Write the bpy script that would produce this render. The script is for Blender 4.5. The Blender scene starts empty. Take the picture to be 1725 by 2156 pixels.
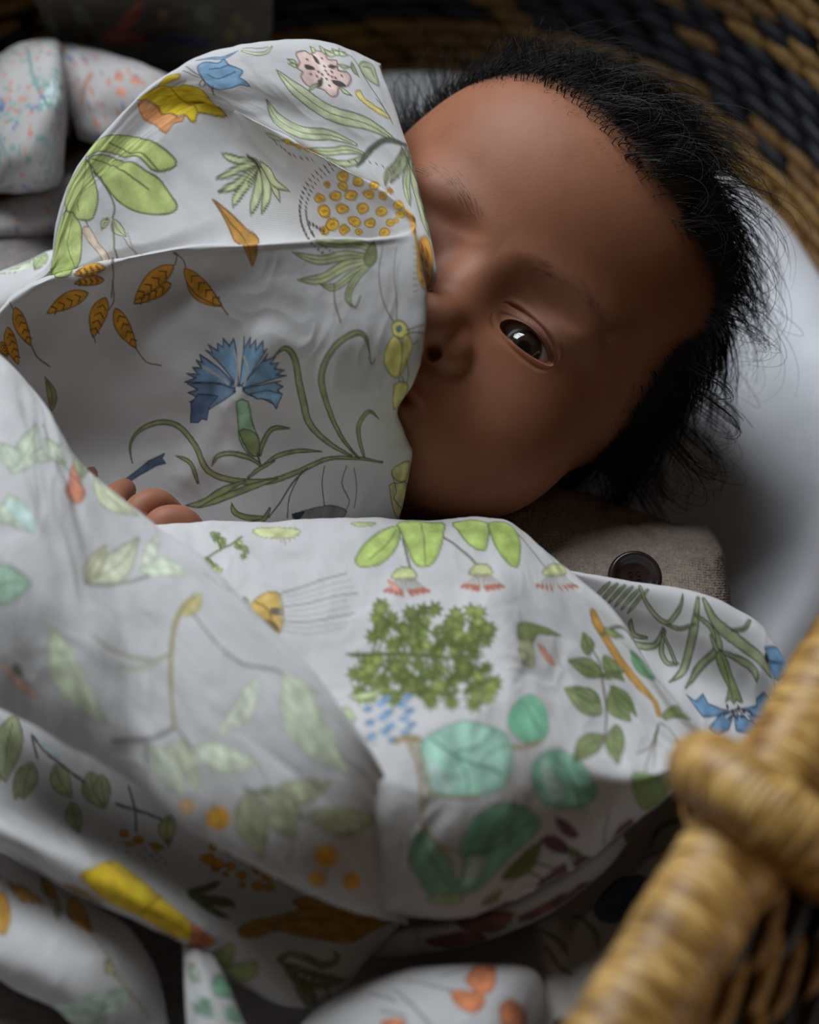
"""A baby lying in a woven basket under a floral blanket, lit by a paned window behind the far side."""
import bpy, math
import numpy as np
from mathutils import Vector, Matrix

C = bpy.context.scene
COL = C.collection

# ------------------------------------------------------------------ camera, world, light, exposure
PITCH = math.radians(50)
TARGET = Vector((0, 0, .05)); DIST = .75
FWD = Vector((0, math.cos(PITCH), -math.sin(PITCH)))
cam_data = bpy.data.cameras.new('camera'); cam = bpy.data.objects.new('camera', cam_data); COL.objects.link(cam)
cam.location = TARGET-FWD*DIST; cam.rotation_euler = (math.pi/2-PITCH, 0, 0)
cam_data.sensor_fit = 'HORIZONTAL'; cam_data.sensor_width = 36; cam_data.lens = 100.174
cam_data.clip_start = .02; cam_data.clip_end = 20
cam_data.dof.use_dof = True; cam_data.dof.focus_distance = .728; cam_data.dof.aperture_fstop = 7.0
C.camera = cam

world = bpy.data.worlds.new('world'); C.world = world; world.use_nodes = True
bg = world.node_tree.nodes['Background']; bg.inputs[0].default_value = (1.0, .82, .62, 1); bg.inputs[1].default_value = .027

WINDOW_DIR = Vector((-.33, .51, .79)).normalized(); WINDOW_AT = Vector((.03, .05, .1))+WINDOW_DIR*1.6
for ix in (-1, 1):                                      # four panes of one window, daylight coming in
    for iz in (-1, 1):
        ld = bpy.data.lights.new('window_pane_light', 'AREA'); ld.shape = 'RECTANGLE'; ld.size = .50; ld.size_y = .54
        ld.energy = 9.5; ld.color = (.86, .93, 1.0)
        lo = bpy.data.objects.new('window_pane_light', ld); COL.objects.link(lo)
        q = WINDOW_DIR.to_track_quat('Z', 'Y'); lo.rotation_euler = q.to_euler()
        lo.location = WINDOW_AT+q @ Vector((ix*.27, iz*.29, 0))
fill_lamp = bpy.data.lights.new('added_fill_light', 'AREA'); fill_lamp.shape = 'RECTANGLE'; fill_lamp.size = 1.2; fill_lamp.size_y = .26; fill_lamp.energy = 5.0; fill_lamp.color = (1.0, .86, .70)  # added fill lamp brightening the basket's outer weave, standing in for room bounce
bo = bpy.data.objects.new('added_fill_light', fill_lamp); COL.objects.link(bo); bo.location = (1.2, -.95, .13)
bo.rotation_euler = Vector((1.2, -.85, .02)).to_track_quat('Z', 'Y').to_euler()
C.view_settings.view_transform = 'Standard'; C.view_settings.look = 'None'
C.view_settings.gamma = 1; C.view_settings.use_curve_mapping = False
C.view_settings.exposure = -0.2
C.render.film_transparent = False
try:
    C.cycles.max_bounces = 8; C.cycles.caustics_reflective = False; C.cycles.caustics_refractive = False
except Exception:
    pass

# ------------------------------------------------------------------ helpers
def tag(o, label=None, cat=None, group=None, kind=None):
    if label: o['label'] = label
    if cat: o['category'] = cat
    if group: o['group'] = group
    if kind: o['kind'] = kind
    return o

def empty(name, loc, label, cat, group=None):
    o = bpy.data.objects.new(name, None); o.location = loc; o.empty_display_size = .02; COL.objects.link(o)
    return tag(o, label, cat, group)

def mesh_data(name, V, F, mat, cols=None, smooth=True, uvs=None):
    V = np.asarray(V, dtype=np.float32); F = np.asarray(F, dtype=np.int32); k = F.shape[1]
    me = bpy.data.meshes.new(name); me.vertices.add(len(V)); me.vertices.foreach_set('co', V.ravel())
    me.loops.add(F.size); me.loops.foreach_set('vertex_index', F.ravel())
    me.polygons.add(len(F)); me.polygons.foreach_set('loop_start', np.arange(0, F.size, k, dtype=np.int32))
    me.polygons.foreach_set('loop_total', np.full(len(F), k, dtype=np.int32))
    me.update(calc_edges=True); me.validate()
    if smooth: me.polygons.foreach_set('use_smooth', np.ones(len(me.polygons), dtype=bool))
    if cols is not None:
        a = me.color_attributes.new('tint', 'FLOAT_COLOR', 'POINT')
        c = np.ones((len(V), 4), dtype=np.float32); c[:, :3] = cols; a.data.foreach_set('color', c.ravel())
    if uvs is not None:
        l = me.uv_layers.new(name='UVMap'); l.data.foreach_set('uv', np.asarray(uvs, dtype=np.float32)[F.ravel()].ravel())
    if mat: me.materials.append(mat)
    return me

def add(name, me, parent=None):
    o = bpy.data.objects.new(name, me); COL.objects.link(o)
    if parent:
        o.parent = parent
        root = parent
        m = Matrix.Identity(4)
        while root: m = root.matrix_basis @ m if root.parent is None else m; root = root.parent
        o.matrix_parent_inverse = Matrix.Translation(-m.translation) if parent.parent is None else Matrix.Identity(4)
        if parent.parent is not None: o.matrix_parent_inverse = Matrix.Identity(4)
    return o

def grid_faces(nv, nu, wrap=False):
    j, i = np.meshgrid(np.arange(nv-1), np.arange(nu if wrap else nu-1), indexing='ij'); i2 = (i+1) % nu
    return np.stack([j*nu+i, j*nu+i2, (j+1)*nu+i2, (j+1)*nu+i], -1).reshape(-1, 4)

def tube(path, rad, n=12, caps=True):
    """Swept tube along path with per-point radii; rounded ends when caps."""
    P = np.asarray(path, float); r = np.broadcast_to(np.asarray(rad, float), (len(P),)).copy()
    if caps:
        d0 = (P[0]-P[1]); d0 /= np.linalg.norm(d0); d1 = P[-1]-P[-2]; d1 /= np.linalg.norm(d1)
        f = np.array([.995, .9, .7, .4, .1]); h = np.sqrt(1-f**2)
        P = np.vstack([P[0]+d0*r[0]*f[:, None], P, P[-1]+d1*r[-1]*f[::-1, None]])
        r = np.r_[r[0]*h, r, r[-1]*h[::-1]]
    Tn = np.gradient(P, axis=0); Tn /= np.linalg.norm(Tn, axis=1, keepdims=True)+1e-12
    u = np.cross(Tn[0], [0, 0, 1.]); u = u if np.linalg.norm(u) > .1 else np.cross(Tn[0], [1., 0, 0])
    Us = []
    for t in Tn:
        u = u-t*(u@t); u = u/np.linalg.norm(u); Us.append(u)
    Us = np.array(Us); Ws = np.cross(Tn, Us); a = np.arange(n)*2*np.pi/n
    V = P[:, None]+r[:, None, None]*(np.cos(a)[None, :, None]*Us[:, None]+np.sin(a)[None, :, None]*Ws[:, None])
    return V.reshape(-1, 3), grid_faces(len(P), n, True)

def join(parts):
    V = []; F = []; k = 0
    for v, f in parts:
        V.append(v); F.append(f+k); k += len(v)
    return np.vstack(V), np.vstack(F)

def vnoise(x, y, seed=0):
    """Smooth 2-D gradient noise, about -1..1."""
    rs = np.random.RandomState(seed); perm = rs.permutation(256); ga = rs.rand(256)*2*np.pi
    xi = np.floor(x).astype(int); yi = np.floor(y).astype(int); fx = x-xi; fy = y-yi
    sx = fx**3*(fx*(fx*6-15)+10); sy = fy**3*(fy*(fy*6-15)+10)
    def g(ix, iy, dx, dy):
        a = ga[perm[(perm[ix & 255]+iy) & 255]]
        return np.cos(a)*dx+np.sin(a)*dy
    n0 = g(xi, yi, fx, fy)*(1-sx)+g(xi+1, yi, fx-1, fy)*sx
    n1 = g(xi, yi+1, fx, fy-1)*(1-sx)+g(xi+1, yi+1, fx-1, fy-1)*sx
    return (n0*(1-sy)+n1*sy)*1.5

def spline(C, t, tension=.5):
    """Cardinal spline through the rows of C (n, ...) sampled at t in 0..n-1."""
    n = len(C); i = np.clip(np.floor(t).astype(int), 0, n-2); f = t-i
    f = f.reshape((-1,)+(1,)*(C.ndim-1))
    p0 = C[np.maximum(i-1, 0)]; p1 = C[i]; p2 = C[i+1]; p3 = C[np.minimum(i+2, n-1)]
    m1 = (p2-p0)*tension; m2 = (p3-p1)*tension
    return (2*f**3-3*f**2+1)*p1+(f**3-2*f**2+f)*m1+(-2*f**3+3*f**2)*p2+(f**3-f**2)*m2

def axis_params(C, n):
    """n spline parameters along axis 0 of C, spaced evenly by mean arc length; plus the lengths."""
    t = np.linspace(0, len(C)-1, 40*len(C)); P = spline(C, t)
    L = np.linalg.norm(np.diff(P, axis=0), axis=-1)
    L = L.reshape(len(L), -1).mean(1)+.25*L.reshape(len(L), -1).max(1)
    cum = np.r_[0, np.cumsum(L)]
    s = np.linspace(0, cum[-1], n)
    return np.interp(s, cum, t), s

def normals(P):
    du = np.gradient(P, axis=1); dv = np.gradient(P, axis=0)
    N = np.cross(dv, du); return N/(np.linalg.norm(N, axis=-1, keepdims=True)+1e-12)

def cloth_points(spec, nu=None, nv=None):
    """Control grid (rows v, columns u) -> dense points, with fine wrinkles and pressed-in creases along the normal."""
    C = np.array(spec['ctrl'], float)/10000.
    nu = nu or spec['nu']; nv = nv or spec['nv']
    tv, sv = axis_params(C, nv)
    tu, su = axis_params(np.swapaxes(C, 0, 1), nu)
    P = spline(C, tv); P = np.swapaxes(spline(np.swapaxes(P, 0, 1), tu), 0, 1)
    U, V = np.meshgrid(su, sv)
    N = normals(P)
    w = spec.get('wrinkle', .0006); sd = spec.get('seed', 1)
    wx = U/.03+.7*vnoise(U/.025, V/.025, sd+5); wy = V/.03+.7*vnoise(U/.025, V/.025, sd+6)
    h = w*(vnoise(wx, wy, sd)+.45*(1-2*np.abs(vnoise(wx*1.4+3, wy*1.4, sd+1)))+.28*vnoise(U/.009, V/.009, sd+2)+.08*vnoise(U/.003, V/.003, sd+3))
    gu = np.linalg.norm(np.gradient(P, axis=1), axis=-1); gv = np.linalg.norm(np.gradient(P, axis=0), axis=-1)
    h = h*np.clip(gu/(su[1]-su[0]), .05, 1)*np.clip(gv/(sv[1]-sv[0]), .05, 1)      # no wrinkles where the grid is pinched
    for pts, amp, wid in spec.get('creases', []):
        p = spline(np.array(pts, float)/10000., np.linspace(0, len(pts)-1, 12*len(pts)))
        d = np.full(U.shape, 9.)
        for k, (a, b) in enumerate(p):
            dd = np.hypot(U-a, V-b)
            d = np.minimum(d, dd)
        e = min(1, 1); h = h+amp/10000.*np.exp(-(d/(wid/10000.))**2)
    return P+N*h[..., None], su, sv


# ------------------------------------------------------------------ materials
def nodes_of(name):
    m = bpy.data.materials.new(name); m.use_nodes = True
    nt = m.node_tree; return m, nt, nt.nodes['Principled BSDF'], nt.nodes, nt.links

def bump(nt, bsdf, height, strength, dist):
    b = nt.nodes.new('ShaderNodeBump'); b.inputs['Strength'].default_value = strength; b.inputs['Distance'].default_value = dist
    nt.links.new(height, b.inputs['Height']); nt.links.new(b.outputs[0], bsdf.inputs['Normal']); return b

def noise(nt, scale, detail=3, vec=None, rough=.5):
    n = nt.nodes.new('ShaderNodeTexNoise'); n.inputs['Scale'].default_value = scale; n.inputs['Detail'].default_value = detail
    n.inputs['Roughness'].default_value = rough
    if vec is not None: nt.links.new(vec, n.inputs['Vector'])
    else:
        tc = nt.nodes.new('ShaderNodeTexCoord'); nt.links.new(tc.outputs['Object'], n.inputs['Vector'])
    return n

def ramp(nt, fac, stops):
    r = nt.nodes.new('ShaderNodeValToRGB'); e = r.color_ramp.elements
    while len(e) < len(stops): e.new(.5)
    for k, (p, c) in enumerate(stops): e[k].position = p; e[k].color = (*c, 1)
    nt.links.new(fac, r.inputs[0]); return r

def mixc(nt, a, b, fac, mode='MIX'):
    m = nt.nodes.new('ShaderNodeMix'); m.data_type = 'RGBA'; m.blend_type = mode
    for s, v in ((m.inputs['Factor'], fac), (m.inputs[6], a), (m.inputs[7], b)):
        if hasattr(v, 'links') or hasattr(v, 'is_linked'): nt.links.new(v, s)
        else: s.default_value = v if not isinstance(v, tuple) else (*v, 1)
    return m.outputs[2]

def cloth_material(name, weave=900., trans=.05, strength=.35, color=None):
    m, nt, b, N, L = nodes_of(name)
    if color is None:
        at = N.new('ShaderNodeAttribute'); at.attribute_name = 'tint'; base = at.outputs['Color']
    else:
        nz = noise(nt, 60, 4); base = ramp(nt, nz.outputs[0], [(.3, tuple(c*.9 for c in color)), (.7, color)]).outputs[0]
    L.new(base, b.inputs['Base Color']); b.inputs['Roughness'].default_value = .85
    b.inputs['Sheen Weight'].default_value = .15; b.inputs['Specular IOR Level'].default_value = .2
    uv = N.new('ShaderNodeUVMap'); uv.uv_map = 'UVMap'; w = []
    for k in (0, 1):
        t = N.new('ShaderNodeTexWave'); t.bands_direction = 'XY'[k]; t.inputs['Scale'].default_value = weave
        t.inputs['Distortion'].default_value = 1.2; t.inputs['Detail'].default_value = 1; L.new(uv.outputs[0], t.inputs['Vector']); w.append(t)
    ad = N.new('ShaderNodeMath'); ad.operation = 'ADD'; L.new(w[0].outputs['Fac'], ad.inputs[0]); L.new(w[1].outputs['Fac'], ad.inputs[1])
    nz = noise(nt, 900, 3); ad2 = N.new('ShaderNodeMath'); ad2.operation = 'ADD'; L.new(ad.outputs[0], ad2.inputs[0]); L.new(nz.outputs[0], ad2.inputs[1])
    bump(nt, b, ad2.outputs[0], strength, .00012)
    if trans:
        t = N.new('ShaderNodeBsdfTranslucent'); L.new(base, t.inputs[0]); mx = N.new('ShaderNodeMixShader'); mx.inputs[0].default_value = trans
        out = [n for n in N if n.type == 'OUTPUT_MATERIAL'][0]
        L.new(b.outputs[0], mx.inputs[1]); L.new(t.outputs[0], mx.inputs[2]); L.new(mx.outputs[0], out.inputs[0])
    return m

M_CLOTH = cloth_material('printed_cotton')
M_SHEET = cloth_material('white_sheet', 900, 0, .3, (.74, .74, .77))
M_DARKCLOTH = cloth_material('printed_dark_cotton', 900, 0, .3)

def knit_material(name, color):
    m, nt, b, N, L = nodes_of(name)
    n1 = noise(nt, 220, 5, rough=.7); n2 = noise(nt, 1000, 4, rough=.8)
    base = mixc(nt, ramp(nt, n1.outputs[0], [(.3, tuple(c*.72 for c in color)), (.75, tuple(min(1, c*1.15) for c in color))]).outputs[0],
                ramp(nt, n2.outputs[0], [(.38, (.40, .40, .40)), (.62, (1, 1, 1))]).outputs[0], .55, 'MULTIPLY')
    L.new(base, b.inputs['Base Color']); b.inputs['Roughness'].default_value = .95
    b.inputs['Sheen Weight'].default_value = .35; b.inputs['Sheen Roughness'].default_value = .5; b.inputs['Specular IOR Level'].default_value = .1
    bump(nt, b, n2.outputs[0], .8, .0006); return m
M_KNIT = knit_material('taupe_knit', (.50, .39, .31))
M_THROW = knit_material('taupe_throw_knit', (.36, .32, .30))

def skin_material():
    m, nt, b, N, L = nodes_of('skin')
    at = N.new('ShaderNodeAttribute'); at.attribute_name = 'tint'
    n1 = noise(nt, 90, 4, rough=.6); n2 = noise(nt, 1300, 3)
    base = mixc(nt, at.outputs['Color'], ramp(nt, n1.outputs[0], [(.3, (.86, .80, .78)), (.7, (1, 1, 1))]).outputs[0], .8, 'MULTIPLY')
    v = N.new('ShaderNodeTexVoronoi'); v.inputs['Scale'].default_value = 900; tc = N.new('ShaderNodeTexCoord'); L.new(tc.outputs['Object'], v.inputs['Vector'])
    fl = ramp(nt, v.outputs['Distance'], [(.05, (1, 1, 1)), (.13, (0, 0, 0))])
    wn = ramp(nt, v.outputs['Color'], [(.90, (0, 0, 0)), (.94, (1, 1, 1))])
    n4 = noise(nt, 45, 2); pt = ramp(nt, n4.outputs[0], [(.50, (0, 0, 0)), (.62, (1, 1, 1))])
    f = mixc(nt, mixc(nt, fl.outputs[0], wn.outputs[0], 1.0, 'MULTIPLY'), pt.outputs[0], 1.0, 'MULTIPLY')
    base2 = mixc(nt, base, (.72, .60, .52), f)
    L.new(base2, b.inputs['Base Color']); b.inputs['Roughness'].default_value = .52; b.inputs['Specular IOR Level'].default_value = .26
    b.inputs['Subsurface Weight'].default_value = .22; b.inputs['Subsurface Radius'].default_value = (1, .35, .2); b.inputs['Subsurface Scale'].default_value = .003
    bump(nt, b, n2.outputs[0], .25, .0002); return m
M_SKIN = skin_material()

def simple(name, color, rough=.5, spec=.5, coat=0, nscale=None, var=.25, bstr=0, bdist=.0005):
    m, nt, b, N, L = nodes_of(name); b.inputs['Roughness'].default_value = rough; b.inputs['Specular IOR Level'].default_value = spec
    b.inputs['Coat Weight'].default_value = coat; b.inputs['Base Color'].default_value = (*color, 1)
    if nscale:
        n = noise(nt, nscale, 4)
        L.new(ramp(nt, n.outputs[0], [(.3, tuple(c*(1-var) for c in color)), (.7, tuple(min(1, c*(1+var)) for c in color))]).outputs[0], b.inputs['Base Color'])
        if bstr: bump(nt, b, n.outputs[0], bstr, bdist)
    return m
M_HAIR = simple('dark_hair', (.010, .007, .006), .46, .3)
M_FINEHAIR = simple('brow_hair', (.075, .036, .022), .5, .3)
M_BUTTON = simple('dark_horn_button', (.022, .012, .010), .32, .5, .2, 160, .5)
M_DARKWALL = simple('basket_core', (.035, .022, .014), .8, .2, 0, 120, .4)
M_STRAND = [simple('golden_grass', (.31, .17, .045), .55, .4, 0, 300, .4, .5), simple('tan_grass', (.22, .11, .032), .6, .4, 0, 300, .4, .5),
            simple('black_grass', (.012, .012, .018), .5, .4, 0, 300, .5, .5)]
M_FLOOR = simple('dark_floor', (.05, .035, .025), .6, .3, 0, 30, .5)

def attr_material(name, rough, coat=0, spec=.5):
    m, nt, b, N, L = nodes_of(name); at = N.new('ShaderNodeAttribute'); at.attribute_name = 'tint'
    L.new(at.outputs['Color'], b.inputs['Base Color']); b.inputs['Roughness'].default_value = rough; b.inputs['Coat Weight'].default_value = coat
    b.inputs['Coat Roughness'].default_value = .02; b.inputs['Specular IOR Level'].default_value = spec; return m
M_EYE = attr_material('wet_eye', .12, 1.0)
def raffia_material():
    m, nt, b, N, L = nodes_of('raffia_wrap')
    uv = N.new('ShaderNodeUVMap'); uv.uv_map = 'UVMap'
    mp = N.new('ShaderNodeMapping'); mp.inputs['Scale'].default_value = (560, 7, 1); L.new(uv.outputs[0], mp.inputs[0])
    n = noise(nt, 1, 2, mp.outputs[0])
    mp2 = N.new('ShaderNodeMapping'); mp2.inputs['Scale'].default_value = (120, 5, 1); L.new(uv.outputs[0], mp2.inputs[0]); n2 = noise(nt, 1, 3, mp2.outputs[0])
    base = mixc(nt, ramp(nt, n.outputs[0], [(.30, (.16, .07, .016)), (.48, (.50, .27, .065)), (.68, (.86, .57, .21))]).outputs[0],
                ramp(nt, n2.outputs[0], [(.34, (.34, .26, .20)), (.52, (1, 1, 1))]).outputs[0], .8, 'MULTIPLY')
    L.new(base, b.inputs['Base Color']); b.inputs['Roughness'].default_value = .40
    bump(nt, b, n.outputs[0], .7, .0006); return m
M_RAFFIA = raffia_material()

# ------------------------------------------------------------------ setting: floor
fv = np.array([(-3, -3, -.035), (3, -3, -.035), (3, 3, -.035), (-3, 3, -.035)])
tag(add('floor', mesh_data('floor', fv, np.array([[0, 1, 2, 3]]), M_FLOOR, smooth=False)), kind='structure')

# ------------------------------------------------------------------ basket
AX = np.array([.5219, .8530]); PX = np.array([.8530, -.5219]); P0 = -.058
def footprint(t, b):
    """Point of the oval outline at parameter t (0..1), b = half width; the head end is at t = .25."""
    c = .22+(b-.19); s0, s1 = .05, -.36
    Lh = np.pi/2*(b+c); Ls = s0-s1; tot = 2*Lh+2*Ls; d = (np.asarray(t) % 1)*tot
    a = np.zeros_like(d); p = np.zeros_like(d)
    k = d < Lh; th = d/Lh*np.pi; a = np.where(k, s0+c*np.sin(th), a); p = np.where(k, b*np.cos(th), p)
    k = (d >= Lh) & (d < Lh+Ls); a = np.where(k, s0-(d-Lh), a); p = np.where(k, -b, p)
    k = (d >= Lh+Ls) & (d < 2*Lh+Ls); th = (d-Lh-Ls)/Lh*np.pi; a = np.where(k, s1-c*np.sin(th), a); p = np.where(k, -b*np.cos(th), p)
    k = d >= 2*Lh+Ls; a = np.where(k, s1+(d-2*Lh-Ls), a); p = np.where(k, b, p)
    p = p+P0
    return np.stack([a*AX[0]+p*PX[0], a*AX[1]+p*PX[1]], -1)
PROFILE_Z = np.array([-.033, 0, .04, .08, .115, .145]); PROFILE_B = np.array([.188, .203, .220, .2315, .2310, .2245])
def bulge(z): return .036*np.exp(-((z-.072)/.048)**2)      # the braid swells outward under the rim
def half_width(z): return np.interp(z, PROFILE_Z, PROFILE_B)
RIM_Z = .150; RIM_B = .2245
basket = empty('woven_basket', (AX[0]*-.15+PX[0]*P0, AX[1]*-.15+PX[1]*P0, -.033), 'oval baby basket of golden and black woven grass with a raffia-wrapped rim', 'basket')
tt = np.linspace(0, 1, 180, endpoint=False); zs = np.linspace(-.033, .147, 24)
rows = [np.c_[footprint(tt, half_width(z)+bulge(z)-.0035), np.full(180, z)] for z in zs]
rows += [np.c_[footprint(tt, half_width(z)-.0075), np.full(180, z)] for z in zs[::-1]]
add('basket_wall', mesh_data('basket_wall', np.vstack(rows), grid_faces(len(rows), 180, True), M_DARKWALL), basket)
bt = np.vstack([np.c_[footprint(tt, .188*k)*1, np.full(180, -.033)] for k in (1, .6, .05)])
add('basket_base', mesh_data('basket_base', bt, grid_faces(3, 180, True), M_DARKWALL), basket)

def strand_mesh(name, mat, length, width, thick):
    n = 9; s = np.linspace(-1, 1, n); prof = np.sqrt(np.clip(1-np.abs(s)**2.6, 0.02, 1)); V = []
    for k in range(n):
        for a in np.arange(6)*np.pi/3:
            V.append((s[k]*length/2, np.cos(a)*width/2*prof[k]+.0006*np.sin(s[k]*3), np.sin(a)*thick/2*prof[k]+.0012*(1-s[k]**2)))
    return mesh_data(name, np.array(V), grid_faces(n, 6, True), mat)
STRANDS = [strand_mesh('cane_strand', m, .026, .0066, .0040) for m in M_STRAND]
rs = np.random.RandomState(4)
def strand_frames(outer):
    out = []
    rowz = np.arange(-.028, .142, .0058)
    peri = 2*(np.pi/2*.45+.41)+.0
    for r, z in enumerate(rowz):
        b = half_width(z)+(bulge(z) if outer else -.0105); m = int(1.95/.0185)
        for k in range(m):
            t = (k+.5*(r % 2)+rs.uniform(-.12, .12))/m
            p = footprint(np.array([t, t+.002]), b); d = p[1]-p[0]; d /= np.linalg.norm(d); nrm = np.array([d[1], -d[0]])
            if (p[0]-(AX*-.1+PX*P0))@nrm < 0: nrm = -nrm
            if not outer: nrm = -nrm
            slope = (half_width(z+.01)+outer*bulge(z+.01)-half_width(z-.01)-outer*bulge(z-.01))/.02
            upv = np.array([*(nrm*slope*(1 if outer else -1)), 1.]); upv /= np.linalg.norm(upv)
            tan = np.array([*d, 0.]); nn = np.cross(tan, upv); nn /= np.linalg.norm(nn)
            if nn[:2]@nrm < 0: nn = -nn; 
            a = .20+rs.uniform(-.06, .06); tan2 = tan*math.cos(a)+upv*math.sin(a); up2 = np.cross(nn, tan2)
            mt = Matrix(((tan2[0], up2[0], nn[0], p[0][0]), (tan2[1], up2[1], nn[1], p[0][1]), (tan2[2], up2[2], nn[2], z), (0, 0, 0, 1)))
            out.append((mt, r, t, k))
    return out
def kind_of(r, k, outer):
    if outer: return 2 if (k+2*r) % 5 in (0, 3) and rs.rand() < .85 else (0 if rs.rand() < .6 else 1)
    if r in (9, 10, 11, 12): return 2 if rs.rand() < .93 else 1
    if r in (21, 22, 23): return 2 if rs.rand() < .7 else 1
    if r > 12 and r < 21: return 2 if (k+r) % 4 == 0 else (0 if rs.rand() < .7 else 1)
    return 2 if rs.rand() < .06 else (0 if rs.rand() < .45 else 1)
base_inv = Matrix.Translation(basket.location).inverted()
singles = []; rest = {0: [], 1: [], 2: []}
for mt, r, t, k in strand_frames(True):
    a = .0; kd = kind_of(r, k, True); x, y, z = mt.translation
    ac = x*AX[0]+y*AX[1]; pc = x*PX[0]+y*PX[1]
    if pc > .12 and -.26 < ac < -.06 and z > .045: singles.append((mt, kd))
    elif pc > .05: rest[kd].append(mt)
for mt, r, t, k in strand_frames(False):
    x, y, z = mt.translation; ac = x*AX[0]+y*AX[1]; pc = x*PX[0]+y*PX[1]
    if ac > .0 and (pc < .10): rest[kind_of(r, k, False)].append(mt)
for mt, kd in singles[:290]:
    o = bpy.data.objects.new('cane_strand', STRANDS[kd]); COL.objects.link(o); o.parent = basket; o.matrix_basis = base_inv @ mt
for kd, lst in rest.items():
    lst = lst+[m for m, q in singles[290:] if q == kd]
    v0 = np.array([v.co[:] for v in STRANDS[kd].vertices]); f0 = np.array([p.vertices[:] for p in STRANDS[kd].polygons])
    if not lst: continue
    V, F = join([(v0 @ np.array(m)[:3, :3].T+np.array(m)[:3, 3], f0) for m in lst])
    tag(add(('golden_weave', 'tan_weave', 'black_weave')[kd], mesh_data('weave', V, F, M_STRAND[kd]), basket), kind='stuff')

def wrapped_tube(path, r, pitch=.0016, n=40, depth=.0005, seg=.0004, closed=False):
    """Tube whose surface carries the turns of a raffia wrapping as a fine helical ridge."""
    P = np.asarray(path, float); L = np.r_[0, np.cumsum(np.linalg.norm(np.diff(P, axis=0), axis=1))]
    m = int(L[-1]/seg); s = np.linspace(0, L[-1], m); Q = np.stack([np.interp(s, L, P[:, k]) for k in range(3)], 1)
    for _ in range(6): Q[1:-1] = (Q[:-2]+2*Q[1:-1]+Q[2:])/4
    Tn = np.gradient(Q, axis=0); Tn /= np.linalg.norm(Tn, axis=1, keepdims=True)
    ref = np.array([0, 0, 1.]) if abs(Tn[:, 2]).max() < .95 else np.array(WRAPREF)
    U = np.cross(Tn, ref); U /= np.linalg.norm(U, axis=1, keepdims=True); Wv = np.cross(U, Tn)
    a = np.arange(n)*2*np.pi/n; ph = s[:, None]/pitch-a[None]/(2*np.pi)
    turn = np.floor(ph); rj = np.random.RandomState(9).rand(4096)[(turn.astype(int)) % 4096]
    rr = r+depth*(np.abs(np.sin(np.pi*ph))**.6-.6)+.0005*(rj-.5)+.0006*vnoise(s[:, None]/.02+0*a, a[None]/1.5+0*s[:, None], 3)
    V = Q[:, None]+rr[..., None]*(np.cos(a)[None, :, None]*U[:, None]+np.sin(a)[None, :, None]*Wv[:, None])
    uv = np.stack([np.broadcast_to(s[:, None], rr.shape), np.broadcast_to(a[None]/6.283, rr.shape)], -1)
    return V.reshape(-1, 3), grid_faces(m, n, True), uv.reshape(-1, 2)
WRAPREF = (.85, -.52, .1)
rt_ = np.linspace(0, 1, 400); rim_xy = footprint(rt_, RIM_B); 
near = [p for p in rim_xy if True]
ra = rim_xy @ AX; rp = rim_xy @ PX
RIM_R = .0124
# near stretch with modelled wrapping, the rest plain
sel = (rp > .12) & (ra > -.34) & (ra < .06); pts = rim_xy[sel]; pts = pts[np.argsort(pts @ AX)]
V, F, uv = wrapped_tube(np.c_[pts, np.full(len(pts), RIM_Z)], RIM_R)
add('wrapped_rim', mesh_data('wrapped_rim', V, F, M_RAFFIA, uvs=uv), basket)
order = np.where(~sel)[0]; k0 = np.where(np.diff(order) > 1)[0]
seq = np.r_[order[k0[0]+1:], order[:k0[0]+1]] if len(k0) else order
V, F, uv = wrapped_tube(np.c_[rim_xy[seq], np.full(len(seq), RIM_Z)], RIM_R, n=20, seg=.002, depth=0)
add('wrapped_rim', mesh_data('far_rim', V, F, M_RAFFIA, uvs=uv), basket)
# handle loop lashed round the rim
def rim_point(a_): 
    p = P0+RIM_B; return np.array([a_*AX[0]+p*PX[0], a_*AX[1]+p*PX[1], RIM_Z])
ctr = rim_point(-.110); ax3 = np.array([*AX, 0.]); px3 = np.array([*PX, 0.]); up3 = np.array([0, 0, 1.])
th = np.radians(np.linspace(-150, 215, 90)); 
ring = np.array([ctr+px3*.0045+.0205*(math.cos(q)*px3*1.0+math.sin(q)*up3*.92)-ax3*(.0115*math.sin(q)+.0025*math.cos(q)-.003*math.sin(q*.5)) for q in th])
V, F, uv = wrapped_tube(ring, .0098, n=32); add('handle_loop', mesh_data('handle_loop', V, F, M_RAFFIA, uvs=uv), basket)
hp = np.array([ctr+px3*x+up3*z+ax3*y for x, y, z in [(.020, .004, .004), (.034, .008, -.008), (.046, .016, -.03), (.050, .028, -.06), (.046, .05, -.085), (.044, .08, -.09)]])
hp = spline(hp, np.linspace(0, 5, 60))
V, F, uv = wrapped_tube(hp, .0100, n=28, seg=.0006); add('handle', mesh_data('handle', V, F, M_RAFFIA, uvs=uv), basket)

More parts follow.
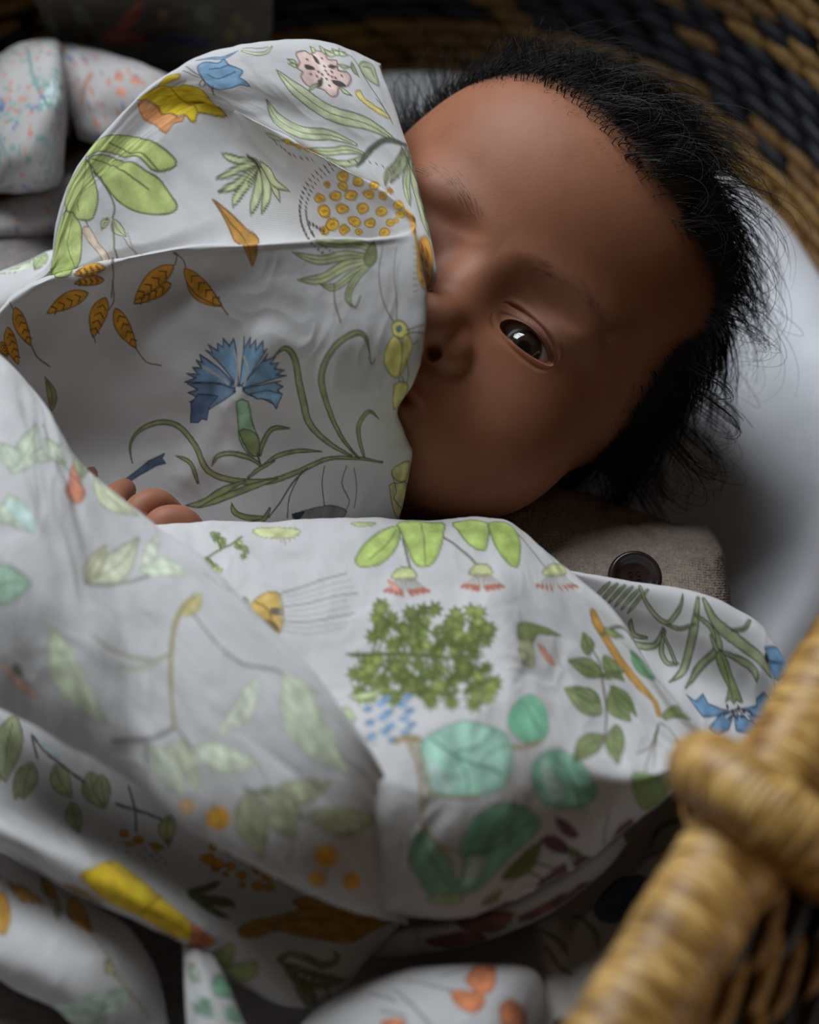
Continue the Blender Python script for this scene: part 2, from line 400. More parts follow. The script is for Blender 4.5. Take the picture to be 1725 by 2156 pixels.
# ------------------------------------------------------------------ mattress under a white sheet
def sheet_height(x, y, q):
    """q = 0 centre .. 1 outer edge"""
    edge = .014*np.exp(-((q-.93)/.07)**2)
    dent = -.010*np.exp(-(((x-.06)**2+(y-.11)**2)/.06**2))
    return edge+dent
tt = np.linspace(0, 1, 260, endpoint=False); qs = np.r_[np.linspace(.02, .8, 60), np.linspace(.81, 1., 40)]
rows = []
for q in qs:
    f = footprint(tt, .190); c = AX*-.1+PX*P0; f = c+(f-c)*q
    z = sheet_height(f[:, 0], f[:, 1], q)-.03*np.clip((q-.965)/.035, 0, 1)**2
    z = z+.0007*vnoise(f[:, 0]/.04, f[:, 1]/.03, 8)+.0012*vnoise(f[:, 0]/.09+5, f[:, 1]/.05, 18)+.0014*np.clip((q-.7)/.3, 0, 1)*vnoise(tt*46, tt*0+q*2, 12)
    rows.append(np.c_[f, z])
rows.append(np.c_[footprint(tt, .186), np.full(260, -.028)])
V = np.vstack(rows); uvs = V[:, :2]
tag(add('mattress_sheet', mesh_data('mattress_sheet', V, grid_faces(len(rows), 260, True), M_SHEET, uvs=uvs)), 'plain white fitted sheet on the mattress under the baby\'s head', 'sheet')

# ------------------------------------------------------------------ printed cloth
DATA = {'specs':{'hood_fold':{'ctrl':[[[-1491,786,550],[-1401,867,550],[-1310,915,580],[-1219,936,650],[-1191,1020,760],[-1141,1160,850],[-1027,1294,940],[-871,1446,
1020],[-664,1502,1110],[-427,1475,1180],[-283,1422,1200],[-148,1343,1150],[-156,1389,1110],[-201,1459,1050]],[[-1473,640,760],[-1385,719,760],[-1297,765,790],
[-1208,782,860],[-1180,859,970],[-1131,991,1060],[-1021,1117,1150],[-870,1262,1230],[-669,1311,1320],[-440,1282,1390],[-249,1269,1390],[-101,1244,1320],[-109,
1291,1280],[-152,1362,1220]],[[-1447,520,900],[-1362,598,900],[-1276,641,930],[-1188,657,1000],[-1160,728,1110],[-1112,855,1200],[-1004,976,1290],[-856,1114,
1370],[-661,1159,1460],[-438,1128,1530],[-251,1115,1530],[-108,1093,1460],[-115,1140,1420],[-158,1212,1360]],[[-1436,473,930],[-1352,552,930],[-1264,602,960],
[-1180,629,1020],[-1150,693,1118],[-1099,819,1205],[-985,940,1290],[-821,1098,1362],[-611,1037,1452],[-371,952,1502],[-179,893,1512],[-42,845,1455],[-48,890,
1415],[-89,959,1355]],[[-1433,456,940],[-1349,535,940],[-1257,587,970],[-1176,614,1030],[-1145,684,1114],[-1091,805,1197],[-973,928,1274],[-787,1088,1345],
[-561,977,1420],[-321,858,1444],[-122,731,1444],[26,561,1406],[20,603,1366],[-19,668,1306]],[[-1430,442,950],[-1346,521,950],[-1249,574,980],[-1174,612,1030],
[-1141,675,1111],[-1084,792,1192],[-963,917,1259],[-752,1082,1332],[-513,915,1396],[-274,725,1400],[-63,534,1395],[75,277,1340],[70,316,1300],[32,376,1240]],
[[-1429,437,950],[-1345,516,950],[-1245,572,980],[-1174,610,1030],[-1138,672,1105],[-1079,786,1185],[-951,902,1252],[-715,1065,1330],[-506,915,1372],[-292,769,
1325],[-110,600,1280],[26,367,1180],[20,406,1140],[-19,465,1080]],[[-1429,433,950],[-1345,514,950],[-1241,570,980],[-1173,605,1030],[-1132,667,1100],[-1071,772,
1175],[-927,867,1245],[-675,1039,1340],[-493,871,1415],[-285,660,1465],[-103,472,1500],[8,313,1510],[2,354,1470],[-36,417,1410]],[[-1428,429,950],[-1345,512,
950],[-1238,570,980],[-1174,607,1020],[-1106,614,1080],[-1022,677,1120],[-861,744,1180],[-610,909,1260],[-416,794,1320],[-210,579,1390],[-65,414,1470],[14,290,
1520],[8,331,1480],[-30,393,1420]],[[-1428,424,950],[-1345,510,950],[-1237,572,980],[-1178,595,1010],[-1075,573,1070],[-973,613,1100],[-801,635,1140],[-553,728,
1190],[-353,667,1250],[-145,502,1320],[-43,346,1460],[17,277,1520],[11,318,1480],[-27,381,1420]],[[-1428,403,930],[-1346,501,930],[-1285,548,960],[-1180,578,
1000],[-1057,534,1060],[-951,567,1080],[-774,571,1120],[-527,545,1160],[-330,510,1210],[-129,438,1290],[-37,304,1450],[15,264,1520],[9,305,1480],[-29,368,
1420]],[[-1376,206,1120],[-1299,322,1120],[-1253,391,1130],[-1149,431,1160],[-1028,413,1200],[-916,403,1260],[-735,368,1340],[-497,310,1410],[-304,274,1460],
[-116,240,1500],[-29,235,1520],[14,248,1520],[8,289,1480],[-30,351,1420]],[[-1372,175,1120],[-1293,273,1130],[-1239,340,1140],[-1137,388,1170],[-1017,373,1210],
[-907,370,1260],[-727,334,1340],[-491,275,1410],[-299,237,1460],[-109,203,1500],[-24,202,1510],[24,209,1510],[18,249,1470],[-20,310,1410]],[[-1381,173,1038],
[-1298,269,1040],[-1244,341,1038],[-1146,398,1053],[-1028,392,1083],[-916,387,1132],[-736,347,1213],[-499,257,1314],[-308,193,1389],[-122,141,1446],[-31,131,
1470],[33,131,1470],[28,171,1430],[-9,231,1370]],[[-1383,138,972],[-1297,228,968],[-1243,301,955],[-1148,363,957],[-1032,363,978],[-918,355,1026],[-740,309,
1110],[-505,207,1223],[-317,132,1309],[-134,72,1376],[-19,51,1410],[45,51,1410],[39,89,1370],[2,147,1310]],[[-1384,89,905],[-1295,171,895],[-1240,241,874],
[-1146,304,864],[-1033,308,877],[-917,296,924],[-742,247,1008],[-511,142,1126],[-326,63,1218],[-147,-1,1289],[-25,-30,1330],[39,-30,1330],[34,7,1290],[-4,63,
1230]],[[-1388,53,824],[-1295,124,810],[-1238,190,783],[-1146,250,763],[-1035,259,769],[-918,246,812],[-747,198,891],[-520,99,1005],[-338,22,1095],[-161,-41,
1166],[-60,-73,1210],[5,-73,1210],[-1,-38,1170],[-39,17,1110]],[[-1392,29,755],[-1295,91,739],[-1236,152,709],[-1145,209,684],[-1036,220,685],[-918,207,723],
[-750,163,795],[-528,74,899],[-349,5,981],[-175,-52,1047],[-111,-84,1090],[-46,-84,1090],[-52,-49,1050],[-91,4,990]],[[-1393,1,704],[-1291,54,688],[-1230,108,
658],[-1139,158,633],[-1032,169,632],[-914,157,665],[-751,118,728],[-535,41,819],[-360,-19,892],[-190,-69,951],[-88,-98,990],[-21,-98,990],[-27,-64,950],[-67,
-12,890]],[[-1392,-30,667],[-1285,12,653],[-1220,56,628],[-1130,97,606],[-1025,106,604],[-907,96,632],[-749,63,684],[-540,-1,762],[-370,-52,825],[-204,-94,875],
[-67,-120,910],[-1,-120,910],[-7,-87,870],[-46,-36,810]],[[-1392,-80,601],[-1280,-54,591],[-1211,-25,572],[-1120,2,555],[-1017,8,553],[-899,1,571],[-748,-22,
607],[-546,-64,659],[-382,-98,701],[-219,-126,736],[-86,-144,760],[-19,-144,760],[-25,-112,720],[-65,-62,660]],[[-1392,-118,549],[-1274,-105,543],[-1201,-91,
533],[-1110,-78,525],[-1008,-75,523],[-891,-79,532],[-746,-91,550],[-553,-112,577],[-393,-129,599],[-235,-143,617],[-132,-153,630],[-40,-153,630],[-47,-122,
590],[-87,-74,530]],[[-1393,-145,500],[-1269,-145,500],[-1192,-145,500],[-1099,-145,500],[-999,-145,500],[-883,-145,500],[-745,-145,500],[-559,-145,500],[-405,
-145,500],[-251,-145,500],[-140,-145,500],[-47,-145,500],[-54,-114,460],[-95,-68,400]]],
'nu':520,
'nv':720,
'wrinkle':0.0009,
'seed':3,
'creases':[[[[1444,
2573],[1316,2772],[1182,2973],[1050,3139]],30,94],[[[1304,2798],[1356,2933],[1294,3078]],26,70],[[[904,2328],[721,2544],[559,2730],[642,2962]],-34,172],[[[1601,
2343],[1766,2526],[1839,2716]],18,172],[[[856,2473],[1032,2699]],22,125],[[[609,2226],[448,2428],[344,2514]],26,125],[[[1404,2336],[1106,2473]],16,94],[[[1609,
2938],[1970,3148]],-20,141],[[[1106,2399],[896,2533]],14,78],[[[1542,1580],[1599,1683]],7,125],[[[1055,1463],[1176,1646],[1260,1736]],-9,141],[[[1748,715],
[1905,823],[2061,919]],5,109]]},
'body_panel':{'ctrl':[[[-1063,-80,380],[-859,-74,380],[-672,-53,370],[-437,-35,360],[-200,-23,350],[37,-21,350],[227,-21,350],
[322,-39,350],[414,-128,350],[498,-237,350],[641,-382,330],[781,-653,300],[885,-793,280],[969,-842,220]],[[-985,-307,760],[-793,-301,760],[-617,-281,750],[-395,
-264,740],[-172,-251,730],[51,-249,730],[231,-249,730],[320,-267,730],[406,-351,730],[486,-455,730],[620,-591,710],[752,-846,680],[850,-978,660],[930,-1022,
600]],[[-960,-391,880],[-772,-385,880],[-600,-366,870],[-383,-348,860],[-164,-336,850],[55,-334,850],[230,-334,850],[317,-351,850],[402,-434,850],[480,-535,
850],[611,-668,830],[741,-918,800],[837,-1048,780],[915,-1090,720]],[[-902,-544,900],[-734,-569,920],[-567,-577,930],[-364,-572,930],[-157,-560,920],[60,-560,
920],[238,-552,910],[327,-548,900],[409,-601,880],[500,-678,840],[632,-771,800],[747,-974,770],[832,-1064,760],[908,-1100,710]],[[-849,-711,860],[-696,-751,
890],[-533,-772,918],[-338,-791,952],[-144,-804,978],[65,-802,980],[246,-778,960],[335,-740,910],[417,-771,870],[521,-838,820],[647,-896,780],[749,-1051,760],
[827,-1080,750],[902,-1105,700]],[[-820,-847,760],[-666,-893,800],[-501,-927,848],[-317,-977,922],[-130,-1024,993],[77,-1035,1020],[253,-996,1000],[342,-937,
920],[426,-953,860],[537,-1002,810],[656,-1041,770],[749,-1117,760],[823,-1107,750],[897,-1113,700]],[[-743,-756,660],[-595,-837,710],[-448,-961,776],[-287,
-1111,884],[-119,-1231,1011],[88,-1264,1070],[246,-1184,1070],[313,-1186,1050],[406,-1254,1010],[529,-1306,980],[635,-1311,950],[726,-1279,920],[801,-1201,860],
[888,-1130,720]],[[-788,-854,550],[-617,-949,600],[-461,-1096,680],[-292,-1273,800],[-123,-1435,955],[93,-1464,1000],[229,-1440,1010],[301,-1412,990],[409,
-1395,940],[535,-1383,910],[638,-1350,890],[731,-1288,860],[805,-1193,810],[887,-1119,700]],[[-834,-910,480],[-655,-1015,520],[-498,-1168,576],[-322,-1361,664],
[-141,-1525,781],[55,-1573,810],[192,-1565,810],[278,-1520,810],[395,-1462,790],[517,-1414,780],[627,-1336,770],[728,-1266,770],[809,-1169,740],[886,-1109,
680]],[[-886,-900,400],[-701,-995,400],[-544,-1143,420],[-350,-1344,480],[-165,-1504,570],[-1,-1567,600],[137,-1573,600],[251,-1535,600],[377,-1466,600],[502,
-1394,610],[615,-1303,630],[726,-1232,670],[809,-1156,690],[886,-1099,660]],[[-902,-760,350],[-714,-858,350],[-556,-997,350],[-361,-1166,350],[-173,-1278,350],
[-1,-1327,350],[144,-1333,350],[265,-1293,350],[398,-1219,350],[529,-1142,360],[648,-1045,380],[765,-969,420],[854,-887,440],[935,-828,410]]],
'nu':440,
'nv':
350,
'wrinkle':0.0012,
'seed':21,
'creases':[[[[217,928],[476,1057],[758,1228]],10,109],[[[877,981],[1191,1109],[1469,1081]],-8,141],[[[1547,882],[1630,1165],
[1677,1462]],7,94],[[[946,1736],[1258,1831],[1485,2000]],9,141]]},
'side_roll':{'ctrl':[[[-1531,443,800],[-1373,311,800],[-1255,176,780],[-1173,53,760],[-1102,
-68,730],[-992,-178,700],[-819,-310,670],[-683,-429,680],[-556,-596,690],[-434,-739,690],[-315,-876,680],[-200,-1012,630],[-116,-1104,540],[-46,-1210,420]],
[[-1405,144,1200],[-1258,20,1200],[-1148,-106,1180],[-1071,-220,1160],[-1006,-332,1130],[-904,-434,1100],[-742,-557,1070],[-615,-669,1080],[-496,-826,1090],
[-382,-962,1090],[-272,-1090,1080],[-165,-1216,1030],[-86,-1297,940],[-21,-1391,820]],[[-1374,59,1300],[-1230,-62,1300],[-1123,-186,1280],[-1048,-297,1260],
[-983,-407,1230],[-883,-506,1200],[-725,-627,1170],[-600,-737,1180],[-483,-892,1190],[-372,-1025,1190],[-263,-1151,1180],[-158,-1274,1130],[-81,-1353,1040],
[-16,-1444,920]],[[-1344,-146,1328],[-1203,-262,1330],[-1097,-375,1314],[-1020,-473,1288],[-952,-569,1254],[-857,-649,1210],[-707,-766,1183],[-588,-867,1189],
[-474,-1006,1194],[-364,-1130,1196],[-261,-1239,1180],[-157,-1338,1118],[-81,-1391,1008],[-15,-1438,846]],[[-1302,-473,1331],[-1165,-580,1338],[-1060,-676,
1329],[-978,-758,1298],[-902,-836,1262],[-814,-892,1205],[-676,-1002,1182],[-568,-1088,1181],[-459,-1198,1178],[-353,-1302,1177],[-257,-1383,1150],[-157,-1443,
1068],[-81,-1456,934],[-13,-1441,722]],[[-1268,-776,1296],[-1135,-874,1308],[-1030,-954,1306],[-941,-1023,1276],[-856,-1088,1242],[-772,-1129,1180],[-647,-1233,
1162],[-550,-1304,1154],[-445,-1387,1140],[-342,-1467,1132],[-255,-1519,1092],[-156,-1544,996],[-81,-1522,844],[-10,-1455,602]],[[-1262,-979,1168],[-1130,-1071,
1185],[-1022,-1139,1190],[-922,-1207,1172],[-825,-1270,1152],[-741,-1314,1109],[-626,-1415,1096],[-539,-1473,1080],[-436,-1532,1057],[-336,-1585,1030],[-255,
-1612,978],[-158,-1612,879],[-82,-1572,734],[-8,-1492,522]],[[-1278,-1054,1000],[-1144,-1143,1020],[-1033,-1203,1030],[-923,-1279,1030],[-814,-1347,1030],[-726,
-1409,1020],[-617,-1507,1010],[-535,-1558,990],[-434,-1602,960],[-336,-1632,910],[-258,-1644,850],[-160,-1634,760],[-83,-1595,640],[-6,-1534,500]],[[-1300,-983,
920],[-1164,-1073,940],[-1052,-1134,950],[-940,-1212,950],[-829,-1282,950],[-739,-1344,940],[-629,-1444,930],[-545,-1497,910],[-442,-1541,880],[-342,-1573,830],
[-263,-1585,770],[-163,-1576,680],[-86,-1536,560],[-8,-1476,420]],[[-1369,-733,700],[-1226,-828,720],[-1107,-892,730],[-990,-974,730],[-873,-1048,730],[-779,
-1115,720],[-663,-1221,710],[-575,-1277,690],[-467,-1325,660],[-362,-1359,610],[-279,-1373,550],[-174,-1365,460],[-92,-1326,340],[-11,-1264,200]]],
'nu':360,

'nv':280,
'wrinkle':0.001,
'seed':33,
'creases':[[[[1137,835],[850,1203],[612,1584],[385,1812]],-12,94],[[[393,879],[673,933],[788,1147]],-12,70],[[[584,1012],
[334,1361],[229,1556]],8,125],[[[941,1239],[1267,1189],[1667,1219]],9,125],[[[988,1580],[1451,1538],[1855,1446]],-9,125]]},
'corner_fold':{'ctrl':[[[428,-76,
200],[545,-124,220],[661,-160,230],[785,-194,240],[894,-220,240],[1017,-265,230],[1123,-327,210],[1194,-424,190],[1229,-528,170],[1253,-652,140]],[[416,-302,
580],[526,-348,600],[636,-383,610],[752,-415,620],[854,-440,620],[970,-483,610],[1071,-540,590],[1137,-631,570],[1171,-729,550],[1194,-845,520]],[[410,-384,
700],[518,-430,720],[626,-464,730],[740,-496,740],[840,-520,740],[954,-562,730],[1052,-618,710],[1118,-707,690],[1150,-803,670],[1173,-917,640]],[[415,-387,
667],[527,-452,683],[635,-515,690],[747,-576,698],[849,-625,696],[955,-674,684],[1047,-725,664],[1114,-795,644],[1154,-857,624],[1184,-928,596]],[[424,-359,
585],[543,-449,595],[652,-549,600],[762,-647,605],[866,-727,600],[964,-785,585],[1048,-831,565],[1118,-877,545],[1167,-900,525],[1206,-915,500]],[[426,-403,
593],[550,-515,597],[658,-651,600],[765,-784,602],[869,-892,594],[957,-957,576],[1033,-998,556],[1104,-1020,536],[1162,-1003,516],[1209,-964,494]],[[432,-399,
550],[560,-530,550],[669,-694,550],[774,-854,550],[879,-985,540],[961,-1057,520],[1030,-1094,500],[1103,-1098,480],[1167,-1051,460],[1222,-970,440]]],
'nu':340,

'nv':240,
'wrinkle':0.0006,
'seed':44,
'creases':[[[[470,790],[571,926],[595,1092]],-9,70],[[[811,786],[833,945],[865,1051]],8,94]]},
'under_fold':{'ctrl':
[[[-1408,-511,500],[-1248,-603,500],[-1108,-676,500],[-949,-802,500],[-796,-907,500],[-614,-1071,490],[-455,-1165,480],[-283,-1257,470],[-115,-1309,450],[52,
-1342,450]],[[-1387,-622,550],[-1229,-712,550],[-1091,-784,550],[-935,-906,550],[-784,-1009,550],[-605,-1170,540],[-448,-1262,530],[-279,-1352,520],[-113,-1403,
500],[51,-1435,500]],[[-1335,-1016,560],[-1193,-1083,560],[-1069,-1143,550],[-930,-1219,540],[-780,-1278,530],[-603,-1362,510],[-456,-1429,490],[-304,-1495,
470],[-168,-1515,450],[-45,-1519,430]],[[-1259,-1336,800],[-1132,-1391,800],[-1020,-1439,790],[-900,-1491,780],[-758,-1567,750],[-594,-1627,660],[-484,-1621,
570],[-333,-1629,490],[-207,-1601,440],[-86,-1548,400]],[[-1265,-1361,740],[-1150,-1422,740],[-1055,-1479,730],[-954,-1543,720],[-807,-1605,690],[-652,-1644,
610],[-523,-1697,520],[-351,-1753,440],[-219,-1715,400],[-134,-1588,360]],[[-1288,-1295,660],[-1172,-1357,660],[-1075,-1415,650],[-972,-1480,640],[-822,-1544,
610],[-665,-1583,530],[-534,-1638,440],[-359,-1696,360],[-225,-1658,320],[-139,-1528,280]],[[-1352,-1072,440],[-1230,-1138,440],[-1128,-1199,430],[-1021,-1268,
420],[-864,-1336,390],[-699,-1379,310],[-561,-1438,220],[-378,-1500,140],[-238,-1461,100],[-148,-1325,60]]],
'nu':280,
'nv':190,
'wrinkle':0.0008,
'seed':55,

'creases':[]},
'lower_left_fold':{'ctrl':[[[-1374,-1114,170],[-1243,-1200,200],[-1131,-1275,220],[-1022,-1349,230],[-917,-1413,230],[-828,-1471,220],[-767,
-1544,180],[-735,-1621,120],[-712,-1714,60]],[[-1336,-1188,390],[-1209,-1272,420],[-1100,-1345,440],[-995,-1418,450],[-893,-1481,450],[-807,-1537,440],[-748,
-1607,400],[-716,-1681,340],[-695,-1769,280]],[[-1323,-1224,470],[-1197,-1308,500],[-1089,-1380,520],[-985,-1452,530],[-884,-1514,530],[-799,-1570,520],[-741,
-1639,480],[-710,-1711,420],[-689,-1798,360]],[[-1283,-1458,540],[-1175,-1520,580],[-1086,-1570,600],[-1000,-1623,600],[-924,-1670,590],[-856,-1711,570],[-798,
-1750,520],[-761,-1792,460],[-745,-1838,380]],[[-1261,-1627,540],[-1163,-1672,580],[-1092,-1707,590],[-1016,-1744,590],[-956,-1777,570],[-904,-1804,540],[-853,
-1827,500],[-817,-1854,440],[-800,-1896,380]],[[-1265,-1669,480],[-1171,-1702,500],[-1107,-1739,500],[-1039,-1766,490],[-985,-1790,480],[-944,-1821,460],[-900,
-1844,420],[-861,-1882,380],[-841,-1934,340]],[[-1285,-1607,400],[-1190,-1641,420],[-1124,-1678,420],[-1055,-1706,410],[-1000,-1730,400],[-959,-1761,380],[-914,
-1785,340],[-874,-1824,300],[-854,-1877,260]],[[-1343,-1409,180],[-1243,-1444,200],[-1175,-1484,200],[-1103,-1513,190],[-1045,-1539,180],[-1002,-1572,160],
[-955,-1598,120],[-913,-1639,80],[-891,-1696,40]]],
'nu':130,
'nv':110,
'wrinkle':0.0008,
'seed':66,
'creases':[]},
'hanging_fold':{'ctrl':[[[-646,-1459,240],
[-640,-1627,540],[-606,-1660,600],[-581,-1649,580],[-565,-1634,540],[-630,-1467,240]],[[-635,-1564,260],[-630,-1727,560],[-583,-1765,630],[-546,-1760,620],
[-520,-1722,550],[-582,-1559,250]],[[-623,-1662,270],[-618,-1820,570],[-564,-1857,640],[-518,-1852,630],[-482,-1810,550],[-542,-1651,250]],[[-613,-1747,260],
[-608,-1901,560],[-546,-1937,630],[-491,-1932,620],[-446,-1891,540],[-504,-1737,240]],[[-606,-1841,240],[-602,-1990,540],[-534,-2025,610],[-475,-2020,600],
[-424,-1980,520],[-480,-1831,220]]],
'nu':60,
'nv':80,
'wrinkle':0.0006,
'seed':77,
'creases':[]},
'bottom_bundle':{'ctrl':[[[-362,-1768,0],[-278,-1698,60],
[-165,-1639,100],[-11,-1595,130],[144,-1580,140],[286,-1578,130],[379,-1582,90],[415,-1639,20],[429,-1717,-40]],[[-353,-1824,300],[-272,-1758,360],[-164,-1702,
400],[-16,-1661,430],[133,-1647,440],[269,-1644,430],[358,-1647,390],[393,-1700,320],[407,-1774,260]],[[-349,-1863,400],[-269,-1799,460],[-163,-1744,500],[-17,
-1704,530],[130,-1690,540],[263,-1687,530],[351,-1689,490],[386,-1741,420],[399,-1813,360]],[[-343,-1950,460],[-238,-1889,550],[-133,-1856,610],[-3,-1829,640],
[126,-1820,650],[237,-1816,630],[304,-1813,570],[340,-1831,480],[356,-1863,400]],[[-340,-2035,460],[-221,-2010,580],[-118,-1998,640],[-3,-1985,670],[124,-1979,
670],[213,-1975,650],[279,-1966,590],[309,-1956,500],[324,-1973,420]],[[-343,-2071,360],[-223,-2044,480],[-119,-2032,540],[-3,-2019,570],[125,-2012,570],[215,
-2009,550],[282,-2000,490],[312,-1992,400],[327,-2010,320]]],
'nu':150,
'nv':100,
'wrinkle':0.0008,
'seed':88,
'creases':[]},
'inner_drape':{'ctrl':[[[-235,
-1343,120],[-90,-1327,150],[54,-1340,200],[223,-1349,300],[393,-1275,340],[538,-1189,360],[672,-1084,380],[789,-1008,420],[898,-976,500]],[[-219,-1450,80],[-75,
-1456,120],[81,-1473,180],[278,-1434,280],[448,-1345,320],[593,-1259,340],[721,-1181,400],[829,-1128,500],[933,-1110,600]],[[-175,-1551,60],[-18,-1582,120],
[163,-1620,220],[354,-1592,340],[503,-1479,360],[637,-1392,400],[757,-1340,500],[854,-1320,650],[948,-1305,800]],[[-88,-1691,60],[80,-1731,140],[269,-1772,280],
[423,-1772,450],[550,-1652,450],[670,-1585,520],[781,-1544,660],[868,-1537,850],[957,-1509,1000]],[[-3,-1872,60],[186,-1924,200],[355,-1939,350],[493,-1913,
500],[595,-1854,580],[706,-1803,700],[806,-1774,880],[890,-1745,1050],[973,-1722,1200]]],
'nu':180,
'nv':120,
'wrinkle':0.0012,
'seed':99,
'creases':[[[[883,
271],[823,505],[758,812]],40,47],[[[1022,409],[1254,386],[1465,313]],25,55],[[[1292,73],[1562,77],[1739,77]],25,39]]},
'tucked_hem':{'ctrl':[[[-148,-1332,100],
[-90,-1358,160],[-18,-1359,220],[96,-1366,260],[223,-1351,290],[351,-1298,310],[467,-1231,320],[570,-1162,330],[646,-1095,330]],[[-143,-1477,300],[-86,-1503,
360],[-17,-1505,420],[92,-1513,460],[215,-1499,490],[338,-1448,510],[450,-1384,520],[549,-1318,530],[622,-1253,530]],[[-136,-1500,300],[-72,-1534,360],[10,
-1552,420],[119,-1551,460],[241,-1530,490],[365,-1480,510],[469,-1415,520],[561,-1345,530],[628,-1270,530]],[[-127,-1490,240],[-59,-1532,300],[31,-1557,360],
[140,-1556,400],[263,-1534,430],[388,-1481,450],[491,-1411,460],[579,-1340,480],[637,-1267,500]],[[-131,-1388,90],[-61,-1429,150],[32,-1455,210],[144,-1453,
250],[271,-1431,280],[398,-1375,300],[504,-1303,310],[595,-1230,330],[655,-1154,350]]],
'nu':140,
'nv':50,
'wrinkle':0.0004,
'seed':111,
'creases':[]},

'left_lap':{'ctrl':[[[-1553,965,550],[-1452,987,570],[-1370,1023,580],[-1292,1078,580],[-1216,1134,550]],[[-1480,728,850],[-1383,749,870],[-1305,782,880],
[-1230,836,880],[-1158,891,850]],[[-1441,548,960],[-1352,588,960],[-1271,631,960],[-1194,704,940],[-1125,768,900]],[[-1428,438,960],[-1343,492,950],[-1257,557,
940],[-1173,634,920],[-1105,697,880]],[[-1444,450,860],[-1358,504,850],[-1272,569,840],[-1186,645,820],[-1117,708,780]]],
'nu':80,
'nv':60,
'wrinkle':0.0004,

'seed':121,
'creases':[]},
'left_lobe':{'ctrl':[[[-1762,2357,300],[-1638,2343,360],[-1531,2371,400],[-1419,2389,400],[-1381,2343,360],[-1362,2211,300],[-1369,
2127,200]],[[-1667,2043,680],[-1549,2025,740],[-1447,2048,780],[-1341,2065,780],[-1306,2025,740],[-1289,1904,680],[-1297,1831,580]],[[-1634,1917,800],[-1517,
1898,860],[-1418,1920,900],[-1314,1936,900],[-1280,1898,860],[-1263,1780,800],[-1271,1711,700]],[[-1578,1580,900],[-1467,1522,970],[-1374,1525,1000],[-1289,
1551,1000],[-1249,1584,940],[-1240,1575,860],[-1254,1535,760]],[[-1557,1355,850],[-1445,1274,920],[-1363,1240,950],[-1287,1264,940],[-1250,1320,880],[-1240,
1361,800],[-1264,1423,700]],[[-1578,1346,700],[-1476,1308,730],[-1402,1278,750],[-1332,1313,730],[-1297,1381,680],[-1286,1448,620],[-1310,1526,550]],[[-1674,
1761,400],[-1565,1722,430],[-1487,1691,450],[-1412,1727,430],[-1375,1797,380],[-1363,1864,320],[-1387,1943,250]]],
'nu':130,
'nv':120,
'wrinkle':0.001,
'seed':
131,
'creases':[[[[402,979],[457,1324],[356,1611]],25,70],[[[228,985],[267,1428],[220,1726]],15,55]]},
'right_lobe':{'ctrl':[[[-1460,2491,300],[-1359,2408,360],
[-1208,2339,380],[-1060,2266,380],[-930,2236,340],[-820,2235,280]],[[-1382,2171,680],[-1285,2087,740],[-1142,2020,760],[-1002,1950,760],[-879,1924,720],[-776,
1928,660]],[[-1355,2043,800],[-1259,1959,860],[-1119,1892,880],[-982,1824,880],[-861,1799,840],[-761,1805,780]],[[-1285,1825,830],[-1210,1752,890],[-1080,1688,
920],[-947,1635,920],[-828,1604,880],[-732,1620,800]],[[-1242,1683,780],[-1168,1612,840],[-1049,1563,870],[-927,1523,860],[-820,1515,800],[-732,1529,720]],
[[-1224,1655,680],[-1148,1559,740],[-1031,1521,750],[-919,1492,730],[-822,1520,660],[-740,1535,600]],[[-1296,2060,380],[-1216,1962,440],[-1092,1922,450],[-973,
1890,430],[-870,1915,360],[-783,1928,300]]],
'nu':130,
'nv':90,
'wrinkle':0.0009,
'seed':141,
'creases':[[[[192,913],[214,1214],[244,1410]],12,47]]},

'lower_lobe':{'ctrl':[[[-1699,1707,180],[-1588,1725,200],[-1485,1793,200],[-1385,1883,180],[-1256,2014,100],[-1159,2096,0]],[[-1600,1377,580],[-1495,1393,600],
[-1398,1458,600],[-1304,1545,580],[-1184,1675,500],[-1093,1761,400]],[[-1568,1215,660],[-1464,1223,680],[-1367,1268,680],[-1273,1327,660],[-1171,1428,580],
[-1089,1546,450]],[[-1572,1180,600],[-1468,1183,620],[-1367,1196,620],[-1289,1242,600],[-1183,1319,540],[-1103,1444,400]],[[-1646,1421,300],[-1537,1426,320],
[-1432,1439,320],[-1350,1486,300],[-1238,1563,240],[-1153,1685,100]]],
'nu':100,
'nv':60,
'wrinkle':0.0006,
'seed':151,
'creases':[]},
'knit_throw':{'ctrl':
[[[-1786,1552,200],[-1561,1552,250],[-1450,1526,250],[-1350,1552,200],[-1146,1605,100]],[[-1708,1311,500],[-1492,1308,550],[-1385,1283,550],[-1291,1311,500],
[-1097,1367,400]],[[-1659,1058,600],[-1449,1054,650],[-1348,1054,650],[-1256,1082,600],[-1079,1214,450]],[[-1648,917,550],[-1439,914,600],[-1339,914,600],
[-1248,941,550],[-1072,1068,400]],[[-1771,421,200],[-1538,421,200],[-1338,421,200],[-1138,421,200],[-945,465,150]],[[-1642,-748,160],[-1399,-748,160],[-1187,
-748,160],[-974,-748,160],[-765,-735,140]],[[-1528,-1464,220],[-1294,-1506,240],[-1094,-1538,240],[-899,-1558,220],[-656,-1535,120]],[[-1485,-1662,300],[-1259,
-1688,320],[-1064,-1733,320],[-906,-1747,260],[-675,-1696,100]],[[-1442,-1957,300],[-1229,-1957,300],[-1043,-1957,300],[-892,-1929,240],[-664,-1861,100]]],

'nu':80,
'nv':110,
'wrinkle':0.0006,
'seed':161,
'creases':[]},
'garment_drape':{'ctrl':[[[-1427,2031,1120],[-1198,2010,1140],[-977,2036,1120],[-748,2015,
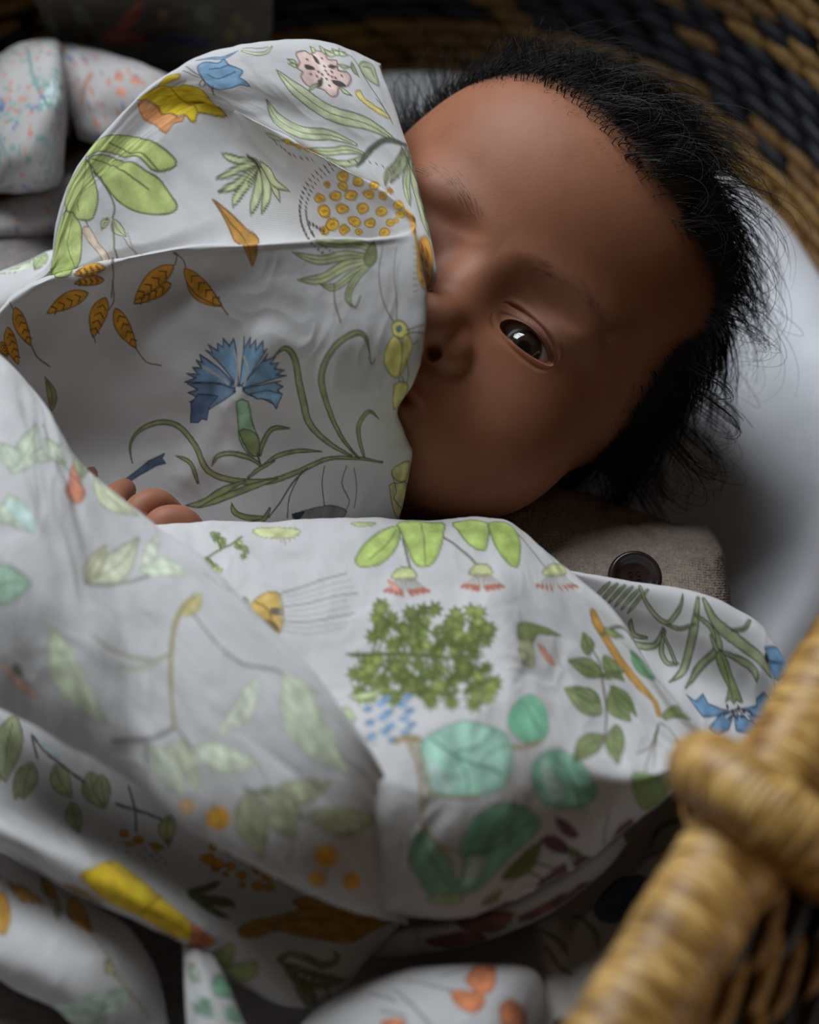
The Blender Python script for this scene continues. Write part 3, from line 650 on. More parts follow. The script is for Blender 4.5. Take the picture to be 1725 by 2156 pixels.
1140],[-526,2065,1120]],[[-1404,2050,1050],[-1204,2011,1080],[-986,2064,1040],[-753,2016,1080],[-513,2084,1050]],[[-1403,2171,880],[-1214,2119,920],[-1012,2197,
860],[-770,2119,920],[-516,2200,880]],[[-1431,2402,550],[-1249,2324,600],[-1057,2398,530],[-802,2295,600],[-549,2402,550]],[[-1477,2629,200],[-1288,2552,250],
[-1105,2623,180],[-839,2522,250],[-594,2629,200]]],
'nu':160,
'nv':130,
'wrinkle':0.0016,
'seed':171,
'creases':[]},
'cardigan':{'ctrl':[[[110,2,380],[273,134,
320],[423,242,280],[590,287,240],[753,229,220],[896,171,220],[994,162,210],[1037,179,180],[1064,219,100]],[[105,-85,500],[264,46,440],[412,153,400],[576,197,
360],[735,141,340],[876,84,340],[972,76,330],[1015,92,300],[1041,133,220]],[[102,-269,580],[258,-141,520],[401,-48,480],[569,-13,450],[731,-56,440],[871,-88,
430],[966,-88,410],[1025,-51,360],[1058,33,240]],[[100,-437,600],[252,-360,550],[407,-279,520],[570,-244,500],[731,-257,480],[870,-271,460],[966,-259,430],
[1030,-212,370],[1068,-114,240]],[[99,-571,580],[249,-515,530],[417,-455,500],[577,-421,480],[736,-422,470],[875,-417,450],[970,-402,420],[1029,-356,360],[1066,
-265,240]],[[99,-694,500],[248,-655,470],[413,-615,440],[580,-582,420],[747,-567,400],[886,-553,380],[972,-538,360],[1032,-509,320],[1068,-422,200]]],
'nu':300,

'nv':210,
'wrinkle':0.0009,
'seed':201,
'creases':[]}},
'prints':{'ink':[[138,177,207],[47,60,84],[55,67,89],[62,79,110],[95,91,73],[115,110,84],[237,205,195],
[88,64,57],[83,79,75],[64,60,57],[96,62,57],[120,72,64],[206,213,174],[88,90,60],[110,111,89],[132,134,103],[183,189,153],[96,97,69],[115,117,79],[159,165,124],
[239,219,136],[119,101,55],[119,115,95],[144,139,110],[234,240,207],[84,88,64],[93,95,73],[110,115,84],[198,207,161],[110,113,91],[66,66,55],[204,210,170],[84,
84,60],[91,91,69],[110,110,79],[208,215,172],[73,84,64],[85,91,72],[96,110,84],[96,97,75],[115,117,86],[240,178,83],[138,92,36],[184,120,44],[235,144,36],[146,
129,96],[180,156,108],[240,209,53],[110,73,27],[113,80,37],[144,96,36],[188,137,36],[240,168,24],[240,169,113],[147,82,46],[229,233,207],[199,212,131],[79,84,
51],[187,200,124],[96,98,64],[115,120,72],[199,212,138],[122,127,82],[144,156,91],[197,210,135],[98,95,73],[120,115,84],[213,217,173],[117,104,84],[144,124,96],
[240,216,196],[138,101,82],[138,128,104],[168,153,120],[158,141,124],[192,168,144],[213,219,171],[79,84,55],[59,59,46],[72,72,52],[71,73,52],[84,88,60],[202,
151,75],[110,77,36],[124,90,51],[156,108,52],[240,192,61],[138,92,33],[179,123,38],[228,148,28],[95,84,79],[115,100,93],[147,101,36],[108,96,86],[132,115,100],
[232,167,60],[117,100,80],[144,120,91],[121,104,87],[148,124,100],[176,172,126],[207,212,164],[88,92,60],[96,98,70],[115,120,79],[133,116,90],[163,139,103],
[109,110,80],[132,134,91],[145,150,106],[115,100,78],[141,120,88],[233,223,138],[73,69,44],[112,142,152],[46,55,55],[240,229,137],[101,97,55],[229,223,142],
[106,99,68],[129,120,76],[229,221,142],[64,66,77],[128,163,197],[131,169,200],[118,144,174],[96,120,154],[55,60,77],[201,197,183],[244,235,216],[62,67,87],[72,
79,108],[173,211,177],[77,101,73],[153,166,113],[73,88,55],[98,102,70],[115,124,79],[168,172,125],[69,75,49],[110,111,82],[132,134,93],[107,90,73],[132,108,84],
[97,84,63],[120,100,72],[98,84,72],[120,100,84],[118,111,84],[144,134,96],[147,154,104],[64,71,46],[143,141,139],[64,60,58],[60,62,70],[36,36,46],[92,106,130],
[40,44,55],[184,144,114],[223,219,152],[92,88,55],[218,214,152],[108,104,69],[132,127,76],[210,217,190],[88,88,64],[105,107,72],[175,189,141],[214,222,196],
[188,208,118],[95,108,60],[105,111,66],[121,136,72],[125,134,80],[143,165,88],[175,195,106],[200,211,150],[110,119,73],[118,112,94],[143,134,110],[109,102,85],
[132,123,99],[126,114,95],[154,136,110],[205,211,148],[155,147,131],[187,176,154],[186,105,85],[235,121,92],[232,167,149],[196,101,77],[92,100,53],[105,123,57],
[150,162,84],[77,92,40],[129,140,73],[140,151,79],[128,139,72],[134,145,76],[151,164,86],[126,137,71],[120,129,67],[130,141,73],[131,142,74],[141,153,80],[124,
134,70],[136,147,77],[114,123,65],[147,159,83],[139,150,78],[118,128,67],[148,160,83],[145,157,82],[113,122,64],[112,121,63],[121,131,68],[117,127,66],[112,122,
63],[115,125,65],[149,161,84],[120,130,68],[122,132,70],[123,133,70],[116,126,66],[110,120,62],[135,146,77],[109,119,62],[153,166,87],[144,157,82],[119,129,67],
[165,177,100],[153,164,93],[136,146,82],[135,145,82],[119,127,72],[154,165,93],[141,151,85],[133,142,80],[140,150,84],[121,130,73],[130,139,78],[145,155,88],
[125,134,76],[160,171,96],[129,138,78],[127,136,77],[165,176,100],[144,154,87],[159,170,96],[131,140,79],[118,126,71],[155,166,94],[137,147,83],[124,133,75],
[142,152,85],[162,173,98],[146,156,88],[150,160,90],[123,132,74],[122,131,73],[126,135,76],[151,162,91],[158,169,95],[152,163,91],[138,148,79],[118,126,67],
[118,127,67],[141,152,80],[126,135,72],[136,146,77],[113,121,64],[145,156,83],[132,142,76],[140,151,80],[157,169,89],[144,154,82],[136,145,77],[124,134,71],
[149,160,85],[135,145,77],[147,158,84],[144,155,82],[148,159,84],[130,140,74],[133,143,76],[116,125,66],[122,131,69],[154,164,88],[128,138,73],[120,128,68],
[136,146,78],[115,124,66],[121,130,69],[143,153,82],[139,149,79],[152,163,87],[128,137,72],[146,156,83],[127,136,72],[119,127,67],[129,138,73],[153,164,87],
[151,162,86],[158,170,90],[121,129,68],[157,169,90],[151,162,87],[156,168,89],[113,122,65],[152,162,87],[149,160,84],[142,153,81],[146,157,83],[134,144,77],
[123,132,71],[137,146,78],[127,137,72],[125,135,71],[155,166,88],[154,165,88],[114,122,65],[129,139,73],[131,141,74],[116,125,67],[137,147,78],[135,144,77],
[154,165,108],[166,178,117],[188,201,132],[202,216,142],[203,217,142],[160,171,113],[174,186,122],[198,212,140],[148,158,104],[167,179,118],[201,214,141],[172,
184,121],[160,171,112],[159,170,112],[152,163,107],[140,143,130],[165,171,154],[169,170,117],[204,206,132],[212,212,160],[138,138,101],[217,182,104],[128,101,
55],[118,109,94],[92,82,69],[131,100,54],[165,121,55],[127,108,71],[92,73,46],[157,151,148],[189,180,176],[189,184,183],[226,220,217],[168,173,146],[138,175,
209],[82,110,138],[202,215,160],[197,211,159],[138,138,130],[165,165,154],[169,143,99],[209,171,110],[170,146,108],[209,176,121],[175,218,197],[88,119,95],[205,
234,220],[147,184,165],[86,125,102],[99,154,121],[96,143,116],[110,176,138],[154,206,178],[141,202,167],[146,188,155],[137,202,165],[147,170,111],[183,204,158],
[174,146,103],[215,176,114],[170,152,113],[209,182,127],[161,146,107],[198,176,121],[235,150,115],[184,101,73],[119,84,101],[82,55,68],[236,229,227],[138,110,
106],[100,101,70],[121,123,79],[120,130,78],[145,150,104],[132,139,97],[198,152,76],[119,84,40],[135,147,96],[77,90,51],[81,88,55],[92,107,61],[128,145,93],
[111,92,83],[136,110,96],[138,148,98],[77,88,55],[93,84,69],[114,101,79],[135,147,90],[77,92,49],[190,190,148],[119,119,88],[237,157,135],[163,156,132],[198,
187,154],[105,111,74],[121,136,83],[124,170,125],[69,101,69],[71,98,71],[83,121,83],[150,161,111],[77,90,55],[170,179,138],[64,71,49],[169,175,138],[153,167,
115],[67,70,52],[77,85,59],[115,155,188],[51,64,88],[48,55,71],[55,66,88],[201,201,201],[244,244,244],[46,42,46],[55,50,55],[141,157,172],[165,187,209],[46,46,
54],[55,55,66],[112,127,120],[132,154,143],[214,222,192],[156,165,138],[152,159,124],[176,193,143],[156,165,143],[155,160,132],[180,193,154],[227,231,211],[161,
171,147],[169,173,150],[198,209,176],[211,215,190],[147,154,128],[150,153,131],[176,184,154],[221,228,204],[147,161,128],[153,160,132],[176,193,154],[202,208,
179],[219,224,200],[175,160,110],[215,193,123],[209,195,136],[156,138,82],[160,157,132],[193,189,154],[187,190,173],[220,228,204],[137,133,128],[165,158,151],
[137,131,129],[165,156,154],[155,149,145],[187,178,171],[132,137,121],[154,165,143],[217,220,192],[138,134,110],[126,117,95],[154,140,110],[205,206,171],[128,
121,95],[127,120,99],[154,145,114],[225,233,209],[156,171,138],[162,169,141],[187,204,165],[136,129,116],[165,154,136],[229,233,213],[184,216,190],[110,119,
101],[112,135,112],[132,165,132],[156,156,140],[187,187,165],[238,195,184],[184,138,128],[151,162,134],[215,145,117],[138,82,64],[179,186,147],[212,220,198],
[128,138,114],[143,149,123],[165,180,143],[211,235,224],[138,156,138],[217,221,186],[128,125,101],[127,124,104],[154,149,121],[127,127,104],[154,154,121],[181,
184,151],[119,125,92],[122,125,99],[143,151,114],[100,100,85],[121,121,99],[146,138,130],[176,165,154],[108,92,85],[132,110,99],[234,171,67],[207,145,42],[229,
192,140],[198,161,110],[212,218,196],[160,164,146],[187,198,171],[167,173,134],[101,106,73],[102,105,77],[121,127,88],[100,92,89],[121,110,105],[109,101,98],
[132,121,116],[189,207,207],[138,147,147],[109,101,97],[132,121,114],[173,173,132],[240,202,49],[174,119,27],[164,117,32],[209,143,22],[213,126,93],[138,73,46],
[176,102,84],[119,64,46],[212,149,45],[128,82,27],[99,88,79],[121,105,92],[105,111,72],[55,60,40],[183,139,72],[101,77,36],[105,82,46],[132,99,48],[142,148,
102],[69,75,51],[99,95,76],[121,114,88],[167,174,120],[174,180,127],[101,98,101],[121,116,121],[156,119,64],[214,162,75],[138,101,46],[209,161,85],[119,92,55],
[115,91,60],[143,110,66],[135,120,104],[165,143,121],[162,162,125],[145,137,114],[176,165,132],[204,195,139],[216,235,216],[156,171,147],[162,170,149],[187,204,
176],[206,228,209],[147,161,138],[170,160,108],[209,193,121],[147,203,166],[90,117,96],[105,143,114],[167,204,177],[140,163,148],[165,198,176],[83,83,83],[99,
99,99],[199,217,199],[230,143,99],[165,82,51],[195,103,75],[138,135,138],[165,160,165],[59,72,89],[36,46,58],[129,120,103],[88,77,66],[137,99,95],[92,64,60],
[181,181,184],[215,215,220],[210,221,219],[128,156,156],[132,155,155],[154,187,187],[111,133,179],[73,82,128],[106,144,137],[121,176,165],[182,131,116],[226,
154,132],[216,145,121],[189,119,95],[173,81,59],[110,46,36],[55,65,96],[36,40,64],[57,60,80],[66,70,99],[108,112,90],[64,73,55],[130,130,108],[73,73,55],[72,72,
57],[88,88,66],[110,92,55],[157,120,74],[138,101,55]],
'shapes':{'hood_fold':[[1,0,1,101,1546,652,13,-14,16,-5,17,2,17,12,18,13,16,6,13,-5,12,-10,9,-4,3,8,1,14,
5,13,36,23,11,10,-6,12,-14,13,-10,11,2,6,7,3,7,7,8,29,-2,12,-8,0,-13,-6,-15,-2,-14,6,-34,23,-23,10,-25,10,-22,5,-16,-6,-11,-14,-7,-20,-2,-27,1,-30,2,-55,2,-28],
[0,2,3,87,1572,717,17,29,18,8,30,-8,62,-25],[0,2,3,87,1592,688,51,7,43,-13],[0,4,5,96,1500,609,16,71,23,54],[0,4,5,96,1477,641,28,68,33,37],[0,4,5,96,1538,746,
-25,33,-11,21,-4,17,0,14,3,6,8,-6,11,-15,10,-16,6,-18,5,-31],[0,4,5,96,1539,775,7,29,1,22,-6,32,-16,68],[0,4,5,96,1563,812,-30,75,-3,19,-4,29],[1,0,1,63,1554,
594,87,49,19,3,19,-1,20,-6,52,-30,-71,23,-17,0,-52,-22,-47,-21,-10,-3],[1,6,7,101,1992,641,11,-7,16,-5,13,-2,8,4,6,7,6,3,7,-5,7,-8,9,-6,13,-1,15,1,10,4,3,10,-3,
12,2,8,10,2,15,-2,9,2,-3,12,-9,15,-2,11,9,1,15,-3,14,-3,7,4,3,6,-1,8,-7,10,-12,12,-12,11,-14,5,-15,3,-12,6,-10,11,-7,15,-8,12,-9,5,-10,3,-8,-1,-6,-6,-11,-16,-9,
-4,-21,-6,-24,-1,-9,-3,-6,-10,-4,-13,0,-11,5,-8,7,-6,5,-6,-5,-4,-7,-4,-4,-5,5,-6,10,-8,7,-9,0,-11,-2,-12],[1,8,9,84,2058,643,6,5,6,11,1,11,-1,7,-6,-1,-6,-6,-2,
-15],[1,8,9,84,2008,685,13,2,14,4,4,5,-3,4,-15,2,-15,-2,-3,-8],[1,8,9,84,2114,677,11,2,7,2,-5,5,-9,4,-10,-1,-7,-3,4,-5],[1,8,9,84,2033,741,10,-5,7,0,-4,11,-9,
12,-11,7,-7,0,5,-12],[1,8,9,84,2090,735,18,-1,21,2,9,6,-1,7,-17,4,-19,-1,-10,-9],[0,10,11,183,2049,708],[0,10,11,183,2060,716],[0,10,11,183,2082,701],[0,10,11,
183,2086,714],[0,10,11,183,2051,733],[0,10,11,183,2070,731],[0,10,11,183,2106,703],[0,10,11,183,2097,721],[0,10,11,183,2035,725],[0,10,11,183,2026,663],[0,10,
11,183,2091,653],[0,10,11,183,2110,724],[0,10,11,183,2014,719],[0,10,11,183,2070,756],[0,10,11,183,2085,685],[0,10,11,183,2141,712],[1,12,13,84,1975,687,1,-10,
-4,-8,-10,-3,-18,1,19,16,6,3],[1,12,13,84,1970,696,1,-9,-5,-6,-9,0,-16,3,17,11,7,1],[1,12,13,84,2031,755,-12,-1,-15,5,-15,11,-16,22,44,-27],[1,12,13,84,2115,
755,-2,12,1,6,3,4,12,3,21,-3,-27,-20],[1,12,13,84,2151,673,4,8,9,2,16,-6,24,-13,-35,4,-10,2],[1,12,13,84,2070,634,7,-11,2,-9,-5,-6,-11,-3,0,21,2,5],[1,12,13,76,
2104,594,-1,16,0,11,3,8,5,3,12,-1,30,-16,-16,1,-10,-2,-8,-7,-12,-13],[1,12,13,76,2119,611,-1,16,1,10,4,7,6,2,14,-3,34,-23,-21,9,-11,-1,-9,-4,-14,-13],[1,12,13,
76,2153,600,-2,18,1,11,3,6,6,1,15,-7,40,-43,-23,21,-14,5,-23,-12],[1,12,13,76,2188,583,-11,32,-3,10,1,5,4,2,8,-2,32,-20,-16,-3,-10,-21],[0,14,15,114,2153,615,
58,-14,29,-1,11,24,9,53,35,59,25,51],[1,16,13,93,2259,637,11,-16,15,-18,15,-16,14,-11,15,-2,11,3,4,18,-4,53,-5,18,-7,13,-9,5,-21,-2,-25,-5,-9,-6,-6,-9,-3,-11],
[0,17,18,87,2279,631,31,-17,13,-4,3,12,-5,28],[1,19,13,84,2224,638,-14,20,-5,10,-1,7,1,6,4,4,19,5,0,-44],[1,20,21,76,2174,758,14,-10,16,-6,5,23,23,5,67,5,27,1,
-4,8,-23,9,-34,3,-36,-2,-30,-5,-20,-8,-7,-12],[0,22,23,96,2280,741,22,16,12,10,6,11,5,21],[1,24,13,76,1765,618,22,18,29,11,27,-1,14,-2,13,-4,13,-6,10,-10,14,
-18,-28,19,-10,5,-10,2,-12,2,-24,0,-14,-1,-41,-21],[0,17,18,70,1776,600,64,14,45,-4],[1,12,25,101,2305,850,-43,-7,-32,-2,-37,1,-38,3,-38,3,-37,3,-31,-4,-28,-13,
-25,-20,-43,-46,-22,-16,-37,-33,-15,-10,1,20,3,28,8,35,11,35,41,57,27,24,32,16,38,4,39,-5,77,-24,36,-11,77,-23,28,-7],[0,26,27,74,2279,856,-69,8,-36,7,-36,6,
-77,10,-34,-4,-30,-14,-27,-22,-43,-51,-16,-25,-24,-47],[1,12,25,101,2093,985,-40,-4,-28,-1,-28,0,-30,4,-32,12,-30,13,-26,7,-25,0,-25,-5,-21,-9,-27,-30,-15,-83,
-22,83,-10,54,-1,52,18,21,27,9,31,0,32,-5,34,-15,35,-22,61,-38,30,-10,85,-22],[0,26,27,74,2070,993,-57,6,-29,5,-30,10,-64,33,-30,12,-29,4,-28,-4,-23,-11,-16,
-20,-6,-31,1,-40,4,-39],[1,28,25,93,2112,1007,-28,2,-19,4,-22,6,-24,12,-48,33,-21,15,-22,13,-52,35,-19,14,15,-2,45,-9,24,-11,23,-14,44,-32,39,-24,58,-31],[0,26,
27,67,2095,1017,-39,14,-21,9,-22,11,-46,34,-22,16,-23,12,-48,20],[1,28,25,93,2105,1017,-44,44,-30,25,-20,15,-31,18,-40,8,8,358,3,10,19,-3,20,-358,19,-9,18,-11,
20,-16,19,-23,18,-23,23,-32],[1,29,30,101,2370,836,-49,12,-31,8,-31,13,-31,22,-26,23,-25,25,-26,27,-30,33,-30,40,-41,64,110,-133,48,-48,22,-19,22,-16,28,-16,81,
-27],[1,31,32,84,2332,863,-129,140,-20,28,-17,27,-8,19,-6,24,56,-84,18,-23,43,-50,20,-21,31,-38,19,-23],[0,33,34,61,2326,873,-50,53,-62,73,-19,25,-15,24,-22,
40],[1,31,32,84,2357,846,-25,33,-28,30,-82,99,-34,55,14,-15,44,-51,86,-96,16,-18,9,-14,8,-21,2,-6],[0,33,34,61,2357,852,-13,22,-9,13,-38,40,-98,122],[1,31,32,
84,2363,857,-10,21,-18,22,-10,16,-4,9,17,-14,21,-18,24,-15,-19,-1,0,-10,10,-10,1,-6],[0,33,34,61,2371,856,-7,11,7,4,-11,11,-29,32],[1,35,36,101,2355,879,-5,13,
-18,63,4,54,-3,38,19,15,14,0,-2,-10,0,-10,0,-19,10,-29,0,-39,0,-20,-10,-39,10,-19,-3,-7],[0,37,38,74,2365,883,9,43,-10,58,0,39,5,27],[1,35,36,93,2345,893,-35,
40,-21,30,-12,26,-8,25,-5,24,6,10,9,4,13,-23,15,-30,6,-22,8,-20,12,-22,17,-35,2,-10],[0,37,38,67,2340,905,-29,44,-12,23,-8,23,-10,44],[0,39,40,105,2332,858,32,
56,10,16,-10,25,0,29,10,39],[1,41,42,68,2294,1128,14,-17,19,-20,16,-14,10,-2,6,4,3,9,-1,11,-2,12,-5,29,4,16,3,19,3,18,1,17,-2,1172,-14,-6,-14,-14,-9,-18,-2,-21,
2,-53,6,-23,-43,-1108],[0,43,44,365,2305,1135],[0,43,44,365,2329,1126],[0,43,44,365,2308,1162],[0,43,44,365,2329,1153],[0,43,44,365,2361,2304],[0,43,44,365,
2343,1174],[0,43,44,365,2356,2349],[0,45,46,61,2288,1139,9,1023],[0,45,46,61,2355,2199,-66,-11],[0,45,46,61,2343,2229,-55,-9],[0,45,46,61,2333,2260,-46,-5],[0,
45,46,61,2340,2289,-55,-2],[0,45,46,61,2330,2314,-50,1],[0,45,46,61,2317,2339,-45,2],[0,45,46,61,2319,2362,-58,4],[0,45,46,61,2306,2384,-55,6],[1,47,48,93,1218,
648,28,8,73,25,28,12,12,43,9,47,40,-7,25,14,25,20,21,29,14,40,-25,185,-83,409,22,19,-26,5,-34,-4,-32,-11,-26,-12,-13,7,-9,9,-8,-1,-8,-5,-9,-52,-10,-18,-9,-15,
13,-154,-12,-25,-10,-38,29,-168,4,-142,-3,-122],[1,47,48,84,1335,691,25,-39,36,-27,33,17,26,20,-4,21,-17,20,-77,4],[0,49,50,79,1364,795,-75,675],[0,51,52,70,
1258,751,27,62,15,32,9,37,9,73],[1,53,54,84,1202,706,21,0,13,64,5,118,-5,155,-25,146,22,60,-14,165,21,30,-5,13,-11,7,-29,-19,-21,13,-20,4,-7,-54,12,-160,-2,
-102,1,-130,18,-187],[1,55,13,59,1379,787,10,23,10,2,10,-5,23,-29,29,-49,-59,31,-18,18],[1,56,57,110,849,639,16,-32,32,-47,32,31,25,40,24,45,25,64,26,114,26,
159,31,246,8,123,11,76,12,21,11,15,8,12,7,12,5,11,0,8,-5,4,-9,1,-12,-1,-14,-3,-17,-5,-17,-8,-16,-12,-63,-139,-12,-126,-19,-151,-24,-188,-24,-131,-28,-68,-28,
-40],[1,58,57,110,863,699,18,30,24,91,23,135,22,176,30,294,58,83,22,22,8,11,6,13,7,29,8,32,0,11,-7,7,-12,3,-15,-1,-18,-4,-22,-8,-21,-9,-21,-12,-21,-13,-19,-14,
-16,-15,-15,-17,-12,-18,-9,-18,-12,-38,-9,-274,-4,-199,-2,-162,1,-104],[0,59,60,96,871,758,43,375,19,177,17,145,36,49,14,17,19,28],[0,59,60,96,974,813,35,384,
11,187,59,142],[1,61,57,110,846,655,-5,-2,-20,-10,-20,0,-20,10,-55,-35,-47,53,-15,50,-6,120,0,244,4,304,10,83,17,21,18,15,18,13,18,9,18,2,20,-8,20,-14,17,-15,
10,-17,6,-30,12,-428,3,-249],[0,62,63,87,841,685,-56,387,-74,403],[1,64,57,110,651,877,-24,-106,-92,-36,-37,-58,-67,21,-24,758,17,262,16,437,25,6,26,-3,23,-6,
36,-439,29,-37,35,-48,34,-43,35,-44,8,-14,1,-18,-10,-29,-13,-244],[0,62,63,87,656,1465,-76,40,-109,630],[0,65,66,131,851,1067,12,389,7,30,3,18,1,17,-3,16,-8,12,
-22,16],[0,65,66,105,724,1520,2,29],[1,67,13,84,839,1568,-7,5,-13,12,-6,11,-2,11,3,11,6,11,23,19,5,2,2,-5,8,-32,1,-21,-5,-13,-9,-8],[0,17,18,70,838,1577,-2,20,
0,10,1,11,7,21],[1,67,13,84,827,1560,-5,-2,-13,-3,-10,-1,-7,2,-6,4,-5,5,-9,19,25,-5,15,-5,9,-5,5,-6],[0,17,18,70,819,1561,-22,6,-19,12],[0,68,69,131,831,1579,
-63,109,-44,461],[1,70,71,68,686,1536,20,-3,22,13,5,34,-9,53,2,101,-21,403,-16,-12,1,-440,2,-68,-3,-50],[0,72,73,87,835,1652,-4,36,3,20,12,21,6,400],[0,74,75,
70,863,1635,-17,61,-1,29,7,18,-1,343],[1,76,77,101,1481,1597,-61,2,-44,-4,-33,-9,-23,-6,-8,-1,2,4,11,13,21,9,26,6,16,2,20,-1,46,-5,20,-3],[1,76,77,101,1472,
1604,-40,2,-46,3,-19,2,-48,7,-16,1,-32,2,-10,2,10,3,34,6,17,-1,83,-10,62,-11],[1,76,77,101,1468,1610,-86,20,-50,11,-15,3,-17,1,-35,4,-12,1,12,4,38,6,20,-2,37,
-6,38,-8,40,-16,37,-15],[1,76,77,101,1454,1615,-78,27,-49,19,-14,6,-10,6,-6,7,-3,11,8,-2,22,-7,23,-10,54,-19,34,-19,28,-16],[1,76,77,101,1456,1620,-36,29,-28,
23,-25,21,-7,16,0,6,11,-3,28,-12,32,-22,12,-8,10,-10,11,-23,7,-19],[1,76,77,101,1466,1617,-10,29,-12,24,-11,14,-9,8,-12,19,-2,6,12,-4,34,-16,12,-9,10,-10,16,
-18,6,-11,-1,-10,-5,-11,-10,-15],[1,76,77,101,1482,1611,9,20,3,14,3,29,15,15,7,5,5,-7,11,-19,9,-35,-2,-8,-20,-13,-21,-8],[1,76,77,101,1482,1605,16,44,10,8,19,5,
28,1,41,-1,-8,-5,-38,-16,-4,-5,-1,-17,-3,-8,-10,-5,-32,-8],[0,78,79,175,1425,1594,23,4,12,4,3,7,2,16],[0,80,81,87,1450,1625,-71,27],[1,82,83,84,1224,1658,11,7,
20,19,48,38,36,24,26,9,19,13,-26,410,-12,58,-5,6,-22,-54,-15,-36,-6,-378,-20,-11,-28,-55],[0,84,85,87,1231,1668,41,56,37,28,16,15,-3,385,14,59],[1,86,87,84,
2004,1516,-9,9,-11,8,-17,7,-15,3,-10,0,-6,-2,1,-6,6,-7,13,-8,16,-9,18,-9,16,-8,8,1,2,6,-5,7],[0,88,89,105,1962,1528,27,-13],[1,86,87,84,2084,1503,-9,10,-14,10,
-15,7,-11,3,-11,2,-6,-1,3,-6,5,-7,6,-8,9,-8,15,-10,20,-13,10,-3,1,9,0,7],[0,88,89,105,2040,1520,21,-12],[1,86,87,84,1863,1580,-14,9,-12,1,-7,-2,11,-9,14,-7,14,
-5,2,2,-1,4],[0,88,89,105,1845,1583,14,-8],[1,86,87,84,1972,1553,-10,8,-12,7,-14,7,-13,4,-7,0,-5,-2,-2,-3,1,-5,11,-8,16,-9,13,-6,12,-4,10,-1,6,1,-1,5],[0,88,89,
105,1930,1566,26,-11],[1,86,87,84,1762,1656,-12,6,-11,4,-12,5,-10,2,-7,-1,-3,-4,5,-6,10,-7,12,-8,13,-6,11,-3,17,1,3,2,-7,8],[0,88,89,105,1731,1660,20,-9],[1,86,
87,84,1891,1606,-9,8,-11,7,-16,6,-21,7,-16,3,-8,-1,8,-9,17,-12,17,-10,24,-11,11,-3,10,-1,7,2,-4,6],[0,88,89,105,1855,1614,22,-10],[1,86,87,84,1989,1583,-11,8,
-11,7,-11,3,-29,5,-12,1,1,-7,9,-9,14,-10,19,-10,19,-6,14,-3,12,-1,6,3,-7,9],[0,88,89,105,1950,1591,24,-10],[1,86,87,84,2113,1538,-8,10,-17,13,-17,9,-13,4,-6,-2,
-12,-7,-2,-5,13,-9,20,-12,20,-12,12,-5,9,-2,5,4,0,6],[0,88,89,105,2065,1556,31,-17],[1,86,87,84,2202,1500,-9,14,-12,13,-15,10,-17,8,-9,1,-4,-4,12,-17,9,-13,10,
-11,11,-8,18,-6,6,-1,5,4],[0,88,89,105,2162,1521,22,-17],[1,86,87,84,2191,1085,-12,15,-13,14,42,366,-53,-366,7,-11,16,-17,4,-1],[0,88,89,105,2165,1109,12,-15],
[1,86,87,84,1760,1692,-5,8,-7,7,-14,5,-13,2,-9,-2,-5,-4,-3,-5,1,-5,7,-8,12,-7,16,-7,14,-3,8,2,4,5,-2,5],[0,88,89,105,1724,1699,21,-8],[1,86,87,84,1881,1656,-17,
8,-39,16,-14,4,-5,-3,-1,-7,6,-8,13,-10,25,-13,21,-10,11,-2,18,2,5,3,-8,9],[0,88,89,105,1839,1662,31,-15],[1,86,87,84,2016,1627,-13,7,-14,6,-16,5,-15,3,-6,-4,0,
-7,3,-7,7,-8,13,-8,16,-7,16,-5,15,-3,8,4,2,7,-6,8],[0,88,89,105,1977,1628,25,-8],[1,86,87,84,2142,1615,-13,13,-16,11,-20,7,-18,3,-14,-2,-7,-5,3,-9,8,-10,9,-8,
12,-8,17,-8,16,-5,11,-1,9,2,5,8],[0,88,89,105,2082,1626,32,-13],[1,86,87,84,2233,1093,66,404,-16,24,-17,16,-18,13,-15,6,-11,0,-4,-6,1,-8,10,-14,14,-16,15,-17,
-56,-386,13,-12,11,-8,7,-1],[0,88,89,105,2246,1530,31,-30],[1,86,87,84,2283,1574,-20,35,-19,21,-16,4,-22,-4,-6,-5,-2,-10,4,-13,14,-14,45,-41,17,-12,6,4,4,18],
[0,88,89,105,2222,1607,34,-33],[1,86,87,84,1917,1693,-16,11,-15,7,-12,1,-19,-4,-6,-3,0,-7,6,-9,16,-9,20,-7,13,-4,11,-1,10,1,6,4,-4,9],[0,88,89,105,1873,1695,26,
-11],[1,86,87,84,2005,1691,-11,7,-12,4,-12,2,-11,-1,-10,-2,-6,-4,2,-9,9,-9,15,-7,34,-11,14,-2,6,6,-1,9,-7,9],[0,88,89,105,1971,1687,24,-6],[1,86,87,84,1787,
1729,-8,8,-11,6,-15,4,-13,1,-8,-4,-4,-6,0,-6,5,-6,7,-6,10,-6,12,-3,13,-2,12,2,6,3,-1,7],[0,88,89,105,1747,1731,20,-7],[1,86,87,84,2156,1692,-22,12,-14,3,-14,-1,
-12,-5,-8,-6,2,-9,8,-9,14,-8,14,-7,15,-1,15,0,15,3,8,6,-8,11],[0,88,89,105,2115,1688,26,-7],[1,86,87,84,1736,1750,-3,5,-6,4,-9,2,-8,1,-6,-2,-4,-3,-4,-4,-1,-3,5,
-4,8,-3,8,-3,7,-2,5,2,7,7],[0,88,89,105,1710,1752,12,-5],[1,86,87,84,1846,1731,-8,7,-22,13,-9,4,-8,-1,-6,-4,-3,-4,-1,-5,3,-6,5,-6,10,-6,11,-5,10,0,8,3,8,4],[0,
88,89,105,1803,1740,16,-7],[1,86,87,84,2085,1761,-14,6,-52,347,-16,-3,20,-354,-8,-10,-1,-10,4,-8,7,-8,11,-7,12,-4,14,1,15,4,14,9,8,13,-4,13],[0,88,89,105,2035,
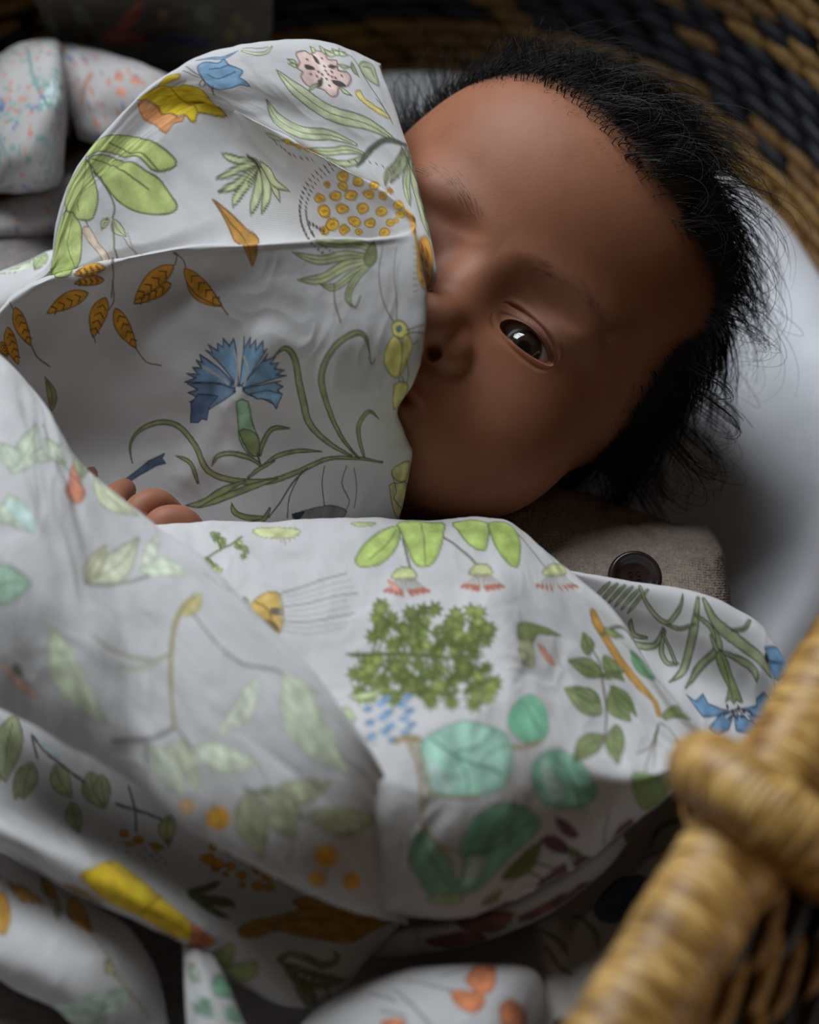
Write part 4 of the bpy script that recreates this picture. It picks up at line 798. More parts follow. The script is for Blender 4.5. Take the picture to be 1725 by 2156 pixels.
1737,24,-4],[1,86,87,84,2164,1483,-4,6,-13,10,-16,10,-12,4,-6,-2,-3,-4,7,-9,10,-11,6,-9,-37,-350,7,-5,15,-7,6,-1,40,356],[0,88,89,105,2136,1490,13,-10],[1,86,
87,84,2203,1671,-18,13,-21,1,-7,-4,-2,-7,14,-14,16,-14,10,-4,9,0,3,6],[0,88,89,105,2176,1670,18,-12],[1,86,87,84,1910,1729,-11,9,-13,9,-7,-1,-5,-4,-2,-4,1,-5,3,
-6,6,-5,15,-4,10,3],[0,88,89,105,1885,1733,12,-6],[0,90,91,183,1752,2204],[0,90,91,228,1745,2231],[0,90,91,183,1731,2195],[0,90,91,228,1721,2220],[0,90,91,183,
1712,2185],[0,90,91,228,1700,2207],[0,90,91,183,1694,2173],[0,90,91,228,1679,2193],[0,90,91,183,1677,2157],[0,90,91,228,1659,2179],[0,90,91,183,1663,2146],[0,
90,91,228,1640,2160],[0,90,91,183,1649,2131],[0,90,91,228,1626,2146],[0,90,91,183,1665,1768],[0,90,91,228,1639,1777],[0,90,91,183,1657,1758],[0,90,91,228,1630,
1766],[0,90,91,183,1651,1749],[0,90,91,228,1623,1755],[0,90,91,183,1647,1740],[0,90,91,228,1618,1745],[0,90,91,183,1645,1730],[0,90,91,228,1615,1734],[0,90,91,
183,1645,1720],[0,90,91,228,1615,1723],[0,90,91,183,1648,1710],[0,90,91,228,1617,1712],[0,90,91,183,1653,1699],[0,90,91,228,1623,1701],[0,90,91,183,1662,1687],
[0,90,91,228,1633,1688],[0,90,91,183,1675,1673],[0,90,91,228,1648,1674],[0,90,91,183,1690,1658],[0,90,91,228,1666,1657],[0,90,91,183,1710,1642],[0,90,91,228,
1687,1640],[0,90,91,183,1736,1624],[0,90,91,228,1716,1620],[0,90,91,183,1770,1603],[0,90,91,228,1749,1599],[0,90,91,183,1809,1580],[0,90,91,228,1787,1576],[0,
90,91,183,1841,1561],[0,90,91,228,1826,1554],[0,90,91,183,1872,1544],[0,90,91,228,1864,1534],[0,90,91,183,1904,1528],[0,90,91,228,1898,1517],[0,90,91,183,1931,
1515],[0,90,91,228,1932,1500],[0,90,91,228,1655,1737],[0,90,91,228,1670,1740],[0,90,91,228,1684,1744],[0,90,91,228,1698,1748],[0,90,91,228,1712,1752],[0,90,91,
228,1660,1761],[0,90,91,183,2025,1096],[0,90,91,183,2056,1075],[0,90,91,183,2088,1055],[0,90,91,183,2119,1041],[0,90,91,183,2151,1025],[0,90,91,183,2182,1011],
[0,90,91,183,2212,998],[0,90,91,183,2239,987],[0,90,91,183,2260,983],[1,86,92,68,1740,1485,19,-11,16,-7,10,1,2,7,-16,10,-20,8,-9,-2],[1,86,92,68,1795,1484,13,
-8,16,-9,5,4,-1,9,-13,7,-13,5,-6,-2],[1,86,92,68,1833,1484,16,-12,10,-337,8,0,4,4,-11,343,-18,8,-9,-1],[1,86,92,68,1774,1483,9,-5,9,-3,5,1,0,5,-10,5,-11,4,-3,
-2],[1,86,92,68,1886,1137,4,-4,5,-3,5,1,3,2,1,337,-14,11,-2,-5],[0,93,94,205,1662,1503],[0,93,94,205,1671,1513],[0,93,94,205,1694,1516],[0,93,94,205,1709,1520],
[0,93,94,205,1721,1529],[0,93,94,205,1742,1531],[0,93,94,205,1779,1526],[0,93,94,205,1640,1498],[0,93,94,205,1812,1519],[0,93,94,205,1843,1513],[1,12,13,59,
1633,1493,6,8,9,3,13,0,32,-4,56,-16,-74,2,-22,3],[1,95,48,93,576,2223,-13,-10,-19,-3,-15,2,-28,10,-25,13,-22,15,-20,18,-27,27,-10,13,-5,11,10,4,57,-2,38,-11,23,
-9,21,-14,10,-9,10,-13,10,-23],[0,49,50,105,541,2250,-8,33],[0,49,50,105,541,2250,-24,-10],[0,49,50,105,505,2273,-6,28],[0,49,50,105,505,2273,-24,-10],[0,49,50,
105,470,2291,-7,27],[0,49,50,105,470,2291,-25,-11],[0,49,50,105,433,2307,-8,25],[0,49,50,105,433,2307,-23,-15],[1,95,48,93,664,2305,-19,-7,-21,3,-12,7,-18,18,
-11,20,-6,23,-2,24,3,39,3,17,4,13,10,-4,20,-15,16,-15,21,-23,12,-17,8,-20,3,-11,0,-12,-2,-20],[0,49,50,105,648,2339,13,31],[0,49,50,105,648,2339,-31,1],[0,49,
50,105,631,2369,14,29],[0,49,50,105,631,2369,-29,2],[0,49,50,105,616,2398,13,28],[0,49,50,105,616,2398,-27,3],[0,49,50,105,602,2426,12,28],[0,49,50,105,602,
2426,-26,4],[1,95,48,93,705,2377,-9,10,-5,17,-2,13,1,25,8,21,12,21,18,20,36,27,18,10,15,5,0,-9,-13,-48,-15,-32,-11,-19,-11,-22,-7,-10,-8,-10,-14,-12],[0,49,50,
105,719,2412,25,10],[0,49,50,105,719,2412,-11,19],[0,49,50,105,735,2445,25,9],[0,49,50,105,735,2445,-12,18],[0,49,50,105,752,2476,28,8],[0,49,50,105,752,2476,
-12,19],[0,49,50,105,771,2508,30,8],[0,49,50,105,771,2508,-12,19],[1,95,48,93,950,2327,-13,-7,-18,-4,-13,-2,-23,0,-21,4,-18,7,-18,10,-24,22,-9,10,-4,9,10,3,50,
-1,32,-5,21,-5,19,-8,9,-6,8,-6,9,-11],[0,49,50,105,918,2338,-6,19],[0,49,50,105,918,2338,-23,-9],[0,49,50,105,887,2348,-6,19],[0,49,50,105,887,2348,-23,-10],[0,
49,50,105,857,2357,-6,19],[0,49,50,105,857,2357,-23,-11],[0,49,50,105,826,2366,-6,19],[0,49,50,105,826,2366,-23,-12],[1,95,48,93,1030,2312,-2,13,7,15,9,10,27,
15,29,12,25,12,26,9,43,8,18,2,12,-1,-4,-9,-39,-38,-35,-23,-22,-14,-23,-12,-15,-5,-16,0,-23,1],[0,49,50,105,1070,2326,33,-7],[0,49,50,105,1070,2326,8,22],[0,49,
50,105,1111,2343,27,-3],[0,49,50,105,1111,2343,9,23],[0,49,50,105,1148,2363,29,-4],[0,49,50,105,1148,2363,8,23],[0,49,50,105,1185,2383,27,-3],[0,49,50,105,1185,
2383,6,23],[1,95,48,93,261,2195,-11,8,-9,18,-3,16,-2,33,6,33,12,30,14,28,23,39,11,15,8,10,3,-9,-2,-51,-5,-38,-5,-28,-6,-30,-11,-33,-11,-24],[0,49,50,105,271,
2249,20,24],[0,49,50,105,271,2249,-14,15],[0,49,50,105,281,2298,19,20],[0,49,50,105,281,2298,-12,16],[0,49,50,105,291,2341,18,17],[0,49,50,105,291,2341,-11,15],
[0,49,50,105,300,2380,18,17],[0,49,50,105,300,2380,-12,14],[1,95,48,93,194,2269,-12,5,-9,15,-4,13,-3,25,1,25,8,27,13,29,24,41,10,16,10,11,4,-8,6,-47,1,-33,-2,
-23,-6,-25,-13,-30,-13,-22],[0,49,50,105,204,2317,25,24],[0,49,50,105,204,2317,-18,9],[0,49,50,105,212,2358,24,21],[0,49,50,105,212,2358,-18,9],[0,49,50,105,
220,2396,21,19],[0,49,50,105,220,2396,-17,10],[0,49,50,105,226,2433,19,17],[0,49,50,105,226,2433,-16,10],[1,95,48,93,149,2322,-6,2,-7,10,-1,11,1,11,4,11,7,13,
14,19,13,14,3,-4,3,-21,-5,-27,-4,-12,-8,-12,-7,-9],[0,49,50,105,153,2340,14,14],[0,49,50,105,153,2340,-8,8],[0,49,50,105,158,2357,14,14],[0,49,50,105,158,2357,
-8,8],[0,49,50,105,162,2374,16,15],[0,49,50,105,162,2374,-8,9],[0,49,50,105,167,2392,17,14],[0,49,50,105,167,2392,-8,8],[1,95,48,93,662,2192,-7,-10,-19,-12,-17,
-5,-17,-2,-18,0,-18,2,-27,8,-11,4,-7,6,6,1,36,4,23,1,17,2,18,2,20,3,13,0],[0,49,50,105,632,2182,-14,7],[0,49,50,105,632,2182,-10,-9],[0,49,50,105,604,2178,-13,
8],[0,49,50,105,604,2178,-9,-7],[0,49,50,105,578,2177,-12,10],[0,49,50,105,578,2177,-9,-7],[0,49,50,105,553,2179,-12,11],[0,49,50,105,553,2179,-11,-7],[1,95,48,
93,973,2241,-17,-5,-23,3,-15,5,-27,12,-24,16,-20,17,-18,17,-22,31,-9,15,-3,11,11,0,54,-15,35,-14,22,-12,22,-16,11,-9,9,-12,11,-22],[0,49,50,105,935,2279,-4,26],
[0,49,50,105,935,2279,-26,-5],[0,49,50,105,900,2304,-3,22],[0,49,50,105,900,2304,-25,-7],[0,49,50,105,866,2323,-2,22],[0,49,50,105,866,2323,-24,-8],[0,49,50,
105,834,2341,-1,22],[0,49,50,105,834,2341,-24,-8],[1,95,48,93,1022,2262,-4,20,2,21,5,13,20,20,31,16,34,15,30,15,50,17,20,6,14,2,-5,-10,-43,-47,-38,-30,-23,-21,
-24,-20,-15,-8,-15,-6,-22,-5],[0,49,50,105,1057,2292,33,-6],[0,49,50,105,1057,2292,-2,24],[0,49,50,105,1099,2316,27,1],[0,49,50,105,1099,2316,2,23],[0,49,50,
105,1138,2345,30,0],[0,49,50,105,1138,2345,4,23],[0,49,50,105,1181,2373,27,0],[0,49,50,105,1181,2373,2,23],[1,95,48,93,684,2156,-7,-5,-23,-7,-23,-7,-23,-4,-21,
3,-18,7,-27,6,-9,4,-7,3,8,2,42,3,28,1,19,1,21,-1,20,-1,12,-2],[0,49,50,105,654,2155,-14,5],[0,49,50,105,654,2155,-14,-6],[0,49,50,105,623,2155,-14,5],[0,49,50,
105,623,2155,-15,-6],[0,49,50,105,592,2156,-12,5],[0,49,50,105,592,2156,-16,-7],[0,49,50,105,562,2156,-12,6],[0,49,50,105,562,2156,-17,-8],[0,96,97,114,978,
2166,12,10,3,9,-3,17,-12,39],[0,96,97,114,984,2164,25,26,12,18,5,20,2,33],[0,96,97,114,742,1742,-28,474,-19,107],[0,96,97,114,1218,2402,35,40],[0,98,99,114,709,
2227,0,82,-4,30,-9,16,-21,17],[0,98,99,114,790,2541,36,43,22,21,28,10,50,9],[0,98,99,114,233,2153,18,50],[0,98,99,114,587,2451,6,35],[0,98,99,114,311,2420,9,40,
9,25,17,24,38,42],[1,100,13,76,393,2780,6,-9,11,-26,4,-23,0,-23,-5,-24,-10,-25,-14,-26,-25,-39,8,46,13,97,8,42],[0,17,18,63,396,2755,1,-47,-3,-25,-5,-24,-18,
-49],[1,101,102,101,1922,2218,-60,-18,-37,-8,-36,-5,-34,4,-60,15,-26,2,-110,-21,-28,-3,25,15,37,20,41,22,39,11,35,0,63,-14,27,-4,30,-2,95,3],[0,103,104,74,1896,
2222,-70,-11,-33,-1,-30,4,-61,15,-31,1,-36,-9,-78,-28],[1,101,102,101,1922,2230,-62,-3,-37,2,-35,6,-30,16,-49,38,-21,10,-88,15,-21,5,23,8,31,9,38,6,36,-4,31,
-11,54,-30,50,-24,88,-24],[0,103,104,74,1900,2242,-68,9,-31,9,-27,15,-50,34,-26,10,-32,4,-65,-2],[1,101,102,101,1922,2244,-100,50,-53,43,-14,6,-32,0,-34,-4,30,
19,23,10,26,0,23,-8,146,-100],[0,103,104,74,1911,2263,-75,45,-56,41,-18,7,-20,0,-21,-5,-19,-7],[1,101,102,101,1922,2252,-35,24,-21,17,-17,17,-12,18,-9,19,-6,19,
-2,18,5,18,14,14,23,17,-7,-22,-7,-23,3,-13,6,-16,20,-32,13,-16,49,-45],[0,103,104,74,1917,2270,-39,32,-15,17,-11,16,-9,18,-7,17,-2,16,4,14,9,14,9,11],[1,101,
102,101,1942,2183,-38,-21,-23,-12,-24,-13,-28,-1,-83,4,-28,-3,-62,1,-21,1,19,8,58,22,30,5,82,3,21,1,23,3,67,17],[0,103,104,74,1921,2184,-48,-18,-25,-7,-24,-3,
-81,-2,-88,-11],[0,105,106,131,1760,2346,8,41,8,25,14,28,28,48],[0,107,108,131,1861,2424,15,10,8,0,6,-12,7,-30],[1,109,13,84,1931,2150,7,18,12,31,8,30,-3,19,-9,
16,-12,7,-16,0,-19,-8,-13,-13,-5,-18,1,-24,6,-20,11,-18,17,-16],[0,110,111,105,1986,2180,-2,77,6,46,10,41,13,40,18,38,28,37,57,59],[0,110,111,105,2110,2186,8,
126,-4,33,1,163],[1,112,113,101,2087,2507,9,-8,16,-5,18,-1,19,4,21,8,18,10,13,12,9,14,2,11,-10,5,-17,3,-39,-1,-22,-3,-18,-7,-12,-13,-7,-16],[1,114,115,84,2116,
2519,7,-3,10,-2,9,0,7,4,4,5,1,5,-6,4,-10,4,-9,0,-6,-4,-6,-7],[1,116,117,93,2109,2549,-14,5,-11,12,-8,14,-6,17,-2,21,4,20,13,21,22,22,26,17,30,13,32,7,22,-2,4,
-15,-7,-24,-20,-48,-12,-25,-14,-20,-18,-17,-22,-12],[1,118,117,93,2200,2547,19,8,23,14,17,16,6,17,-1,19,-10,49,-8,30,-9,14,-13,-13,-26,-58,-27,-57,-4,-21,7,-12,
12,-6],[0,119,120,96,2187,2531,168,-21],[0,119,120,96,2199,2542,66,-3,39,-1,29,2,39,6],[0,119,120,96,2259,2585,57,-15],[0,119,120,96,2226,2714,66,68,55,82],[0,
119,120,96,2253,2714,45,26,24,17,18,24,22,45],[0,119,120,96,2237,2642,49,40,24,22,10,17,7,25],[1,121,117,84,2213,2747,42,-12,66,6,33,14,16,22,4,29,-10,29,6,27,
-19,1,-66,-55],[1,0,122,118,1324,2528,0,45,35,-41,-2,35,37,-27,3,36,36,-31,5,38,17,-10,-115,139,-12,-3],[1,0,122,118,1142,2577,33,13,-19,-34,45,25,-3,-28,26,13,
0,-32,28,29,20,-27,52,174,-11,4],[1,123,122,118,1049,2699,51,-14,-41,-23,54,9,-27,-31,39,6,-27,-33,26,11,-11,-32,198,124,-2,8],[1,124,122,118,1458,2591,-16,26,
53,-12,-26,28,37,-1,-19,24,45,12,-40,17,52,8,-194,28,-4,-5,-6,-4],[1,125,122,118,1111,2874,29,-37,-56,14,29,-38,-55,-13,43,-22,-41,-29,49,-11,-48,-32,248,19,2,
5,6,5],[1,0,122,118,1517,2715,-30,6,40,21,-30,17,21,20,-35,-2,32,26,-36,14,17,31,-145,-116,1,-5,-1,-5],[1,126,127,110,1056,2904,7,-93,45,-52,106,11,-47,51,-6,
65,-33,-3,-23,19],[1,0,127,101,1381,2750,68,1,73,30,-34,76,-29,-52,-54,-20],[0,128,129,219,1308,2713,0,-46,-3,-26,-8,-21,-20,-34],[0,128,129,219,1265,2712,-73,
-37,-61,-33],[0,128,129,219,1351,2711,8,-41,1,-22,-8,-18,-21,-27],[0,130,131,274,1286,2710],[0,130,131,274,1327,2711],[0,130,131,274,1354,2726],[0,130,131,274,
1310,2735],[1,132,133,101,1330,2771,20,-7,20,18,6,44,8,53,27,90,8,53,0,37,-24,2,-27,-16,-20,-29,-16,-45,-4,-41,6,-51,-5,-64],[1,134,135,93,1331,2934,22,-13,29,
11,19,20,15,30,6,43,-3,34,-21,1,-25,-20,-25,-52],[0,136,137,219,1412,3048,16,55],[1,138,139,110,1445,3106,-46,-34,-17,-12,-17,-10,-19,-8,-20,-5,-21,-3,-21,0,
-24,3,-22,4,-18,6,-14,12,-9,14,-10,23,30,-30,13,-6,14,-4,20,-4,21,-1,19,0,18,3,36,12,17,7,16,10,49,28],[1,138,139,110,1428,3060,9,-36,24,-48,11,-15,12,-9,18,-2,
68,1,-44,-13,-30,-5,-24,3,-16,11,-13,18,-19,37,-4,17,0,30,1,10],[1,138,139,110,1445,3106,59,-27,24,-7,48,-10,58,-7,141,-1,-110,-14,-37,-1,-62,7,-26,4,-24,6,-25,
11,-52,34],[1,138,139,110,2128,3094,-94,-7,-39,-2,-82,-7,-46,0,-43,1,-38,6,-188,55,-48,12,-47,6,-54,4,-55,1,-47,-4,-41,-6,-40,-6,-39,-8,-30,-13,-22,-16,-13,-22,
-23,-53,-21,-29,-64,-52,-29,-24,-26,-19,-27,-13,-27,-8,-27,-4,-29,1,-29,5,-30,8,-28,11,-24,13,-19,14,-16,17,-11,17,-7,16,0,18,7,23,12,40,-12,-62,2,-17,8,-15,12,
-14,15,-14,19,-12,23,-10,26,-8,28,-6,27,-3,25,0,23,4,23,6,22,11,23,17,24,22,58,51,21,25,15,26,12,30,18,27,26,20,33,15,41,10,44,6,43,7,52,3,58,-2,58,-4,51,-9,49,
-14,184,-58,35,-7,40,-2,45,0,80,5,38,1,94,3],[1,138,139,110,1350,3164,-53,12,-73,23,-30,14,-52,32,-23,10,-76,21,-18,6,44,8,31,2,31,-7,30,-12,112,-61,79,-41],[1,
138,139,110,1533,3158,-81,11,-95,20,-33,11,-133,48,-72,34,-23,12,27,-4,81,-17,37,-13,128,-44,138,-44,29,-8],[1,138,139,110,1956,3075,-102,-46,-39,-18,-69,-38,
-30,-23,-22,-26,-15,-27,-11,-28,-29,-125,-25,-90,-13,-33,-13,-24,-14,-16,-16,-9,-19,-3,-17,5,-15,11,-21,20,26,-15,16,-6,11,-1,7,5,17,19,10,20,10,32,51,217,11,
34,19,31,29,27,35,21,38,18,39,18,42,17,43,18,63,21],[1,138,139,110,1998,3089,-94,-85,-36,-34,-31,-44,-30,-48,-21,-52,-13,-48,-10,-33,-7,-25,-3,-23,2,-23,8,-25,
13,-26,18,-23,18,-19,19,-14,23,-13,23,-9,19,-6,14,-2,11,0,11,4,12,7,12,14,32,60,-13,-38,-9,-23,-10,-18,-13,-12,-17,-8,-20,-4,-21,2,-23,7,-26,11,-25,13,-23,17,
-23,21,-19,25,-14,27,-9,29,-3,28,2,27,9,29,13,35,16,48,25,50,33,47,34,44,40,33,43,33,58,48],[1,138,139,110,2026,3083,-20,-67,-5,-21,-5,-34,1,-16,8,-15,17,-16,
30,-15,40,-12,28,-6,22,1,27,9,36,18,-24,-23,-27,-13,-47,-6,-51,7,-38,13,-27,17,-17,18,-6,19,-1,19,12,37,20,48,19,40],[1,138,139,110,1366,3159,68,-39,44,-18,34,
-18,-43,7,-46,17,-20,10,-31,26,-10,9],[1,138,139,110,1112,3174,-3,-46,-7,-27,-16,-20,-25,-13,-31,-9,-50,-6,18,8,54,18,19,11,14,18,20,68],[0,140,141,131,1981,
2622,14,23,7,8,7,-3,10,-16],[0,142,143,114,1804,3118,-3,44,2,28,9,34,22,64],[0,144,145,175,1703,3124,-49,35,-28,26,-22,28,-43,62,-55,58],[0,146,147,131,1677,
3132,-41,68,-17,40,-6,39,3,69],[0,148,149,114,1933,3123,-14,47,-1,27,16,27,25,26,19,22,2,18,-11,25],[0,148,149,96,1975,3135,20,53,10,30,5,31,10,53],[1,150,151,
101,1506,3336,-92,-1,-49,-7,-21,-5,-18,-6,-13,-7,-16,-19,-14,-20,-2,24,3,18,13,16,18,10,22,9,23,6,26,4,31,-1,90,-14],[1,150,151,101,1498,3295,-34,43,-11,11,-17,
6,-24,4,-38,11,42,7,28,-3,26,-8,18,-15,10,-21,9,-32],[1,152,153,84,1644,3334,20,-10,39,-11,86,-17,48,-6,42,1,41,8,38,10,21,11,-4,16,-25,18,-40,13,-64,6,-76,0,
-61,-1,-38,-9,-22,-15],[1,154,155,84,1644,3328,73,-12,-39,50],[1,156,157,101,624,3192,205,-126,87,-27,-14,21,18,23,-52,9,-93,39,-76,42],[1,158,13,63,519,3080,
15,-12,20,-1,12,23,4,23,-8,8,-15,-2,-17,-18],[1,159,160,84,2191,3134,30,-19,54,-14,51,-9,40,0,-2,16,0,29,0,20,-4,20,-54,4,-56,-4,-42,-19],[1,161,160,84,2193,
3199,29,-11,60,0,62,-7,20,5,10,29,0,49,0,49,-3,49,-28,-20,-113,-97],[0,162,163,96,2194,3145,52,51,27,24,1,14,-9,9,3,11,31,15,65,31]],
'left_lap':[[1,164,13,76,
375,540,-11,-47,-27,49,-45,17,-52,0,-112,32,12,12,69,43,32,8,30,-1,30,-8,29,-19,33,-44],[0,165,166,63,343,566,-63,26,-30,10,-30,6,-62,-10],[1,167,13,84,378,579,
-10,-35,-24,-2,-13,17,-13,0,-11,-34,-6,69,-3,83,1,15,5,2,34,-6,13,-6,10,-10,13,-27,5,-36],[0,165,166,70,366,590,-25,21,-10,14,-10,15,-16,34],[1,168,13,68,324,
562,-3,-60,-16,57,-13,0,-13,0,-19,0,-13,0,-39,0,45,0,27,-31,21,36,17,6],[0,165,166,56,311,500,-45,59,-45,0]],
'body_panel':[[1,169,170,110,1252,766,-16,8,-20,
12,-21,17,-20,24,-20,24,-17,23,-14,19,-10,17,-8,15,-3,13,1,12,4,10,6,7,9,4,13,2,17,-2,21,-6,19,-10,17,-11,16,-12,14,-20,13,-29,11,-28,7,-24,4,-21,0,-21,-2,-17,
-4,-9,-6,-1],[0,171,172,87,1261,786,-22,45,-16,28,-23,34,-44,44],[1,169,170,110,1275,726,47,-20,61,15,48,-2,14,24,-3,35,-6,29,-3,29,-7,33,-8,29,-8,21,-10,17,
-11,13,-12,7,-13,4,-13,1,-9,-2,-9,-6,-9,-12,-9,-20,-30,-100,-5,-19,-16,-47],[0,173,174,87,1354,733,7,75,3,39,2,100],[1,169,170,110,1477,738,35,-4,52,10,38,19,7,
40,-8,43,-9,34,-6,16,-7,6,-9,2,-11,-2,-13,-4,-12,-10,-12,-14,-11,-20,-37,-86],[1,175,170,110,1612,762,22,-14,34,-9,32,3,22,15,17,22,11,24,3,31,-1,32,-10,58,-9,
28,-11,18,-13,6,-15,-3,-16,-10,-17,-19,-16,-25,-13,-28,-9,-25,-6,-24,-9,-41,-2,-21],[1,176,177,68,1091,757,44,-7,45,-1,4,11,-14,15,-29,7,-30,-1,-20,-11],[0,178,
179,175,1435,827,83,97,13,16,11,18,17,33],[0,180,181,175,1284,826,25,144],[0,182,183,175,1751,794,75,38,87,36],[1,184,13,76,1237,1004,7,-13,13,-15,15,-9,14,-4,
15,-1,13,5,9,11,7,14,2,12,-5,7,-8,4,-25,7,-15,2,-26,-5,-11,-6],[0,185,186,114,1263,1012,-30,50],[0,185,186,114,1269,1012,-20,56],[0,185,186,114,1276,1012,-11,
59],[0,185,186,114,1283,1012,-2,58],[0,185,186,114,1289,1011,8,59],[0,185,186,114,1296,1011,17,52],[0,185,186,114,1302,1010,27,49],[0,185,186,114,1309,1010,36,
45],[0,185,186,114,1315,1010,46,42],[0,187,188,306,1223,1064,-10,6],[0,187,188,306,1239,1069,-6,10],[0,187,188,306,1255,1073,-2,13],[0,187,188,306,1271,1072,2,
15],[0,187,188,306,1304,1065,9,15],[0,187,188,306,1320,1061,12,12],[0,187,188,306,1336,1057,16,10],[0,187,188,306,1352,1055,20,7],[1,184,13,76,1517,994,6,-10,
12,-11,13,-8,14,-3,14,0,12,5,8,12,6,16,1,13,-5,7,-9,5,-22,1,-14,-4,-23,-9,-10,-7],[0,185,186,114,1539,1004,-27,39],[0,185,186,114,1545,1005,-19,46],[0,185,186,
114,1551,1006,-11,51],[0,185,186,114,1557,1007,-4,57],[0,185,186,114,1563,1008,4,64],[0,185,186,114,1569,1010,12,62],[0,185,186,114,1575,1011,21,60],[0,185,186,
114,1581,1012,30,58],[0,185,186,114,1587,1013,41,53],[0,187,188,306,1503,1043,-8,3],[0,187,188,306,1517,1050,-5,8],[0,187,188,306,1531,1057,-2,13],[0,187,188,
306,1545,1062,0,17],[0,187,188,306,1573,1070,6,20],[0,187,188,306,1587,1071,10,17],[0,187,188,306,1602,1071,15,12],[0,187,188,306,1617,1070,21,6],[1,184,13,76,
1873,913,13,-24,25,-39,29,-38,31,-32,40,-59,18,-18,12,9,10,15,3,17,-7,19,-22,35,-49,51,-31,27,-49,35,-17,7],[0,185,186,114,1915,889,-56,96],[0,185,186,114,1928,
877,-44,96],[0,185,186,114,1941,866,-31,91],[0,185,186,114,1954,853,-16,85],[0,185,186,114,1968,841,0,74],[0,185,186,114,1980,832,19,53],[0,185,186,114,1992,
823,38,31],[0,185,186,114,2006,810,53,12],[0,185,186,114,2021,794,65,-6],[0,187,188,306,1843,999,-15,14],[0,187,188,306,1868,986,-9,17],[0,187,188,306,1893,971,
-4,18],[0,187,188,306,1920,953,0,18],[0,187,188,306,1981,900,13,8],[0,187,188,306,2012,871,20,-3],[0,187,188,306,2041,842,26,-13],[0,187,188,306,2069,811,30,
-23],[1,189,190,42,1223,1013,17,16,20,26,8,13,0,8,-12,1,-16,-11,-12,-30],[0,191,192,153,1090,1310,10,74,6,17,11,27],[1,193,194,68,1155,1361,-20,-3,-5,19,-10,
-17,-19,9,9,-18,-18,-8,20,-5,-3,-17,16,10,14,-14,0,17,20,1,-16,11],[1,195,194,68,1188,1363,-19,5,3,18,-15,-11,-13,15,-1,-19,-19,1,15,-13,-12,-14,19,2,6,-17,9,
16,18,-7,-8,16],[1,196,194,68,1109,1402,-23,2,-1,25,-16,-19,-20,16,5,-25,-24,-4,22,-11,-9,-19,22,7,12,-19,5,20,23,-5,-13,18],[1,197,194,68,1156,1424,-21,3,-1,
27,-14,-19,-18,18,4,-27,-22,-6,20,-13,-10,-19,21,7,10,-20,6,21,21,-6,-12,19],[1,198,194,68,1123,1478,-21,8,2,34,-17,-23,-16,27,1,-36,-24,-3,21,-19,-12,-24,22,7,
8,-26,9,25,21,-10,-11,26],[1,199,194,68,1161,1526,-19,0,-2,34,-12,-27,-17,19,5,-34,-20,-11,20,-13,-6,-28,17,12,11,-25,3,28,19,-4,-13,25],[0,191,192,153,1148,
1314,31,-74,10,-15,15,-17],[1,200,194,68,1253,1315,-20,-11,-13,20,-3,-22,-22,3,15,-19,-15,-17,23,3,4,-22,12,19,20,-9,-7,20,21,8,-21,6],[1,201,194,68,1190,1265,
-22,0,-2,23,-13,-17,-18,13,6,-22,-21,-6,21,-9,-7,-19,19,9,12,-18,3,19,21,-3,-14,16],[1,202,194,68,1218,1243,-19,0,-1,18,-13,-14,-16,12,4,-19,-19,-3,18,-9,-7,
-17,18,7,9,-16,5,18,19,-3,-12,14],[1,202,194,68,1261,1219,-19,1,-1,20,-12,-16,-16,11,4,-18,-19,-5,17,-9,-8,-18,18,8,9,-20,5,21,19,-7,-12,19],[1,203,194,68,1211,
1189,-20,4,3,20,-16,-12,-15,15,0,-20,-21,-1,17,-14,-12,-17,20,4,7,-23,9,22,19,-9,-9,20],[1,204,194,68,1222,1168,-21,-8,-9,22,-7,-23,-21,6,12,-21,-17,-19,22,0,0,
-27,15,21,17,-16,-3,26,21,5,-19,13],[0,191,192,153,1205,1320,10,74,5,19,10,28],[1,205,194,68,1251,1374,-19,-6,-6,19,-8,-18,-19,6,10,-17,-17,-9,20,-4,-2,-18,14,
11,14,-14,-1,19,19,3,-15,10],[1,201,194,68,1245,1395,-15,-12,-12,14,-1,-19,-19,-1,15,-12,-11,-15,19,3,6,-17,8,16,17,-7,-8,17,16,10,-18,4],[1,206,194,68,1275,
1439,-21,-6,-5,28,-10,-27,-20,13,9,-26,-20,-12,21,-6,-5,-22,18,13,14,-17,1,23,21,1,-16,16],[1,207,194,68,1221,1430,-18,4,1,26,-14,-18,-14,18,2,-26,-20,-4,16,
-13,-10,-18,19,6,7,-19,7,19,18,-7,-10,18],[1,196,194,68,1207,1519,-15,-18,-12,25,0,-31,-20,-1,15,-21,-12,-22,19,6,5,-24,9,22,17,-11,-8,25,17,12,-18,8],[1,208,
194,68,1239,1577,-15,-14,-12,23,-1,-28,-18,1,13,-26,-12,-27,19,4,4,-29,9,28,17,-13,-6,33,16,11,-18,11],[0,191,192,153,1260,1324,30,-68,9,-20,16,-27],[1,209,194,
68,1341,1331,-19,-10,-11,18,-4,-21,-22,2,14,-15,-16,-14,21,1,2,-22,13,17,18,-14,-5,24,21,5,-20,9],[1,210,194,68,1362,1296,-19,-5,-6,18,-7,-17,-18,6,9,-17,-16,
-10,19,-6,-2,-24,14,15,14,-21,-2,27,19,1,-15,16],[1,211,194,68,1299,1272,-17,-14,-14,16,0,-22,-22,-1,17,-14,-12,-18,21,2,6,-26,10,22,20,-15,-9,26,18,10,-21,10],
[1,212,194,68,1330,1257,-16,-14,-13,21,-1,-24,-20,3,15,-19,-12,-16,20,-1,5,-23,10,18,18,-13,-8,23,18,9,-20,10],[1,213,194,68,1343,1183,-19,6,1,20,-13,-12,-14,
